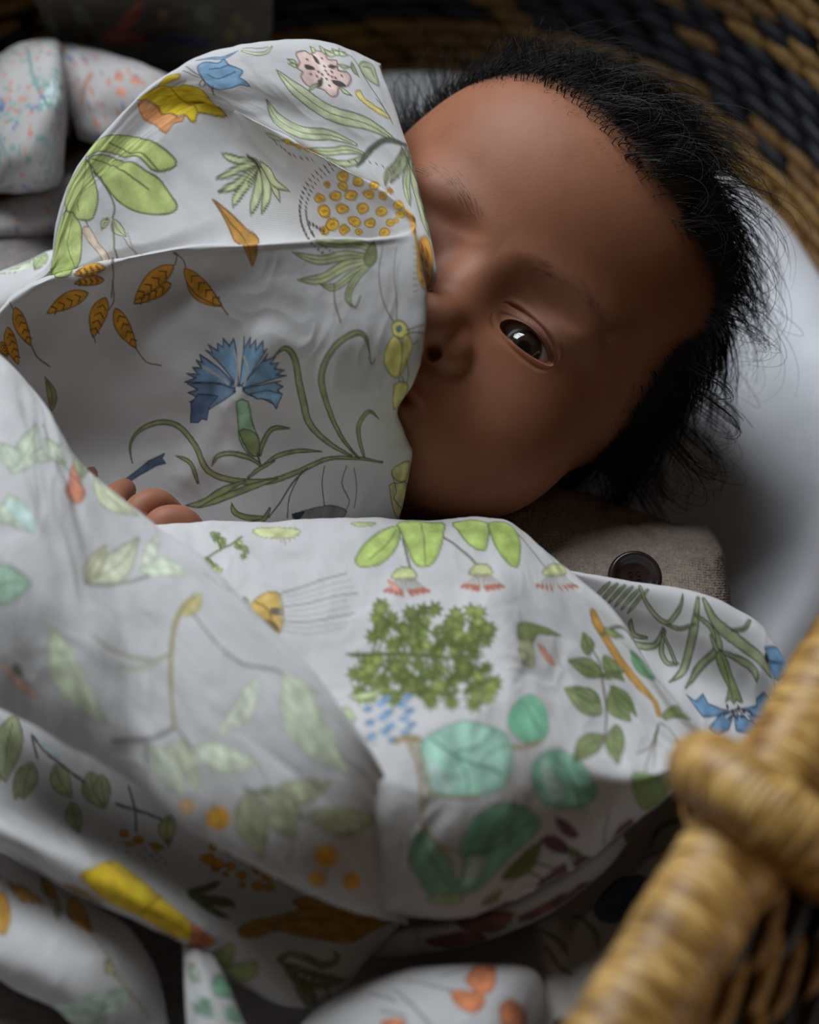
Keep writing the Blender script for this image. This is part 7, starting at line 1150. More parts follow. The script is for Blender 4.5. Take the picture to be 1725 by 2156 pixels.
-22,47,33,-41,61,-76,23,-28],[1,429,430,84,518,749,-46,41,-17,19,-33,44,-22,46,33,-41,66,-77,24,-27],[1,429,430,84,556,751,-48,38,-17,20,-36,46,-22,47,33,-41,
36,-45,49,-50,10,-10],[1,431,430,110,511,741,8,59,7,19,23,29,13,14,29,14,17,2,20,-2,23,-11,20,-16,20,-19,18,-20,12,-17,7,-14,3,-12,2,-17,-16,30,-9,12,-32,33,
-18,18,-15,11,-9,3,-11,0,-13,-3,-13,-5,-28,-17,-24,-26,-9,-15,-15,-55],[1,431,430,110,792,747,-19,51,-28,64,-30,80,-26,56,-13,21,-13,19,-48,68,38,-36,26,-25,24,
-25,19,-27,15,-29,34,-84,9,-23,7,-22,8,-41,5,-48],[1,431,430,110,812,748,12,29,11,19,13,16,17,13,20,8,72,13,53,4,46,3,43,7,17,1,-15,-25,-15,-13,-19,-9,-28,-1,
-55,-3,-107,-22,-17,-9,-41,-37],[1,431,430,110,635,877,27,0,19,-1,21,-5,22,-9,22,-12,30,-21,-33,13,-22,11,-18,7,-16,3,-46,4],[1,431,430,110,609,893,-29,51,-15,
26,-15,16,-17,9,-23,10,-52,23,-19,6,-51,1,-49,24,-40,32,66,-3,52,-4,24,-9,29,-16,33,-20,32,-23,27,-19,21,-25,15,-31,21,-49],[1,431,430,110,613,903,-22,49,-11,
29,-5,20,4,13,9,9,10,7,14,3,17,-5,19,-10,27,-17,-28,9,-25,6,-7,-3,-8,-5,-7,-7,-2,-10,2,-17,25,-75],[1,431,430,110,596,925,52,84,13,5,2,-14,-19,-33,-36,-51],[1,
431,430,110,523,973,-47,14,-11,0,-5,-4,-3,-9,-3,-23,-1,-32,-12,18,-7,14,-2,14,1,28,5,13,11,7,19,-5,21,-10,32,-16],[1,431,430,110,847,821,7,26,2,16,-4,12,-10,14,
-46,45,-26,28,-26,32,-40,64,-12,26,21,-27,55,-60,25,-28,23,-24,51,-48,17,-25,0,-20,-10,-16,-19,-20],[1,431,430,110,866,885,71,4,54,4,20,5,26,20,8,-22,1,-14,-9,
-8,-13,-4,-14,-2,-17,-2,-19,0,-26,3,-78,9],[1,431,430,110,777,804,44,16,13,7,7,10,5,13,12,19,1,-25,-5,-14,-8,-13,-14,-8,-19,-5,-18,-4,-12,-2],[1,431,430,110,
1002,738,-19,30,-7,7,-11,7,-29,14,-10,6,25,-5,17,-7,15,-9,11,-11,8,-12,8,-20],[1,431,430,110,834,848,14,32,6,9,11,9,13,-3,-1,-9,-7,-8,-28,-35],[1,432,430,101,
853,904,10,-16,16,-6,13,6,13,14,19,44,35,50,8,14,-13,5,-19,2,-14,18,-18,-8,-23,19,11,-22,11,-29,-12,-19,-18,-19,-13,-28],[0,433,434,87,878,895,15,30,9,21,14,
75],[1,435,436,110,695,1108,41,-2,39,-45,21,26,59,-5,38,-13,-52,41,-76,36],[1,435,436,110,792,1169,62,-69,64,-29,-27,64,-54,35],[1,435,436,110,918,1071,53,-14,
92,5,-13,24,-67,23,-54,15],[1,435,436,110,959,1035,77,-36,1,-24,38,-40,35,14,-6,54,-68,27],[1,435,436,110,984,1043,106,-27,8,31,-48,20],[0,437,438,131,939,1044,
69,-19],[0,439,440,131,939,1044,58,-5],[0,437,438,131,939,1044,42,11],[0,439,440,131,939,1044,21,27],[0,437,438,131,939,1044,-3,41],[0,439,440,131,939,1044,-26,
51],[0,437,438,131,939,1044,-46,56],[0,439,440,131,939,1044,-61,55],[0,437,438,131,939,1044,-71,50],[0,441,442,282,888,1058],[0,441,442,282,912,1065],[0,441,
442,282,946,1037],[0,441,442,282,972,1039],[0,441,442,282,925,1077],[0,441,442,282,958,1062],[1,435,436,101,1077,786,73,-54,44,11,59,5,-29,25,-34,-8,-88,46],[1,
435,436,101,1102,819,87,-62,33,3,-76,91,-23,-3],[0,443,444,87,1123,848,12,67],[0,445,446,375,1086,809],[0,445,446,375,1091,817],[0,445,446,328,1236,767],[0,445,
446,328,1253,759],[0,447,448,87,1102,827,18,16,8,11,3,14,0,30]],
'side_roll':[[1,449,450,59,505,1619,-19,33,-9,39,-4,28,2,24,5,21,9,18,13,14,20,9,23,7,26,3,29,
3,29,1,29,2,74,-3,33,-7,-8,-13,-20,-16,-26,-29,-79,-86,-33,-25,-18,-11,-49,-16],[0,451,452,49,517,1658,18,36,25,31,30,26,38,19,40,17,45,14],[1,168,453,59,1769,
973,-16,69,-7,76,-1,51,3,41,8,32,12,25,18,18,22,11,26,4,31,-2,34,-8,38,-14,131,-70,38,-33,-10,-26,-25,-22,-82,-119,-36,-38,-20,-12,-21,-10,-22,-7,-24,-3,-27,3,
-37,8],[0,454,455,49,1793,1030,27,52,32,43,38,32,45,18,52,7,57,0],[1,456,457,59,1632,1120,-20,27,-43,77,-18,31,-34,62,-100,168,-34,52,-23,30,-11,18,25,-18,70,
-57,57,-56,26,-28,23,-29,21,-29,19,-29,15,-30,12,-31,10,-32,6,-31,4,-31,0,-40],[0,458,459,49,1612,1187,-23,64,-28,61,-33,59,-39,57,-44,55,-47,53],[1,460,461,59,
1182,1658,-29,19,-56,45,-18,18,-12,16,-10,15,-7,14,-5,14,-3,13,4,22,32,40,11,5,18,-17,75,-87,21,-29,14,-27,3,-13,0,-11,-3,-11,-17,-22],[0,462,463,49,1166,1687,
-31,56,-11,27,-8,26,-18,54],[1,464,465,59,1266,1640,9,18,20,15,17,10,18,5,19,3,20,-1,22,-4,23,-7,24,-10,24,-14,26,-16,26,-18,83,-70,22,-22,-14,0,-26,6,-100,15,
-44,10,-22,7,-23,7,-47,19,-56,30],[0,466,467,49,1306,1640,42,-3,43,-7,45,-11,45,-17,47,-21,45,-24],[1,468,461,59,1197,1643,-11,16,-13,37,-2,26,6,22,14,17,18,14,
51,25,12,3,4,-12,9,-58,1,-26,-6,-22,-13,-19,-19,-14,-33,-10],[0,462,463,49,1206,1663,56,120],[1,469,450,51,1757,957,4,13,17,20,18,7,22,-4,25,-16,27,-26,31,-38,
35,-52,13,-21,-62,48,-91,43,-28,15],[0,470,471,394,1304,1005,-40,56,-22,34,-17,38,-16,42,-15,43,-12,45,-10,48,-8,47,-11,92,-4,44,0,52,2,83],[1,472,473,42,1280,
1035,32,-43,24,-23,-1,33,-15,50,-20,35,-24,28,-30,22,-17,3,19,-47],[0,474,475,219,1165,1348,-57,49,-39,28,-43,23,-48,22,-46,20,-47,21,-46,15,-35,6,-30,0,-42,
-6],[0,476,477,394,1096,1415,-73,61,-44,31,-42,27,-75,35],[0,478,479,262,1289,1100,53,32,34,11,31,4,34,4,32,-4,31,-5,30,-7,34,-16,42,-31,85,-77,28,-19,34,-20],
[0,480,481,262,1144,1633,-77,63,-43,34,-38,25,-87,45,-130,60],[0,482,483,197,978,1766,-16,48,-6,27,2,26,5,45],[0,484,485,262,1172,1628,32,12,34,21],[1,486,487,
84,732,1325,40,-18,44,-23,30,-16,28,-19,26,-20,24,-21,21,-24,21,-30,18,-32,15,-31,13,-32,12,-35,28,-112,3,-23,-16,16,-24,34,-129,162,-36,44,-18,24,-48,65,-22,
32,-24,37],[0,488,489,70,791,1273,50,-48,45,-49,41,-52,38,-58,34,-59,30,-62],[1,490,491,84,732,1325,22,-17,41,-41,28,-34,23,-36,15,-34,10,-30,15,-64,2,-13,-12,
14,-49,63,-26,35,-34,50,-24,39,-13,31,-3,29],[0,492,493,70,754,1292,118,-204],[1,494,495,59,1037,1063,9,5,18,-4,15,-5,30,-16,46,-33,89,-71,17,-12,11,-11,-9,-6,
-41,-11,-12,-1,-26,3,-14,7,-14,8,-15,10,-15,12,-15,15,-17,20,-41,62],[0,496,497,49,1070,1032,32,-31,31,-25,30,-17,29,-15,27,-14,27,-7],[0,498,499,175,732,1330,
114,-67,62,-41,66,-51,109,-109],[1,500,457,51,1064,1031,14,-15,27,-38,17,-29,11,-26,8,-27,4,-28,5,-60,0,-12,-9,16,-40,68,-16,26,-12,28,-9,27,-6,28,1,32],[1,501,
502,84,155,1649,16,8,24,1,19,-1,19,-3,20,-5,18,-6,17,-8,15,-8,25,-19,26,-23,26,-26,17,-14,9,-13,-16,-3,-63,-2,-20,0,-18,1,-19,3,-18,4,-17,6,-15,8,-14,11,-12,12,
-12,15,-12,18,-12,24],[0,503,504,70,183,1631,32,-18,32,-17,33,-15,30,-13,31,-12,32,-12],[0,505,506,131,1346,844,109,-31,25,-14,31,-38],[1,507,508,42,242,1814,
26,3,38,10,64,21,30,8,22,6,3,10,-14,10,-38,5,-43,-3,-36,-13,-26,-20,-21,-21],[1,509,13,42,307,1804,-5,5,-6,11,-1,7,3,4,6,3,10,1,30,-3,-5,-16,-7,-8,-9,-4,-10,
-1],[1,510,511,68,712,869,13,-21,18,-23,13,-8,7,12,12,39,21,18,3,17,-10,25,-13,26,-14,18,-15,12,-21,13,-34,29,-36,28,-20,4,-8,-8,11,-24,53,-77,15,-27,-1,-33],
[1,512,13,68,785,846,18,-30,27,-70,-20,17,-10,0,-20,0,-19,18,-60,9,-10,0,20,-9,10,0,15,12,0,24,1,20,3,8,9,12,20,0],[0,165,166,56,790,819,8,-79,-28,32,-9,0,-50,
18],[1,513,514,84,284,1212,29,-15,59,-47,22,-23,18,-21,16,-22,14,-23,11,-21,7,-21,8,-40,1,-21,-1,-70,-8,-10,-21,27,-25,42,-66,95,-27,39,-23,38,-8,17,-12,32,-3,
35],[0,515,516,70,311,1178,26,-35,25,-40,23,-40,18,-36,16,-41,21,-54],[1,513,514,84,311,1179,13,-18,15,-32,3,-20,-2,-7,-4,-4,-15,-2,-22,6,-57,22,-13,6,-3,8,3,
39,4,12,9,8,6,2,17,0,29,-10],[0,515,516,70,305,1169,-15,-18,-10,-6,-11,-6,-26,-6],[1,513,514,84,397,1086,16,-3,40,-21,34,-25,31,-28,30,-34,40,-58,44,-73,6,-16,
-14,13,-84,73,-44,49,-32,32,-40,47,-22,32],[0,515,516,70,424,1065,59,-55,31,-31,41,-50,59,-70],[1,513,514,84,271,1300,-12,21,-11,38,1,13,2,9,5,8,8,5,11,2,12,1,
32,-5,84,-29,19,-10,0,-9,-7,-8,-17,-31,-12,-14,-17,-9,-10,-2,-27,0,-40,9],[0,515,516,70,284,1315,28,23,18,9,20,6,46,1],[1,513,514,84,312,1325,-18,3,-33,7,-22,9,
-7,4,-6,5,-6,12,-1,12,8,28,4,5,9,-2,52,-22,16,-9,12,-10,4,-6,2,-13,-5,-16],[0,515,516,70,300,1337,-24,21,-11,11,-9,11,-17,20],[1,513,514,84,512,905,-11,23,-7,
39,6,17,14,5,23,-6,33,-21,96,-75,19,-16,-4,-4,-48,1,-16,-3,-17,-3,-30,2,-37,21],[0,515,516,70,526,910,36,0,18,1,22,-4,52,-19],[1,517,518,0,258,1333,31,-27,50,
-21,55,9,42,17,-2,25,-26,25,-47,10,-48,-1,-39,-16],[1,519,520,76,857,742,-5,48,3,53,4,18,7,11,9,7,12,3,14,-1,16,-4,18,-8,19,-11,21,-14,69,-51,17,-18,-7,-8,-15,
-5,-81,1,-39,0,-20,-8,-20,8,-20,0],[0,521,522,63,873,779,20,18,22,9,25,3,27,-1,30,-6,32,-12],[0,523,524,131,497,850,82,31,45,20,59,-8,83,-6],[1,525,526,68,1564,
1667,-29,30,-25,35,-18,27,-12,23,-7,21,-3,18,1,17,5,14,9,13,13,12,15,10,19,8,64,24,19,3,8,-20,5,-27,12,-45,10,-43,4,-38,-1,-16,-2,-16,-5,-15,-8,-12,-11,-11,-15,
-8,-22,-8],[0,527,528,56,1562,1702,-1,34,2,33,5,32,7,31,12,30,14,29],[1,525,526,68,1679,1628,19,4,53,-6,23,-7,23,-10,22,-13,22,-14,20,-18,21,-20,40,-50,69,-130,
11,-30,-16,11,-25,23,-80,59,-43,33,-45,38,-21,20,-40,39,-41,49],[0,527,528,56,1720,1604,86,-55,44,-35,43,-41,73,-87],[1,525,526,68,1691,1651,-18,26,-20,47,-3,
15,0,12,3,10,6,6,9,4,11,2,29,-2,82,-20,20,-8,4,-14,0,-68,-6,-20,-13,-14,-10,-3,-13,-1,-14,1,-43,13],[0,527,528,56,1701,1667,21,29,14,12,15,11,38,17],[1,525,526,
68,1883,1608,18,14,29,7,23,3,23,-2,22,-4,24,-9,24,-13,25,-17,23,-22,24,-26,27,-32,30,-40,105,-165,29,-58,-28,19,-42,36,-118,81,-47,33,-46,38,-23,21,-24,22,-23,
25,-24,26,-31,34],[0,527,528,56,1932,1588,46,-23,47,-27,46,-34,48,-41,58,-58,63,-70],[1,525,526,68,1627,1625,0,17,14,29,9,9,10,7,12,5,14,1,15,0,17,-3,38,-10,95,
-42,18,-11,-8,-6,-17,-4,-51,-17,-27,-6,-29,-2,-15,1,-33,5,-45,16],[0,527,528,56,1651,1633,54,10,28,2,31,-1,70,-10],[0,529,530,219,1530,1673,27,1,19,-4,27,-12,
49,-26],[0,531,532,219,1740,1736,30,23,10,20,-7,32,-26,69],[0,533,534,153,1973,1788,-12,93],[1,535,536,0,1449,1825,-8,24,-20,26,-29,21,-31,14,-29,3,-20,-9,-3,
-20,8,-25,22,-25,28,-21,30,-11,28,-4,18,10],[1,535,536,0,2030,1712,-7,29,-18,28,-25,23,-27,13,-26,-1,-18,-10,-6,-21,6,-27,18,-27,26,-22,29,-14,25,-3,16,11],[1,
535,536,0,1966,1853,-5,21,-12,21,-18,17,-20,10,-19,-1,-14,-11,-4,-18,4,-21,14,-20,18,-16,20,-8,19,0,12,10],[1,535,536,0,2163,1776,-4,25,-15,26,-25,17,-26,8,-19,
-1,-14,-11,-5,-19,5,-21,14,-22,21,-18,25,-11,22,-2,14,10],[1,537,538,0,1251,1864,-7,17,-14,18,-21,15,-24,13,-22,5,-14,-4,-3,-14,6,-18,17,-19,22,-17,23,-10,20,
-3,12,6],[1,539,453,51,992,1770,-14,23,-3,40,5,12,8,11,11,8,14,5,36,3,43,-3,97,-11,21,-4,-1,-13,-24,-56,-16,-21,-22,-15,-15,-5,-16,-2,-19,-1,-21,2,-53,13],[0,
540,541,42,1019,1780,163,62]],
'under_fold':[[1,542,543,84,300,414,-14,6,-27,18,-17,18,-11,20,-5,20,-1,23,6,69,4,15,7,-13,38,-75,12,-24,10,-21,3,-10,3,-19,-3,
-20],[0,544,545,70,289,431,-20,37,-9,20,-7,22,-13,57],[1,542,543,84,393,400,-5,11,-3,22,2,15,7,9,10,5,14,0,37,-9,8,-3,0,-6,-10,-31,-5,-10,-8,-7,-5,-2,-13,-1,
-19,2],[0,544,545,70,400,408,23,22,29,15],[1,542,543,84,186,433,-11,5,-19,16,-12,13,-6,13,-1,12,3,13,13,31,4,7,5,-8,27,-43,7,-14,5,-13,1,-6,-2,-11,-7,-12],[0,
544,545,70,181,445,-14,37,-8,43],[1,542,543,84,539,320,-11,18,-13,35,-3,12,0,10,2,9,4,7,5,6,8,4,19,4,52,3,12,-1,3,-10,1,-58,-4,-19,-8,-15,-6,-5,-18,-7,-27,1],
[0,544,545,70,545,335,15,29,9,13,10,13,23,25],[1,542,543,84,475,464,-9,14,-12,35,-5,34,2,32,9,18,15,12,38,29,9,2,2,-28,2,-89,-2,-22,-4,-16,-4,-7,-11,-10,-19,
-6],[0,544,545,70,478,480,13,55,23,68],[1,542,543,84,591,304,-10,11,-13,25,-5,19,1,16,7,11,12,9,33,17,8,2,3,-7,7,-48,1,-16,-3,-14,-3,-6,-10,-11,-17,-8],[0,544,
545,70,592,318,8,43,17,40],[1,542,543,84,223,269,-22,15,-22,23,-16,18,-12,17,-9,16,-7,17,-3,16,-1,15,2,16,3,14,6,14,7,14,29,50,11,12,9,-20,9,-26,18,-38,15,-33,
11,-31,6,-31,1,-15,-2,-15,-3,-13,-6,-12,-10,-15],[0,544,545,70,213,299,-15,62,-6,31,-3,30,-1,65],[1,542,543,84,299,400,-16,8,-28,24,-16,21,-5,10,-3,10,-1,20,6,
21,22,58,7,11,8,-13,36,-80,10,-23,5,-21,1,-9,-3,-17,-12,-16],[0,544,545,70,292,417,-13,37,-5,20,-3,23,-5,54],[1,542,543,84,391,369,-7,15,-8,26,1,19,3,8,4,6,13,
9,19,2,47,-5,11,-3,0,-8,-8,-45,-6,-13,-9,-11,-6,-4,-16,-4,-25,2],[0,544,545,70,399,381,16,21,10,10,11,10,24,16],[0,546,547,262,295,310,41,25,33,12,50,7,103,13],
[0,548,549,219,295,318,24,59],[1,550,551,0,315,311,39,5,45,9,15,9,-3,9,-29,2,-34,-5,-26,-16],[0,546,547,262,665,390,76,-8,122,-18],[0,552,553,219,714,304,22,46,
11,30,6,32,6,61],[1,554,13,84,907,314,-13,15,-24,33,-12,25,-5,21,3,17,9,16,30,29,8,4,4,-10,15,-63,5,-22,2,-20,0,-10,-3,-18,-10,-16],[0,165,166,70,901,336,-9,43,
-2,19,1,19,7,38],[1,555,556,84,582,941,4,-10,26,-23,20,-43,13,-28,14,-30,16,-25,16,-15,17,-6,17,3,45,22,107,50,72,22,67,19,19,12,17,20,18,22,13,21,2,20,-7,17,
-11,16,-18,10,-58,-1,-128,-19,-95,8,-52,-5,-23,-6,-23,-8,-62,-27,-17,-8],[0,557,558,153,861,970,4,-66,25,-73],[1,559,560,68,1033,883,13,-1,50,17,59,11,20,7,2,
10,-7,11,-8,13,-10,14,-10,18,-9,18,-9,12,-9,6,-9,-5,-9,-20,-8,-25,-12,-23,-39,-46],[1,561,562,42,981,1028,20,-1,17,-25,27,2,18,14,-23,2,-37,8,-22,0],[1,563,564,
68,725,509,-9,8,-11,7,-9,-1,-7,-5,-1,-9,2,-9,5,-8,16,-11,8,-2,6,4,3,7,0,9],[1,563,564,68,794,511,-7,12,-9,10,-10,3,-9,-2,-8,-7,-3,-10,3,-11,6,-10,10,-7,11,-4,9,
1,6,6,2,9],[1,563,564,68,873,501,-6,11,-10,9,-9,5,-8,3,-5,-3,-7,-16,0,-9,9,-7,20,-8,8,0,6,5],[1,563,564,68,747,543,-1,9,-3,11,-7,13,-7,8,-5,-4,-7,-21,0,-10,6,
-9,14,-9,5,0,4,5],[1,563,564,68,1107,422,-7,19,-11,17,-13,6,-13,0,-9,-5,-4,-9,2,-14,7,-16,11,-16,11,-13,12,-2,10,5,5,12],[1,563,564,68,1145,414,-3,15,-6,15,-10,
7,-21,6,-7,-2,-4,-10,1,-15,8,-16,11,-14,11,-5,11,1,6,7],[1,563,564,68,1192,394,-3,12,-6,13,-9,12,-8,8,-8,-2,-5,-7,-2,-9,2,-11,5,-13,8,-11,8,-4,8,1,7,4],[1,563,
564,68,1237,433,-8,14,-10,10,-9,0,-7,-4,-4,-8,-2,-9,5,-13,7,-13,9,-8,9,-3,6,3,5,7,1,11],[1,563,564,68,1304,328,-1,13,-4,13,-10,12,-11,8,-9,-1,-6,-5,-4,-10,0,
-12,6,-14,10,-14,13,-8,11,-3,4,8],[1,563,564,68,1351,349,-4,16,-7,13,-11,8,-12,4,-9,-3,-5,-8,1,-13,5,-14,9,-15,11,-11,11,-3,9,3,3,10],[1,563,564,68,1306,457,-8,
12,-10,8,-11,3,-8,-3,-4,-11,1,-14,5,-16,10,-13,12,-10,12,-4,7,7,4,12,-3,14],[1,563,564,68,1361,429,-9,8,-10,4,-10,3,-8,-2,-2,-10,1,-13,6,-14,9,-11,11,-7,11,-2,
4,7,2,12,-1,13],[1,563,564,68,1243,475,-3,8,-5,9,-6,8,-6,6,-5,-1,-4,-5,-3,-8,1,-10,5,-10,7,-8,7,-1,5,3,5,3],[1,563,564,68,1124,473,-7,8,-8,5,-8,3,-6,-1,-3,-8,0,
-10,5,-12,8,-9,7,-3,12,2,3,5,0,9],[1,563,564,68,1110,342,-3,12,-6,11,-9,6,-9,2,-3,-7,0,-20,4,-10,8,-9,8,-6,8,-1,5,4,0,7],[1,563,564,68,1174,327,-5,13,-7,10,-8,
2,-12,-6,-3,-5,2,-11,6,-12,8,-7,7,-5,6,1,4,3,3,7],[1,563,564,68,1399,336,-13,10,-11,5,-5,-3,-2,-6,3,-9,6,-8,12,-8,4,1,4,4,2,6],[1,563,564,68,1070,428,-1,8,-3,8,
-6,7,-7,4,-6,1,-5,-3,0,-7,5,-18,6,-8,8,-5,7,-1,2,6],[1,563,564,68,1166,465,-4,8,-6,8,-6,3,-5,-1,-3,-3,-1,-6,1,-7,3,-7,4,-6,6,-3,4,-1,4,2,3,6],[0,565,566,274,
649,570],[0,565,566,274,676,645],[0,565,566,274,700,563],[0,565,566,274,727,634],[0,565,566,274,751,554],[0,565,566,274,773,510],[0,565,566,274,802,547],[0,565,
566,274,824,506],[0,565,566,274,853,540],[0,565,566,274,877,495],[0,565,566,274,902,449],[0,565,566,274,788,595],[0,565,566,274,811,620],[0,565,566,274,831,
568],[0,565,566,274,854,595],[0,565,566,274,873,552],[0,565,566,274,896,576],[1,567,568,93,1000,708,36,-26,23,-19,21,-25,19,-25,18,-30,11,-31,7,-23,-14,11,-18,
19,-33,45,-18,18,-40,51,-13,21],[1,567,568,93,999,727,38,-6,50,-9,25,-12,47,-28,16,-6,42,9,-9,-37,-11,-18,-17,-5,-21,8,-92,47,-66,41],[1,567,568,93,1004,742,70,
29,50,6,35,8,36,-9,12,-7,-11,-8,-33,-19,-30,-8,-46,-13,-79,3],[1,567,568,93,1023,746,32,-8,22,-7,79,-30,28,-20,20,-18,-19,-7,-27,-3,-79,25,-22,15,-34,36],[1,
569,570,84,1259,842,4,-24,10,-33,15,-38,21,-37,26,-37,106,-144,40,-50,8,-18,-10,-10,-20,-6,-7,-11,16,-25,27,-31,33,-26,38,-18,44,-11,46,-5,53,4,61,13,51,19,31,
15,16,16,5,22,-12,33,-52,88,-14,67,-12,86,-18,59,-25,16,-29,-5,-34,-11,-44,-21,-174,-14,-36,23,-28,38,-22,42,-22,30,-22,17,-21,10,-18,3,-15,-2,-11,-9],[0,571,
572,131,1301,818,84,-134,55,-82,63,-68,111,-63],[1,573,574,101,1463,912,31,-22,12,-6,14,1,57,14,63,20,23,5,23,-1,21,-4,17,-6,7,-11,-9,-17,-15,-15,-25,-22,20,32,
8,11,0,2,-20,9,-15,4,-14,1,-15,-4,-41,-18,-44,-19,-43,-8,-19,4,-16,14,-12,14,-10,11,-6,7],[1,573,574,101,1469,915,40,7,54,11,84,19,30,7,32,8,34,9,60,25,-93,-50,
-30,-7,-28,-7,-83,-19,-98,-10],[1,573,574,101,1489,921,15,14,12,9,17,9,22,6,24,6,27,5,30,5,36,4,42,2,72,14,-151,-36,-26,-4,-24,-6,-40,-10,-15,-5,-34,-18],[1,
573,574,101,1533,940,6,18,6,12,9,12,26,30,18,15,10,9,-1,-14,-9,-18,-22,-30,-8,-11,-18,-19,-7,-6],[1,573,574,101,1567,953,18,20,21,25,6,10,4,11,14,17,6,0,3,-15,
-4,-15,-7,-14,-10,-14,-32,-23,-11,-6],[0,575,576,131,1667,957,32,67],[1,577,13,84,1184,1041,-1,-28,19,-59,30,-36,15,-9,12,1,9,7,7,11,7,16,4,21,0,20,-7,11,-11,7,
-40,18,-26,17],[1,578,13,84,1261,1036,4,-13,20,-37,24,-24,24,-14,27,-10,19,-1,9,7,1,15,-4,16,-9,14,-13,17,-15,14,-17,11,-55,5,-15,0],[0,579,580,175,199,1051,
349,-24],[1,581,48,68,548,1027,13,16,29,-7,30,0,22,0,14,-8,23,8,40,-9,7,-6,-9,-4,-57,-13,-44,-2,-34,4,-26,11]],
'lower_left_fold':[[1,582,583,84,186,577,12,-5,
13,10,12,13,9,15,7,18,5,20,2,23,-2,24,-4,19,-10,12,-13,7,-14,-1,-17,-13,-17,-21,-8,-24,5,-30,10,-38],[1,584,585,84,224,526,4,12,16,20,16,11,19,5,20,-2,21,-7,47,
-27,8,-9,-6,-3,-47,-13,-36,-6,-29,3,-23,9],[0,586,587,70,242,532,36,8,18,1,20,0,39,-4],[1,584,585,84,338,385,0,22,4,38,7,21,10,12,13,6,14,3,35,1,7,-2,-3,-7,-25,
-39,-20,-26,-19,-20,-16,-11],[0,586,587,70,347,410,20,33,11,10,12,10,25,16],[1,584,585,84,452,425,0,22,6,41,10,24,14,18,18,10,20,4,46,-7,8,-4,-4,-9,-36,-53,-14,
-21,-14,-18,-7,-6,-17,-8,-21,0],[0,586,587,70,464,444,27,35,15,14,16,13,34,19],[0,588,589,105,178,509,67,17],[0,488,489,131,319,384,19,19,16,29,27,41,56,89],[1,
590,13,59,420,478,-1,6,-2,17,1,13,2,12,9,22,15,22,0,-35,-3,-26,-4,-10,-5,-10,-7,-9],[0,591,592,131,571,537,49,24,29,14,27,16,46,29],[1,593,13,59,663,602,1,8,4,
14,6,9,7,5,8,1,8,-3,25,-16,-20,-16,-14,-7,-11,-2,-10,3],[1,594,595,51,517,911,54,13,47,0,21,15,27,-28,25,-16,23,-16,21,-16,17,-19,15,-19,14,-18,10,-22,16,-54,
11,-72,0,-26,-12,17,-17,29,-127,107,-39,25,-41,33,-21,22,-29,37],[0,596,597,42,579,904,53,-43,44,-29,38,-24,34,-28,30,-41,23,-50],[1,598,599,51,657,783,16,2,38,
-4,30,-9,13,-8,12,-10,17,-25,12,-33,6,-37,4,-44,1,-18,-8,12,-10,20,-86,103,-19,19,-10,10,-11,12],[0,600,601,262,722,620,103,0,103,-55]],
'hanging_fold':[[1,602,
371,68,640,148,-12,13,-16,26,-5,19,3,14,10,10,15,6,44,8,27,0,9,-6,19,-39,-1,-15,-20,-13,-14,-6,-21,-11,-25,-7],[0,603,604,56,641,164,5,28,5,12,7,12,22,19],[1,
605,371,68,560,244,-7,6,-12,17,-5,12,-1,11,4,9,8,8,20,14,5,2,2,-5,5,-28,1,-22,-5,-14,-8,-9],[0,603,604,56,559,255,-1,22,2,10,2,10,6,17],[0,606,607,219,504,124,
23,70,3,39,-6,41,-22,67],[1,602,371,68,648,284,-6,9,-8,18,-2,12,3,9,6,5,10,3,36,2,17,-1,3,-4,-7,-26,-13,-16,-17,-9,-14,-3],[0,603,604,56,649,294,5,18,4,7,7,7,
20,10],[0,608,609,228,507,269],[0,608,609,228,521,284],[0,608,609,228,530,303],[1,610,13,51,527,90,-5,6,-8,16,-3,13,1,12,6,11,8,10,24,23,1,-37,-2,-23,-7,-16,-9,
-12]],
'bottom_bundle':[[1,611,612,59,746,661,2,-27,9,-35,11,-46,14,-51,13,5,16,0,17,10,8,35,9,55,5,46,0,40,-6,23,-12,11,-17,4,-18,-2,-20,-12,-19,-33],[1,611,
612,59,690,725,14,-6,22,-3,22,0,25,8,27,5,18,9,6,15,-2,20,-9,16,-13,9,-19,7,-20,0,-18,-8,-19,-13,-14,-13,-12,-15,-8,-18],[1,611,612,59,893,786,0,-20,9,-16,12,
-11,17,-7,21,-4,22,3,32,5,43,3,23,15,-35,52,-55,43,-36,14,-23,-14,-19,-33],[1,611,612,59,413,813,12,-5,26,-1,25,2,21,8,20,9,9,9,-9,9,-20,8,-22,3,-25,-10,-26,
-18],[1,613,560,42,778,517,17,-10,24,0,25,0,8,10,-16,0,-28,1,-23,-7],[0,614,615,175,481,682,39,58,25,29,25,33,43,49],[0,614,615,175,525,626,89,64,86,30],[0,614,
615,175,416,760,100,47],[0,614,615,175,655,627,80,-33],[0,614,615,175,392,641,85,93]],
'inner_drape':[[1,616,617,68,1083,404,22,-71,31,-33,32,-21,29,-11,30,-3,
28,10,37,87,31,33,16,20,-4,17,-18,17,-21,15,-26,14,-80,38,-21,12,-22,-1,-22,-17,-21,-24,-16,-22,-8,-19,-4,-19],[1,618,619,84,865,307,38,86,4,24,1,27,3,27,3,20,
10,-48,0,-32,-4,-31,-10,-27,-16,-17,-25,-33],[1,618,619,84,1009,310,23,142,7,25,0,27,-4,31,-3,52,17,-40,6,-35,0,-35,-7,-29,-14,-32,-20,-109],[1,618,619,84,1417,
241,38,-35,25,-16,25,-3,26,7,31,15,88,55,66,35,-35,-36,-24,-22,-27,-17,-62,-39,-34,-20,-31,-8,-29,10,-26,21,-35,41],[1,618,619,84,1362,270,42,71,23,6,25,2,64,
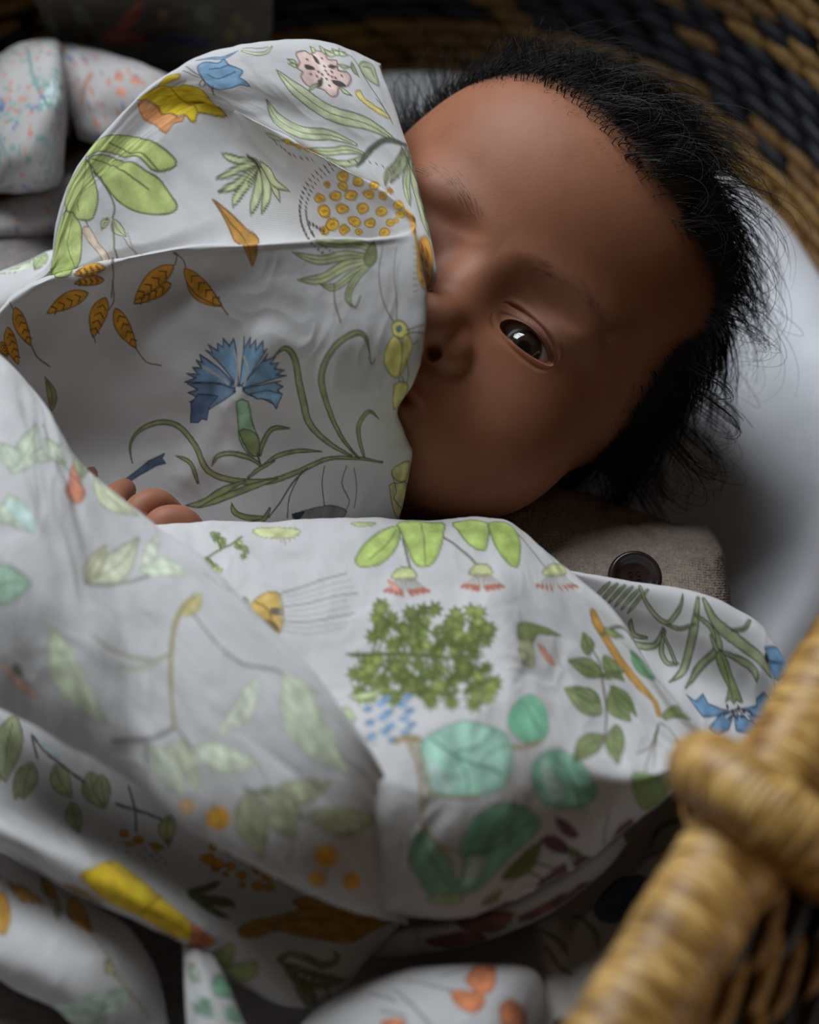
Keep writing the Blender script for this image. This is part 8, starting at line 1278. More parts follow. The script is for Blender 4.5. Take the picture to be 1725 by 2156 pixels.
-4,56,-11,-53,-15,-88,4,-68,-68],[1,618,619,84,855,409,-7,67,-2,36,3,27,7,21,10,20,23,33,-9,-47,-8,-23,-6,-20,-6,-116]],
'tucked_hem':[[1,620,621,59,454,323,16,
-37,29,-40,35,14,46,57,46,33,22,17,-12,20,-28,19,-31,12,-34,-5,-39,-9,-30,-12,-18,-17,-6,-23],[1,620,621,59,318,376,36,-3,47,2,40,7,33,13,30,17,10,19,-18,23,
-33,-13,-42,0,-41,6,-41,-28,-29,-14,-11,-12,3,-10],[1,620,621,59,670,392,41,-2,110,7,104,14,31,13,4,22,-17,-5,-25,0,-50,0,-58,1,-53,-9,-42,-1,-36,-7,-23,-5,-9,
-9,4,-11],[0,622,623,306,294,341,-26,51,-6,28,6,29,27,6]],
'left_lobe':[[1,624,625,127,407,1430,15,0,34,-24,17,-15,25,-23,43,-42,27,-36,14,-32,-4,-17,-34,17,
-42,24,-35,-8,-22,-30,-8,-14,-3,10,-2,18,-21,65,-11,33,-3,26,1,14,2,19],[0,626,627,105,420,1414,12,-21,9,-24,7,-27,2,-26,-3,-25,-4,-29],[1,628,629,42,206,1301,
-15,-12,-26,-11,-16,-1,-9,6,-2,12,2,17,15,42,5,9,7,1,35,-1,11,-1,7,-5,2,-4,0,-13,-8,-24],[0,630,631,219,310,923,31,230,21,93,26,68,35,91]],
'right_lobe':[[0,
632,633,394,285,1268,-93,8,-55,-10,14,-31,45,-43,27,-39,14,-26,20,-31],[1,634,635,0,430,1168,-5,13,-9,13,-12,7,-12,3,-11,-4,-6,-7,0,-13,5,-13,10,-12,12,-9,11,
-3,11,2,5,10],[1,634,635,0,512,1061,-4,19,-9,18,-11,11,-11,6,-10,-5,-6,-10,0,-16,4,-17,9,-17,11,-17,12,-6,9,3,5,14],[1,634,635,0,431,1064,-5,18,-9,15,-12,10,
-12,5,-10,-4,-6,-11,0,-19,4,-21,10,-18,11,-11,12,-2,10,6,6,15]],
'garment_drape':[[1,636,637,84,509,282,22,-32,17,-15,9,10,-1,59,-10,119,-13,97,-20,68,-23,62,
-7,46,28,40,44,19,28,2,-1,18,-19,23,-30,22,-47,22,-62,23,-86,-23,-19,-11,-2,-26,23,-43,39,-86,39,-88],[1,638,639,84,611,740,26,-24,41,-11,50,-11,58,-3,59,7,40,
31,20,47,7,40,-4,34,-15,21,-26,10,-30,0,-33,-30,-37,-50,-38,-14,-35,16,-30,26,-24,12,-19,-27,-12,-45],[0,640,641,350,908,850,-375,203],[1,642,643,84,837,360,24,
-39,34,-16,25,20,12,77,4,93,-5,56,-18,23,-28,5,-23,-14,-16,-53,-11,-82],[1,644,645,84,214,336,-10,51,-6,67,1,51,8,46,15,25,18,28,49,8,11,-4,-1,-16,-17,-131,-7,
-40,-9,-34,-19,-42,-21,-14],[0,646,647,70,218,394,17,67,11,25,11,31,27,71],[1,644,645,84,58,459,-16,44,-22,74,-12,67,1,35,6,46,11,52,45,64,10,12,2,-23,3,-159,0,
-80,-10,-57,-8,-67],[0,646,647,70,50,528,-6,113,4,37,8,29,14,102],[1,353,648,0,1081,553,-4,29,-6,44,-13,11,-14,-8,-14,-32,-9,-22,-3,-44,2,-30,9,-25,12,-16,14,5,
14,27,9,31],[1,353,648,0,1136,713,-3,37,-8,29,-13,11,-15,-5,-14,-23,-9,-29,-3,-39,2,-37,8,-28,13,-13,14,7,14,21,9,29],[1,353,648,0,1049,753,-4,30,-9,22,-13,8,
-15,-5,-12,-18,-9,-25,-2,-30,3,-35,8,-28,12,-16,14,6,13,20,9,33],[1,649,650,0,700,446,-2,21,-8,19,-13,11,-14,0,-13,-11,-10,-19,-4,-24,2,-28,10,-26,12,-13,15,-4,
13,12,9,28],[1,649,650,0,253,854,-5,34,-11,43,-17,42,-15,4,-11,-20,-7,-34,-1,-36,5,-33,11,-25,14,-20,14,-2,13,6,7,19]]}},
'hand':[[[[-0.1122,-0.0432,0.046],
[-0.0954,-0.036,0.054],[-0.0847,-0.0302,0.06]],[0.016,0.0145,0.011]],[[[-0.0889,-0.0341,0.06],[-0.0815,-0.0297,0.063],[-0.0779,-0.0267,0.064]],[0.012,0.0125,
0.009]],[[[-0.0836,-0.0335,0.07],[-0.0903,-0.0259,0.076],[-0.0939,-0.0181,0.076],[-0.0913,-0.0077,0.07]],[0.0052,0.0048,0.0046,0.0038]],[[[-0.0819,-0.0332,
0.072],[-0.085,-0.0247,0.078],[-0.0794,-0.02,0.078],[-0.0738,-0.0195,0.07]],[0.0054,0.005,0.0048,0.004]],[[[-0.0794,-0.0348,0.074],[-0.077,-0.0302,0.08],
[-0.0706,-0.0286,0.079],[-0.0666,-0.0293,0.072]],[0.0055,0.0052,0.005,0.0042]],[[[-0.0762,-0.0375,0.075],[-0.0716,-0.036,0.079],[-0.0667,-0.0345,0.076],
[-0.0656,-0.0354,0.07]],[0.0054,0.005,0.0048,0.004]],[[[-0.0828,-0.0417,0.072],[-0.0762,-0.0437,0.078],[-0.0697,-0.0428,0.078],[-0.0656,-0.0433,0.074]],[0.0058,
0.0054,0.005,0.0042]]],
'button':[[0.0719,-0.0299,0.0525],[0.045,-0.448,0.893],0.0088],
'hairline':[[-0.0687,0.0216,0.0162],[-0.064,0.0303,0.0178],[-0.061,
0.0374,0.0254],[-0.0556,0.0447,0.0308],[-0.045,0.047,0.0475],[-0.0358,0.0521,0.0542],[-0.0239,0.0541,0.0603],[-0.0077,0.052,0.0657],[0.01,0.0485,0.0665],
[0.0263,0.045,0.0623],[0.039,0.0446,0.0544],[0.0494,0.0454,0.0422],[0.0559,0.0434,0.0303],[0.0583,0.0358,0.0275],[0.0554,0.0233,0.033],[0.0552,0.0131,0.0296],
[0.0575,0.0014,0.0194],[0.0582,-0.0089,0.0019],[0.0576,-0.0163,-0.0118],[0.058,-0.036,-0.016],[0.045,-0.05,-0.035],[0.02,-0.056,-0.05],[-0.02,-0.056,-0.05],
[-0.045,-0.05,-0.035],[-0.062,-0.02,-0.01],[-0.064,0,0.0],[-0.064,0.02,0.01]]}
INK = DATA['prints']['ink']; SPRIG_INK = len(INK); INK = INK+[[124, 164, 156], [206, 138, 116], [128, 156, 148], [110, 126, 176]]
def seg_dist(px, py, pts, closed):
    a = pts; b = np.roll(pts, -1, 0) if closed else pts[1:]; a = a if closed else pts[:-1]
    d2 = np.full(px.shape, 1e9); inside = np.zeros(px.shape, bool)
    for (ax_, ay_), (bx_, by_) in zip(a, b):
        ex, ey = bx_-ax_, by_-ay_; l2 = ex*ex+ey*ey+1e-18
        t = np.clip(((px-ax_)*ex+(py-ay_)*ey)/l2, 0, 1)
        d2 = np.minimum(d2, (px-ax_-t*ex)**2+(py-ay_-t*ey)**2)
        if closed:
            c = (ay_ > py) != (by_ > py); inside ^= c & (px < ex*(py-ay_)/(ey if abs(ey) > 1e-15 else 1e-15)+ax_)
    d = np.sqrt(d2); return np.where(inside, -d, d) if closed else d

def paint(su, sv, prints, base, seed):
    """Colour of the printed cloth at every grid point (su x sv, metres)."""
    U, V = np.meshgrid(su, sv)
    col = np.ones(U.shape+(3,))*np.array(base)
    col *= (1+.035*vnoise(U/.03, V/.03, seed+40))[..., None]
    for kind, c, o, wd, *steps in prints:                # filled shape or stroke: ink, outline ink, width, then points as steps
        pts = np.cumsum(np.array(steps, float).reshape(-1, 2), 0)/10000.; w = wd/200000.
        if len(pts) < 2: pts = np.vstack([pts, pts+1e-6])
        c = INK[c]; o = INK[o]
        soft = max(.0002, .42*(su[1]-su[0])); w = max(w, 1.0*soft) if w > 0 else 0; pad = w+.001
        i0, i1 = np.searchsorted(su, pts[:, 0].min()-pad), np.searchsorted(su, pts[:, 0].max()+pad)
        j0, j1 = np.searchsorted(sv, pts[:, 1].min()-pad), np.searchsorted(sv, pts[:, 1].max()+pad)
        if i1 <= i0 or j1 <= j0: continue
        u, v = U[j0:j1, i0:i1], V[j0:j1, i0:i1]; sub = col[j0:j1, i0:i1]
        c = np.array(c)/255.
        if kind:
            d = seg_dist(u, v, pts, True); al = np.clip(.5-d/soft/2, 0, 1)
            wash = 1.04+.16*vnoise(u/.0060, v/.0060, seed+7)+.05*vnoise(u/.0016, v/.0016, seed+9)
            edge = 1+.22*np.clip(1+d/.0016, 0, 1)-.10
            cc = c[None, None]*np.clip(wash[..., None], .6, 1.5)
            cc = cc*(1-.10*np.exp(d/.0010))[..., None]
            sub[...] = sub*(1-al[..., None])+cc*al[..., None]
            if w > 0:
                al = np.clip(.5-(np.abs(d)-w/2)/soft/2, 0, 1)*(.75+.25*vnoise(u/.004, v/.004, seed+3))
                sub[...] = sub*(1-al[..., None])+np.array(o)/255.*al[..., None]
        else:
            d = seg_dist(u, v, pts, False)
            al = np.clip(.5-(d-w/2)/soft/2, 0, 1)*.92
            sub[...] = sub*(1-al[..., None])+c*al[..., None]
    return np.clip(col, 0, 1)

def sprigs(su, sv, seed):
    """A small all-over print of teal sprigs, coral dots and blue leaves."""
    r_ = np.random.RandomState(seed); out = []
    for _ in range(int(su[-1]*sv[-1]*52000)):
        x, y, a = r_.uniform(0, su[-1]), r_.uniform(0, sv[-1]), r_.uniform(0, 6.28); q = r_.rand()
        if seed == 60 and q < .5: continue
        INK_OF = SPRIG_INK+(0 if q < .5 else 1 if q < .78 else 2 if q < .9 else 3)
        l, wd = (.0030, .0011) if q < .5 else (.0006, .0020) if q < .78 else (.0034, .0006) if q < .9 else (.0028, .0014)
        p = np.array([[x, y], [x+l*.5*math.cos(a), y+l*.5*math.sin(a)], [x+l*math.cos(a+.35), y+l*math.sin(a+.35)]])*10000
        d = np.vstack([p[:1], np.diff(p, axis=0)]); out.append([0, INK_OF, INK_OF, wd*200000]+d.ravel().tolist())
    return out

def srgb(c): 
    c = np.asarray(c); return np.where(c <= .04045, c/12.92, ((c+.055)/1.055)**2.4)
def build_cloth(name, parent, mat=None, base=None, seed=1):
    spec = DATA['specs'][name]; Pt, su, sv = cloth_points(spec)
    base = base or (.845, .835, .83)
    col = srgb(paint(su, sv, DATA['prints']['shapes'].get(name, [])+(sprigs(su, sv, seed) if name in ('left_lobe', 'right_lobe', 'lower_lobe') else []), base, seed))
    nv, nu = Pt.shape[:2]; U, V = np.meshgrid(su, sv)
    return add(name, mesh_data(name, Pt.reshape(-1, 3), grid_faces(nv, nu), mat or M_CLOTH, cols=col.reshape(-1, 3), uvs=np.stack([U, V], -1).reshape(-1, 2)), parent)

blanket = empty('floral_blanket', (-.05, -.08, .05), 'white cotton blanket printed with botanical flowers, pulled up over half the baby\'s face', 'blanket')
for n in ('hood_fold', 'body_panel', 'side_roll', 'corner_fold', 'under_fold', 'lower_left_fold', 'hanging_fold', 'bottom_bundle', 'inner_drape', 'tucked_hem', 'left_lap'):
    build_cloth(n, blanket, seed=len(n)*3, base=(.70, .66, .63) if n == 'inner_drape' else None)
muslin = empty('muslin_cloth', (-.13, .2, .04), 'crumpled muslin with small coral and teal print beside the raised blanket', 'cloth')
for n in ('left_lobe', 'right_lobe', 'lower_lobe'): build_cloth(n, muslin, seed=50+len(n), base=(.74, .72, .71))
o = build_cloth('knit_throw', None, M_THROW); tag(o, 'taupe knitted throw under the left side of the floral blanket', 'blanket')
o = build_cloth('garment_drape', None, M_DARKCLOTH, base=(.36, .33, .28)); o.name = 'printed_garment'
tag(o, 'dim beige garment with red and blue print hanging inside the far basket wall', 'garment')

# ------------------------------------------------------------------ the baby
HR = np.array([[0.746, 0.6659, 0.008], [-0.6082, 0.6862, -0.3989], [-0.2711, 0.2927, 0.917]]); HC = np.array([0.0267, 0.0644, 0.073])           # columns: baby's left, crown, face
baby = empty('person', tuple(HC), 'baby with dark curly hair and taupe knit cardigan lying face up, one eye showing', 'person')
def ell(p, c, r):
    q = p-np.array(c); r = np.array(r); k0 = np.linalg.norm(q/r, axis=-1); k1 = np.linalg.norm(q/(r*r), axis=-1)+1e-9
    return k0*(k0-1)/k1
def sph(p, c, r): return np.linalg.norm(p-np.array(c), axis=-1)-r
def smin(a, b, k): h = np.clip(.5+.5*(b-a)/k, 0, 1); return b+(a-b)*h-k*h*(1-h)
def smax(a, b, k): return -smin(-a, -b, k)
EYE = np.array([.0235, -.012, .0380]); EYE_R = .0126
def mirror(p): q = p.copy(); q[..., 0] = np.abs(q[..., 0]); return q
def head_sdf(p):
    m = mirror(p)
    d = smin(ell(p, (0, .028, -.008), (.0665, .067, .073)), ell(p, (0, -.028, .012), (.050, .045, .041)), .028)
    d = smin(d, ell(p, (0, .040, .030), (.045, .032, .034)), .02)                  # domed forehead
    d = smin(d, sph(m, (.0285, -.038, .0235), .0250), .018)                        # cheeks
    d = smin(d, sph(p, (0, -.0650, .034), .0120), .015)                             # chin
    d = smin(d, ell(p, (0, -.048, .040), (.021, .016, .0165)), .012)               # muzzle
    d = smin(d, ell(m, (.020, .0050, .0470), (.017, .0055, .007)), .014)           # brow
    d = smax(d, -ell(m, (.0150, -.0085, .0640), (.0080, .0080, .0105)), .009)      # hollow beside the bridge
    d = smax(d, -ell(m, (.0250, -.0015, .0660), (.0135, .0042, .0120)), .007)      # fold above the lid
    d = smin(d, ell(p, (0, -.019, .0500), (.0064, .0150, .0078)), .009)            # bridge
    d = smin(d, sph(p, (0, -.0300, .0605), .0080), .007)                           # tip
    d = smin(d, sph(m, (.0098, -.0325, .0550), .0062), .0040)                      # wings
    d = smax(d, -ell(m, (.0068, -.0368, .0590), (.0027, .0019, .0050)), .0012)     # nostrils
    d = smin(d, ell(p, (0, -.0500, .0535), (.0150, .0034, .0056)), .0034)          # lips
    d = smin(d, ell(p, (0, -.0566, .0515), (.0125, .0038, .0054)), .0034)
    d = smax(d, -ell(p, (0, -.0534, .0590), (.0145, .0015, .0075)), .0016)
    d = smin(d, ell(m, EYE, (EYE_R+.0012, EYE_R+.0009, EYE_R+.0008)), .0036)       # lids over the eyeball
    d = smin(d, ell(m, (.0645, -.014, -.014), (.006, .016, .010)), .004)           # ears
    q = p-np.array((0, -.04, -.02)); h = np.clip(-(q[..., 1])/.07, 0, 1); q = q+np.stack([h*0, h*.07, h*.005], -1)
    d = smin(d, np.linalg.norm(q, axis=-1)-.029, .02)                              # neck
    return smin(d, ell(p, (0, -.205, .022), (.070, .092, .036)), .03)             # trunk under the blanket

def lid_outline(n):
    th = np.linspace(0, 2*np.pi, n, endpoint=False); cx = np.cos(th); s = np.sin(th); a = LID_A
    y = np.where(s > 0, LID_UP*np.abs(s)**1.15, -LID_LO*np.abs(s)**1.0); x = a*cx
    y = y+.0002*cx+.0006*np.where(s > 0, -cx*s, -cx*s*.2)
    return x, y
LID_A, LID_UP, LID_LO = .0106, .0032, .0042
def build_head():
    e = np.array([EYE[0], EYE[1]-.0001, EYE[2]+EYE_R]); e0 = e/np.linalg.norm(e)
    a = np.cross(e0, [0, 1., 0]); a /= np.linalg.norm(a); a = a if a[0] > 0 else -a
    b = np.cross(e0, a); b = b if b[1] > 0 else -b
    x, y = lid_outline(600); rr = EYE_R+.0009
    p = np.stack([EYE[0]+x, EYE[1]+y, EYE[2]+np.sqrt(np.maximum(rr*rr-x*x-y*y, 1e-6))], -1); dn = p/np.linalg.norm(p, axis=1, keepdims=True)
    rho = np.arccos(np.clip(dn @ e0, -1, 1)); phi = np.arctan2(dn @ b, dn @ a); o = np.argsort(phi)
    nphi = 400; ph = np.linspace(-np.pi, np.pi, nphi, endpoint=False)
    r0 = np.interp(ph, phi[o], rho[o], period=2*np.pi)
    s = np.linspace(0, 1, 330)[1:]; g = (np.exp(4.2*s)-1)/(math.exp(4.2)-1)
    rings = []; 
    def dirs(R): return np.cos(R)[:, None]*e0+np.sin(R)[:, None]*(np.cos(ph)[:, None]*a+np.sin(ph)[:, None]*b)
    def trace(Dr):
        t = np.full(len(Dr), .03)
        for _ in range(70):
            dd = head_sdf(Dr*t[:, None]); t = t-dd*.85
            if np.abs(dd).max() < 2e-6: break
            t = np.clip(t, .01, .33)
        return t
    D0 = dirs(r0); t0 = trace(D0)
    for f_, dr in ((.30, -.010), (.90, -.0040), (.955, -.0016), (.975, -.0007), (.992, -.0001)):
        rings.append((dirs(r0*f_), t0+dr))
    rings.append((D0, t0))
    allD = np.concatenate([dirs(r0+(np.pi-.002-r0)*k) for k in g]); allt = trace(allD)
    # fold line over the upper lid and soft bag under the lower one
    q = allD*allt[:, None]; X = q[:, 0]-EYE[0]; Y = q[:, 1]-EYE[1]
    front = (q[:, 2] > .03)
    cu = LID_UP*np.sqrt(np.clip(1-(X/.0125)**2, 0, 1))+.0021-.0006*(X/.01); m = front & (np.abs(X) < .0125)
    fade = np.clip((1-(X/.0125)**2)*2, 0, 1)
    allt = allt-np.where(m, .0009*fade*np.exp(-((Y-cu)/.00055)**2), 0)+np.where(m, .00055*fade*np.exp(-((Y-cu-.0014)/.0010)**2), 0)
    cl = -LID_LO*np.sqrt(np.clip(1-(X/.012)**2, 0, 1))-.0024; 
    allt = allt-np.where(m, .0005*fade*np.exp(-((Y-cl)/.0008)**2), 0)
    V = [d*t[:, None] for d, t in rings]+[(allD*allt[:, None])]
    V = np.vstack(V); n = len(V)//nphi
    F = grid_faces(n, nphi, True)
    return V, F
HAIRLINE = DATA['hairline']
HPOLE = np.array([0, .42, -.91]); HPOLE /= np.linalg.norm(HPOLE)
HA = np.array([1., 0, 0]); HB = np.cross(HPOLE, HA)
def hair_margin(d):
    """> 0 inside the haired scalp; radians from the hairline."""
    d = d/np.linalg.norm(d, axis=-1, keepdims=True)
    ctr = np.array([0, .0, 0.])
    h = np.array(HAIRLINE); h = h/np.linalg.norm(h, axis=1, keepdims=True)
    ph = np.arctan2(h @ HB, h @ HA); rho = np.arccos(h @ HPOLE); o = np.argsort(ph)
    return np.interp(np.arctan2(d @ HB, d @ HA), ph[o], rho[o], period=2*np.pi)-np.arccos(np.clip(d @ HPOLE, -1, 1))
HV, HF = build_head()
def skin_colors(V):
    base = np.array(SKIN); col = np.ones((len(V), 3))*base
    m = mirror(V)
    def blob(c, r, tint, k):
        f = np.exp(-(np.linalg.norm((m-np.array(c))/np.array(r), axis=1))**2)[:, None]*k; return f, np.array(tint)
    for c, r, t, k in (((.03, -.036, .045), (.018, .015, .03), (.44, .19, .115), .6), ((0, -.034, .066), (.012, .010, .012), (.42, .18, .12), .6),
                       ((0, -.0534, .056), (.0165, .0066, .012), (.24, .050, .045), .97), ((.024, -.006, .054), (.014, .007, .012), (.34, .19, .15), .5),
                       ((.024, .0065, .056), (.015, .0035, .02), (.24, .13, .09), .45)):
        f, tc = blob(c, r, t, k); col = col*(1-f)+tc*f
    e_ = np.sqrt(((V[:, 0]-EYE[0])/LID_A)**2+((V[:, 1]-EYE[1])/np.where(V[:, 1] > EYE[1], LID_UP, LID_LO))**2); fr = (V[:, 2] > .03)
    f = (np.exp(-((e_-1.0)/.10)**2)*fr*np.where(V[:, 1] > EYE[1], .85, .45))[:, None]; col = col*(1-f)+np.array([.10, .045, .032])*f
    hm = hair_margin(V); f = (np.clip((hm+.05)/.16, 0, 1)**1.6*(np.linalg.norm(V, axis=1) < .11))[:, None]; col = col*(1-f)+np.array([.02, .012, .009])*f
    return col
SKIN = (.375, .155, .083)
skin_col = skin_colors(HV)
head_w = HV @ HR.T+HC
# arm and hand, fingers curled into the fold
def limb(pts, rad, n=16): return tube(spline(np.array(pts, float), np.linspace(0, len(pts)-1, 10*len(pts))), np.interp(np.linspace(0, len(pts)-1, 10*len(pts)), np.arange(len(pts)), rad), n)
HAND = DATA['hand']; pieces = [(head_w, HF)]
for pts, rad in HAND: pieces.append(limb(pts, rad))
BV, BF = join(pieces); bcol = np.vstack([skin_col, np.ones((len(BV)-len(HV), 3))*np.array([.37, .155, .09])])
add('body', mesh_data('body', BV, BF, M_SKIN, cols=bcol), baby)

def eyeball(center, gaze, parent):
    g = gaze/np.linalg.norm(gaze); a = np.cross(g, [0, 0, 1.]); a /= np.linalg.norm(a); b = np.cross(g, a)
    th = np.r_[np.linspace(0, .62, 40), np.linspace(.64, np.pi-.01, 40)]; ph = np.linspace(0, 2*np.pi, 64, endpoint=False)
    T_, P_ = np.meshgrid(th, ph, indexing='ij')
    r = EYE_R-.00015+.00055*np.exp(-(T_/.40)**4)
    V = center+r[..., None]*(np.cos(T_)[..., None]*g+np.sin(T_)[..., None]*(np.cos(P_)[..., None]*a+np.sin(P_)[..., None]*b))
    iris = 1/(1+np.exp((T_-.505)/.016)); pup = 1/(1+np.exp((T_-.185)/.010)); lim = np.exp(-((T_-.485)/.045)**2)
    fib = 1+.35*np.sin(P_*23+3*np.sin(P_*5))*.6
    white = np.array([.80, .82, .90]); ic = np.array([.040, .022, .014])[None, None]*fib[..., None]*(1-.6*lim[..., None])
    col = white*(1-iris[..., None])+ic*iris[..., None]; col = col*(1-pup[..., None])+np.array([.004, .004, .004])*pup[..., None]
    add('eyeball', mesh_data('eyeball', V.reshape(-1, 3), grid_faces(len(th), 64, True), M_EYE, cols=col.reshape(-1, 3)), parent)
cam_pos = np.array(cam.location)
for sgn in (1, -1):
    c = HC+HR @ (EYE*np.array([sgn, 1, 1])); eyeball(c, (cam_pos-c)/np.linalg.norm(cam_pos-c)+HR @ np.array([-.07,.08,0]), baby) if sgn > 0 else None

# hair: strands rooted on the scalp, combed back off the face and curling at the ends
HS = np.random.RandomState(12)
def skull_push(q, gap):
    """Keep a point (head axes) outside the skull."""
    c = np.array([0, .028, -.008]); o = q-c; o = o/(np.linalg.norm(o, axis=-1, keepdims=True)+1e-9)
    return q+o*np.maximum(gap-head_sdf(q)[:, None], 0)
def grow_strands(n, seg, lmin, lmax, lift, curl, mind, maxd, rad, seed, sector=None, pxy=None):
    rs = np.random.RandomState(seed)
    d = rs.normal(size=(n*14, 3)); d /= np.linalg.norm(d, axis=1, keepdims=True)
    hm = hair_margin(d); keep = (hm > mind) & (hm < maxd)
    if sector is not None: keep &= sector(d)
    d = d[keep][:n]; hm = hm[keep][:n]; n = len(d)
    c = np.array([0, .028, -.008]); r = np.array([.0665, .067, .073])
    t = np.full(n, .07)
    for _ in range(40): t = t-head_sdf(d*t[:, None])*.9
    root = d*t[:, None]; nrm = (root-c)/r**2; nrm /= np.linalg.norm(nrm, axis=1, keepdims=True)
    back = HPOLE-nrm*(nrm @ HPOLE)[:, None]; back /= np.linalg.norm(back, axis=1, keepdims=True)+1e-9
    cid = (vnoise(d[:, 0]*9+20, d[:, 1]*9+d[:, 2]*5, 31)*3.1+vnoise(d[:, 2]*14, d[:, 0]*11-d[:, 1]*4, 32)*2)
    sw = vnoise(d[:, 0]*4+7, d[:, 1]*4+d[:, 2]*3, 33)
    side = np.cross(nrm, back)
    fade = np.clip((hm-mind)/.16, .25, 1)
    L = (lmin+(lmax-lmin)*rs.rand(n))*fade
    dirv = nrm*lift*(.6+.8*rs.rand(n))[:, None]+back*(.75)+side*(-.75+.9*sw+.16*rs.normal(size=n))[:, None]
    dirv /= np.linalg.norm(dirv, axis=1, keepdims=True)
    down = HR.T @ np.array([0, 0, -1.])
    P = [root-nrm*.0008]; q = root.copy(); dv = dirv.copy(); st = (L/seg)[:, None]
    crv = curl*(np.sin(cid*2.1)*1.0+.35*rs.normal(size=n))
    for k in range(seg):
        f = (k+1)/seg
        bend = (crv*(.25+1.5*f))[:, None]*np.cross(dv, nrm*.6+side*.8)
        dv = dv+bend*st*1.0-nrm*.10*f*(L/.03)[:, None]+down*.07+rs.normal(size=(n, 3))*.022
        dv /= np.linalg.norm(dv, axis=1, keepdims=True)
        q = q+dv*st; q = skull_push(q, .0006+.003*lift*rs.rand(n, 1))
        w = q @ HR.T+HC; w[:, 2] = np.maximum(w[:, 2], .0035+.004*rs.rand(n)); q = (w-HC) @ HR
        P.append(q)
    P = np.stack(P, 1) @ HR.T+HC                                       # n, seg+1, 3
    return strand_tubes(P, rad, rs)
def strand_tubes(P, rad, rs):
    n, seg = P.shape[0], P.shape[1]-1
    T_ = np.gradient(P, axis=1); T_ /= np.linalg.norm(T_, axis=2, keepdims=True)+1e-12
    U_ = np.cross(T_, np.array([.3, -.5, .8])); U_ /= np.linalg.norm(U_, axis=2, keepdims=True)+1e-12; W_ = np.cross(T_, U_)
    tap = np.linspace(1, .25, seg+1)[None, :]*rad*(.7+.6*rs.rand(n))[:, None]
    V = []
    for a_ in (0, 2.0944, 4.1888): V.append(P+tap[..., None]*(math.cos(a_)*U_+math.sin(a_)*W_))
    V = np.stack(V, 2).reshape(-1, 3)                                  # n, seg+1, 3 -> rows
    one = grid_faces(seg+1, 3, True); off = np.arange(n)[:, None, None]*(seg+1)*3
    return V, (one[None]+off).reshape(-1, 4)
def ringlets(n_locks, per, seg, seed):
    """Loose curls standing off the outline of the hair."""
    rs = np.random.RandomState(seed); out = []
    d = rs.normal(size=(n_locks*30, 3)); d /= np.linalg.norm(d, axis=1, keepdims=True); hm = hair_margin(d)
    d = d[(hm > .10) & (hm < .75) & (d[:, 0] > -.6)][:n_locks]
    for dk in d:
        c0 = np.array([0, .028, -.008]); a = dk+.0*c0; rt = dk*.075
        nrm = (rt-c0)/np.linalg.norm(rt-c0); back = HPOLE-nrm*(nrm @ HPOLE); back /= np.linalg.norm(back)
        ax_ = np.cross(nrm, back)*rs.choice([-1, 1])+nrm*rs.uniform(-.5, .5)+back*rs.uniform(-.5, .5); ax_ /= np.linalg.norm(ax_)
        R_ = rs.uniform(.0050, .0105); turn = rs.uniform(2.6, 5.0); pitch = rs.uniform(.002, .007)
        out_dir = nrm*rs.uniform(.7, 1.1)+back*rs.uniform(.2, .9); out_dir /= np.linalg.norm(out_dir)
        u = out_dir-ax_*(out_dir @ ax_); u /= np.linalg.norm(u); w_ = np.cross(ax_, u)
        s = np.linspace(0, 1, seg+1)
        for _ in range(per):
            Rk = R_*rs.uniform(.82, 1.12); tk = turn*rs.uniform(.8, 1.1); st_ = rt-nrm*.002+(rs.normal(size=3))*.0013
            lead = rs.uniform(.010, .016)
            path = st_+np.minimum(s/.35, 1)[:, None]*out_dir*lead
            q = np.clip((s-.35)/.65, 0, 1)*tk
            path = path+Rk*(np.sin(q)[:, None]*u+(1-np.cos(q))[:, None]*w_)+ax_*(pitch*q/tk)[:, None]
            for k_ in range(3): path[1:-1] = (path[:-2]+2*path[1:-1]+path[2:])/4
            path = skull_push(path, .0008); w = path @ HR.T+HC; w[:, 2] = np.maximum(w[:, 2], .004+.003*rs.rand()); out.append(w)
    return strand_tubes(np.array(out), .00016, rs)
locks = [grow_strands(4000, 10, .020, .038, .42, 70, .01, 9, .00019, 1), grow_strands(2000, 14, .030, .052, .85, 120, .03, .9, .00014, 2),
         grow_strands(700, 6, .006, .012, .14, 6, -.06, .06, .00004, 3)]
locks += [grow_strands(1100, 10, .020, .034, .95, 80, .0, .6, .00017, 5, lambda d: (d[:, 0] < .25) & (d[:, 1] > .35))]
locks += [ringlets(95, 7, 18, 41)]
V, F = join(locks); o = add('hair', mesh_data('hair', V, F, M_HAIR), baby); tag(o, kind='stuff')

def short_hairs(paths, rad):
    V = []; F = []; k = 0
    for p in paths:
        v, f = tube(np.array(p), np.linspace(rad, rad*.35, len(p)), 4, False); V.append(v); F.append(f+k); k += len(v)
    return np.vstack(V), np.vstack(F)
def on_face(L_, U_):
    d = np.array([L_, U_, .05]); t = .03; d = d/np.linalg.norm(d)
    for _ in range(60): t = t-float(head_sdf((d*t)[None])[0])*.85
    return d*t
brow = []
for sgn in (1, -1):
    for k in range(95 if sgn > 0 else 60):
        f = HS.rand(); x = .009+.027*f; y = .0035+.0048*math.sin(f*2.3)+HS.normal()*.0011
        p = on_face(sgn*x, y); out = p/np.linalg.norm(p); dr = np.array([sgn*(.8+.3*f), .55-1.0*f, -.2+.0*f]); dr /= np.linalg.norm(dr)
        q = [p+dr*.0040*s_+out*(.0003+.0006*math.sin(s_*2.6)) for s_ in (0, .4, .75, 1)]
        brow.append([HC+HR @ v for v in q])
V, F = short_hairs(brow, .000038); tag(add('eyebrows', mesh_data('eyebrows', V, F, M_FINEHAIR), baby), kind='stuff')
lash = []
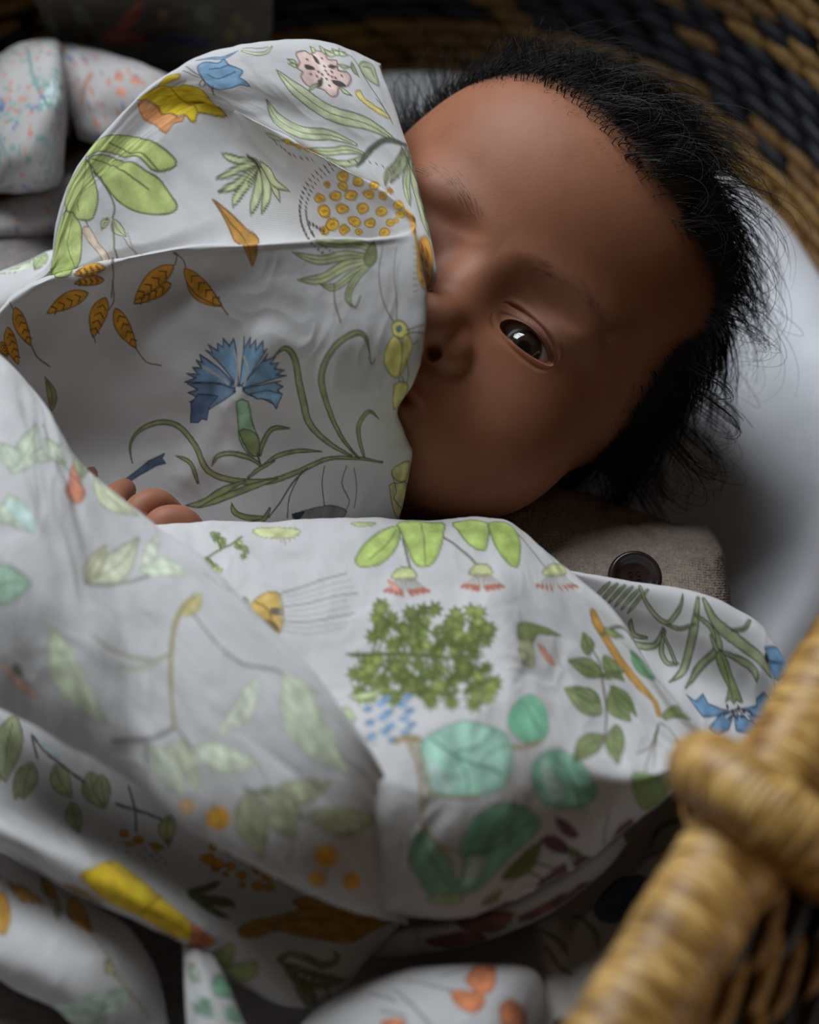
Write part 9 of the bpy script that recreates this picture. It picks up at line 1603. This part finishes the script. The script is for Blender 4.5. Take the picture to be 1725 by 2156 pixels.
for k in range(44):
    f = (k+HS.rand())/44*2-1; x = LID_A*f*.98; s_ = math.sqrt(max(0, 1-f*f)); y = LID_UP*s_**1.15; rr = EYE_R+.0011
    p = EYE+np.array([x, y, math.sqrt(max(rr*rr-x*x-y*y, 1e-6))]); dr = np.array([.55*f+.25, -.15+.25*s_, .85]); dr /= np.linalg.norm(dr)
    ln = .0030+.0016*HS.rand(); q = [p+dr*ln*t_+np.array([0, .0012, 0])*t_*t_ for t_ in (0, .35, .7, 1)]
    lash.append([HC+HR @ v for v in q])
V, F = short_hairs(lash, .00004); tag(add('eyelashes', mesh_data('eyelashes', V, F, M_FINEHAIR), baby), kind='stuff')


# ------------------------------------------------------------------ cardigan
def build_cardigan():
    spec = DATA['specs']['cardigan']; Pt, su, sv = cloth_points(spec); N = normals(Pt)
    U, V = np.meshgrid(su, sv); cw, ch = .0024, .0016
    warp = .0012*vnoise(U/.02, V/.02, 5); u = (U+warp)/cw; v = V/ch
    fu = u-np.floor(u); vv = v+.9*np.abs(fu-.5)
    h = np.sin(np.pi*fu*2)**2*.5+.6*np.abs(np.sin(np.pi*vv)); h = np.minimum(h, 1)
    Pt = Pt+N*((h-.5)*.0010+.00035*vnoise(U/.0008, V/.0008, 9))[..., None]
    nv, nu = Pt.shape[:2]
    return add('cardigan', mesh_data('cardigan', Pt.reshape(-1, 3), grid_faces(nv, nu), M_KNIT), baby), Pt
cardigan, CP = build_cardigan()
def build_button(center, nrm, R):
    nrm = np.array(nrm)/np.linalg.norm(nrm); a = np.cross(nrm, [0, 0, 1.]); a /= np.linalg.norm(a); b = np.cross(nrm, a)
    prof = [(0.0, .10), (.10, .10), (.45, .12), (.62, .14), (.70, .22), (.80, .34), (.90, .36), (.97, .28), (1., .12), (.97, -.02), (.8, -.12), (.0, -.14)]
    ph = np.linspace(0, 2*np.pi, 64, endpoint=False); V = []
    for r, h in prof:
        V.append(center+R*(h*nrm+max(r, .001)*(np.cos(ph)[:, None]*a+np.sin(ph)[:, None]*b)))
    o = add('button', mesh_data('button', np.vstack(V), grid_faces(len(prof), 64, True), M_BUTTON), cardigan); tag(o, 'dark brown round button')
    parts = []
    for k in range(4):
        q = math.pi/4+k*math.pi/2; c = center+R*.105*nrm+R*.2*(math.cos(q)*a+math.sin(q)*b)
        parts.append(tube([c-nrm*R*.02, c+nrm*R*.03], R*.085, 14, False))
        parts.append((np.vstack([[c+nrm*R*.022], c+nrm*R*.022+R*.08*(np.cos(ph[::4])[:, None]*a+np.sin(ph[::4])[:, None]*b)]), np.array([[0, 1+i, 1+(i+1) % 16, 1+(i+1) % 16] for i in range(16)])))
    V, F = join(parts[::2]); add('button_holes', mesh_data('button_holes', V, F, M_HAIR), cardigan)
build_button(np.array(DATA['button'][0]), DATA['button'][1], DATA['button'][2])
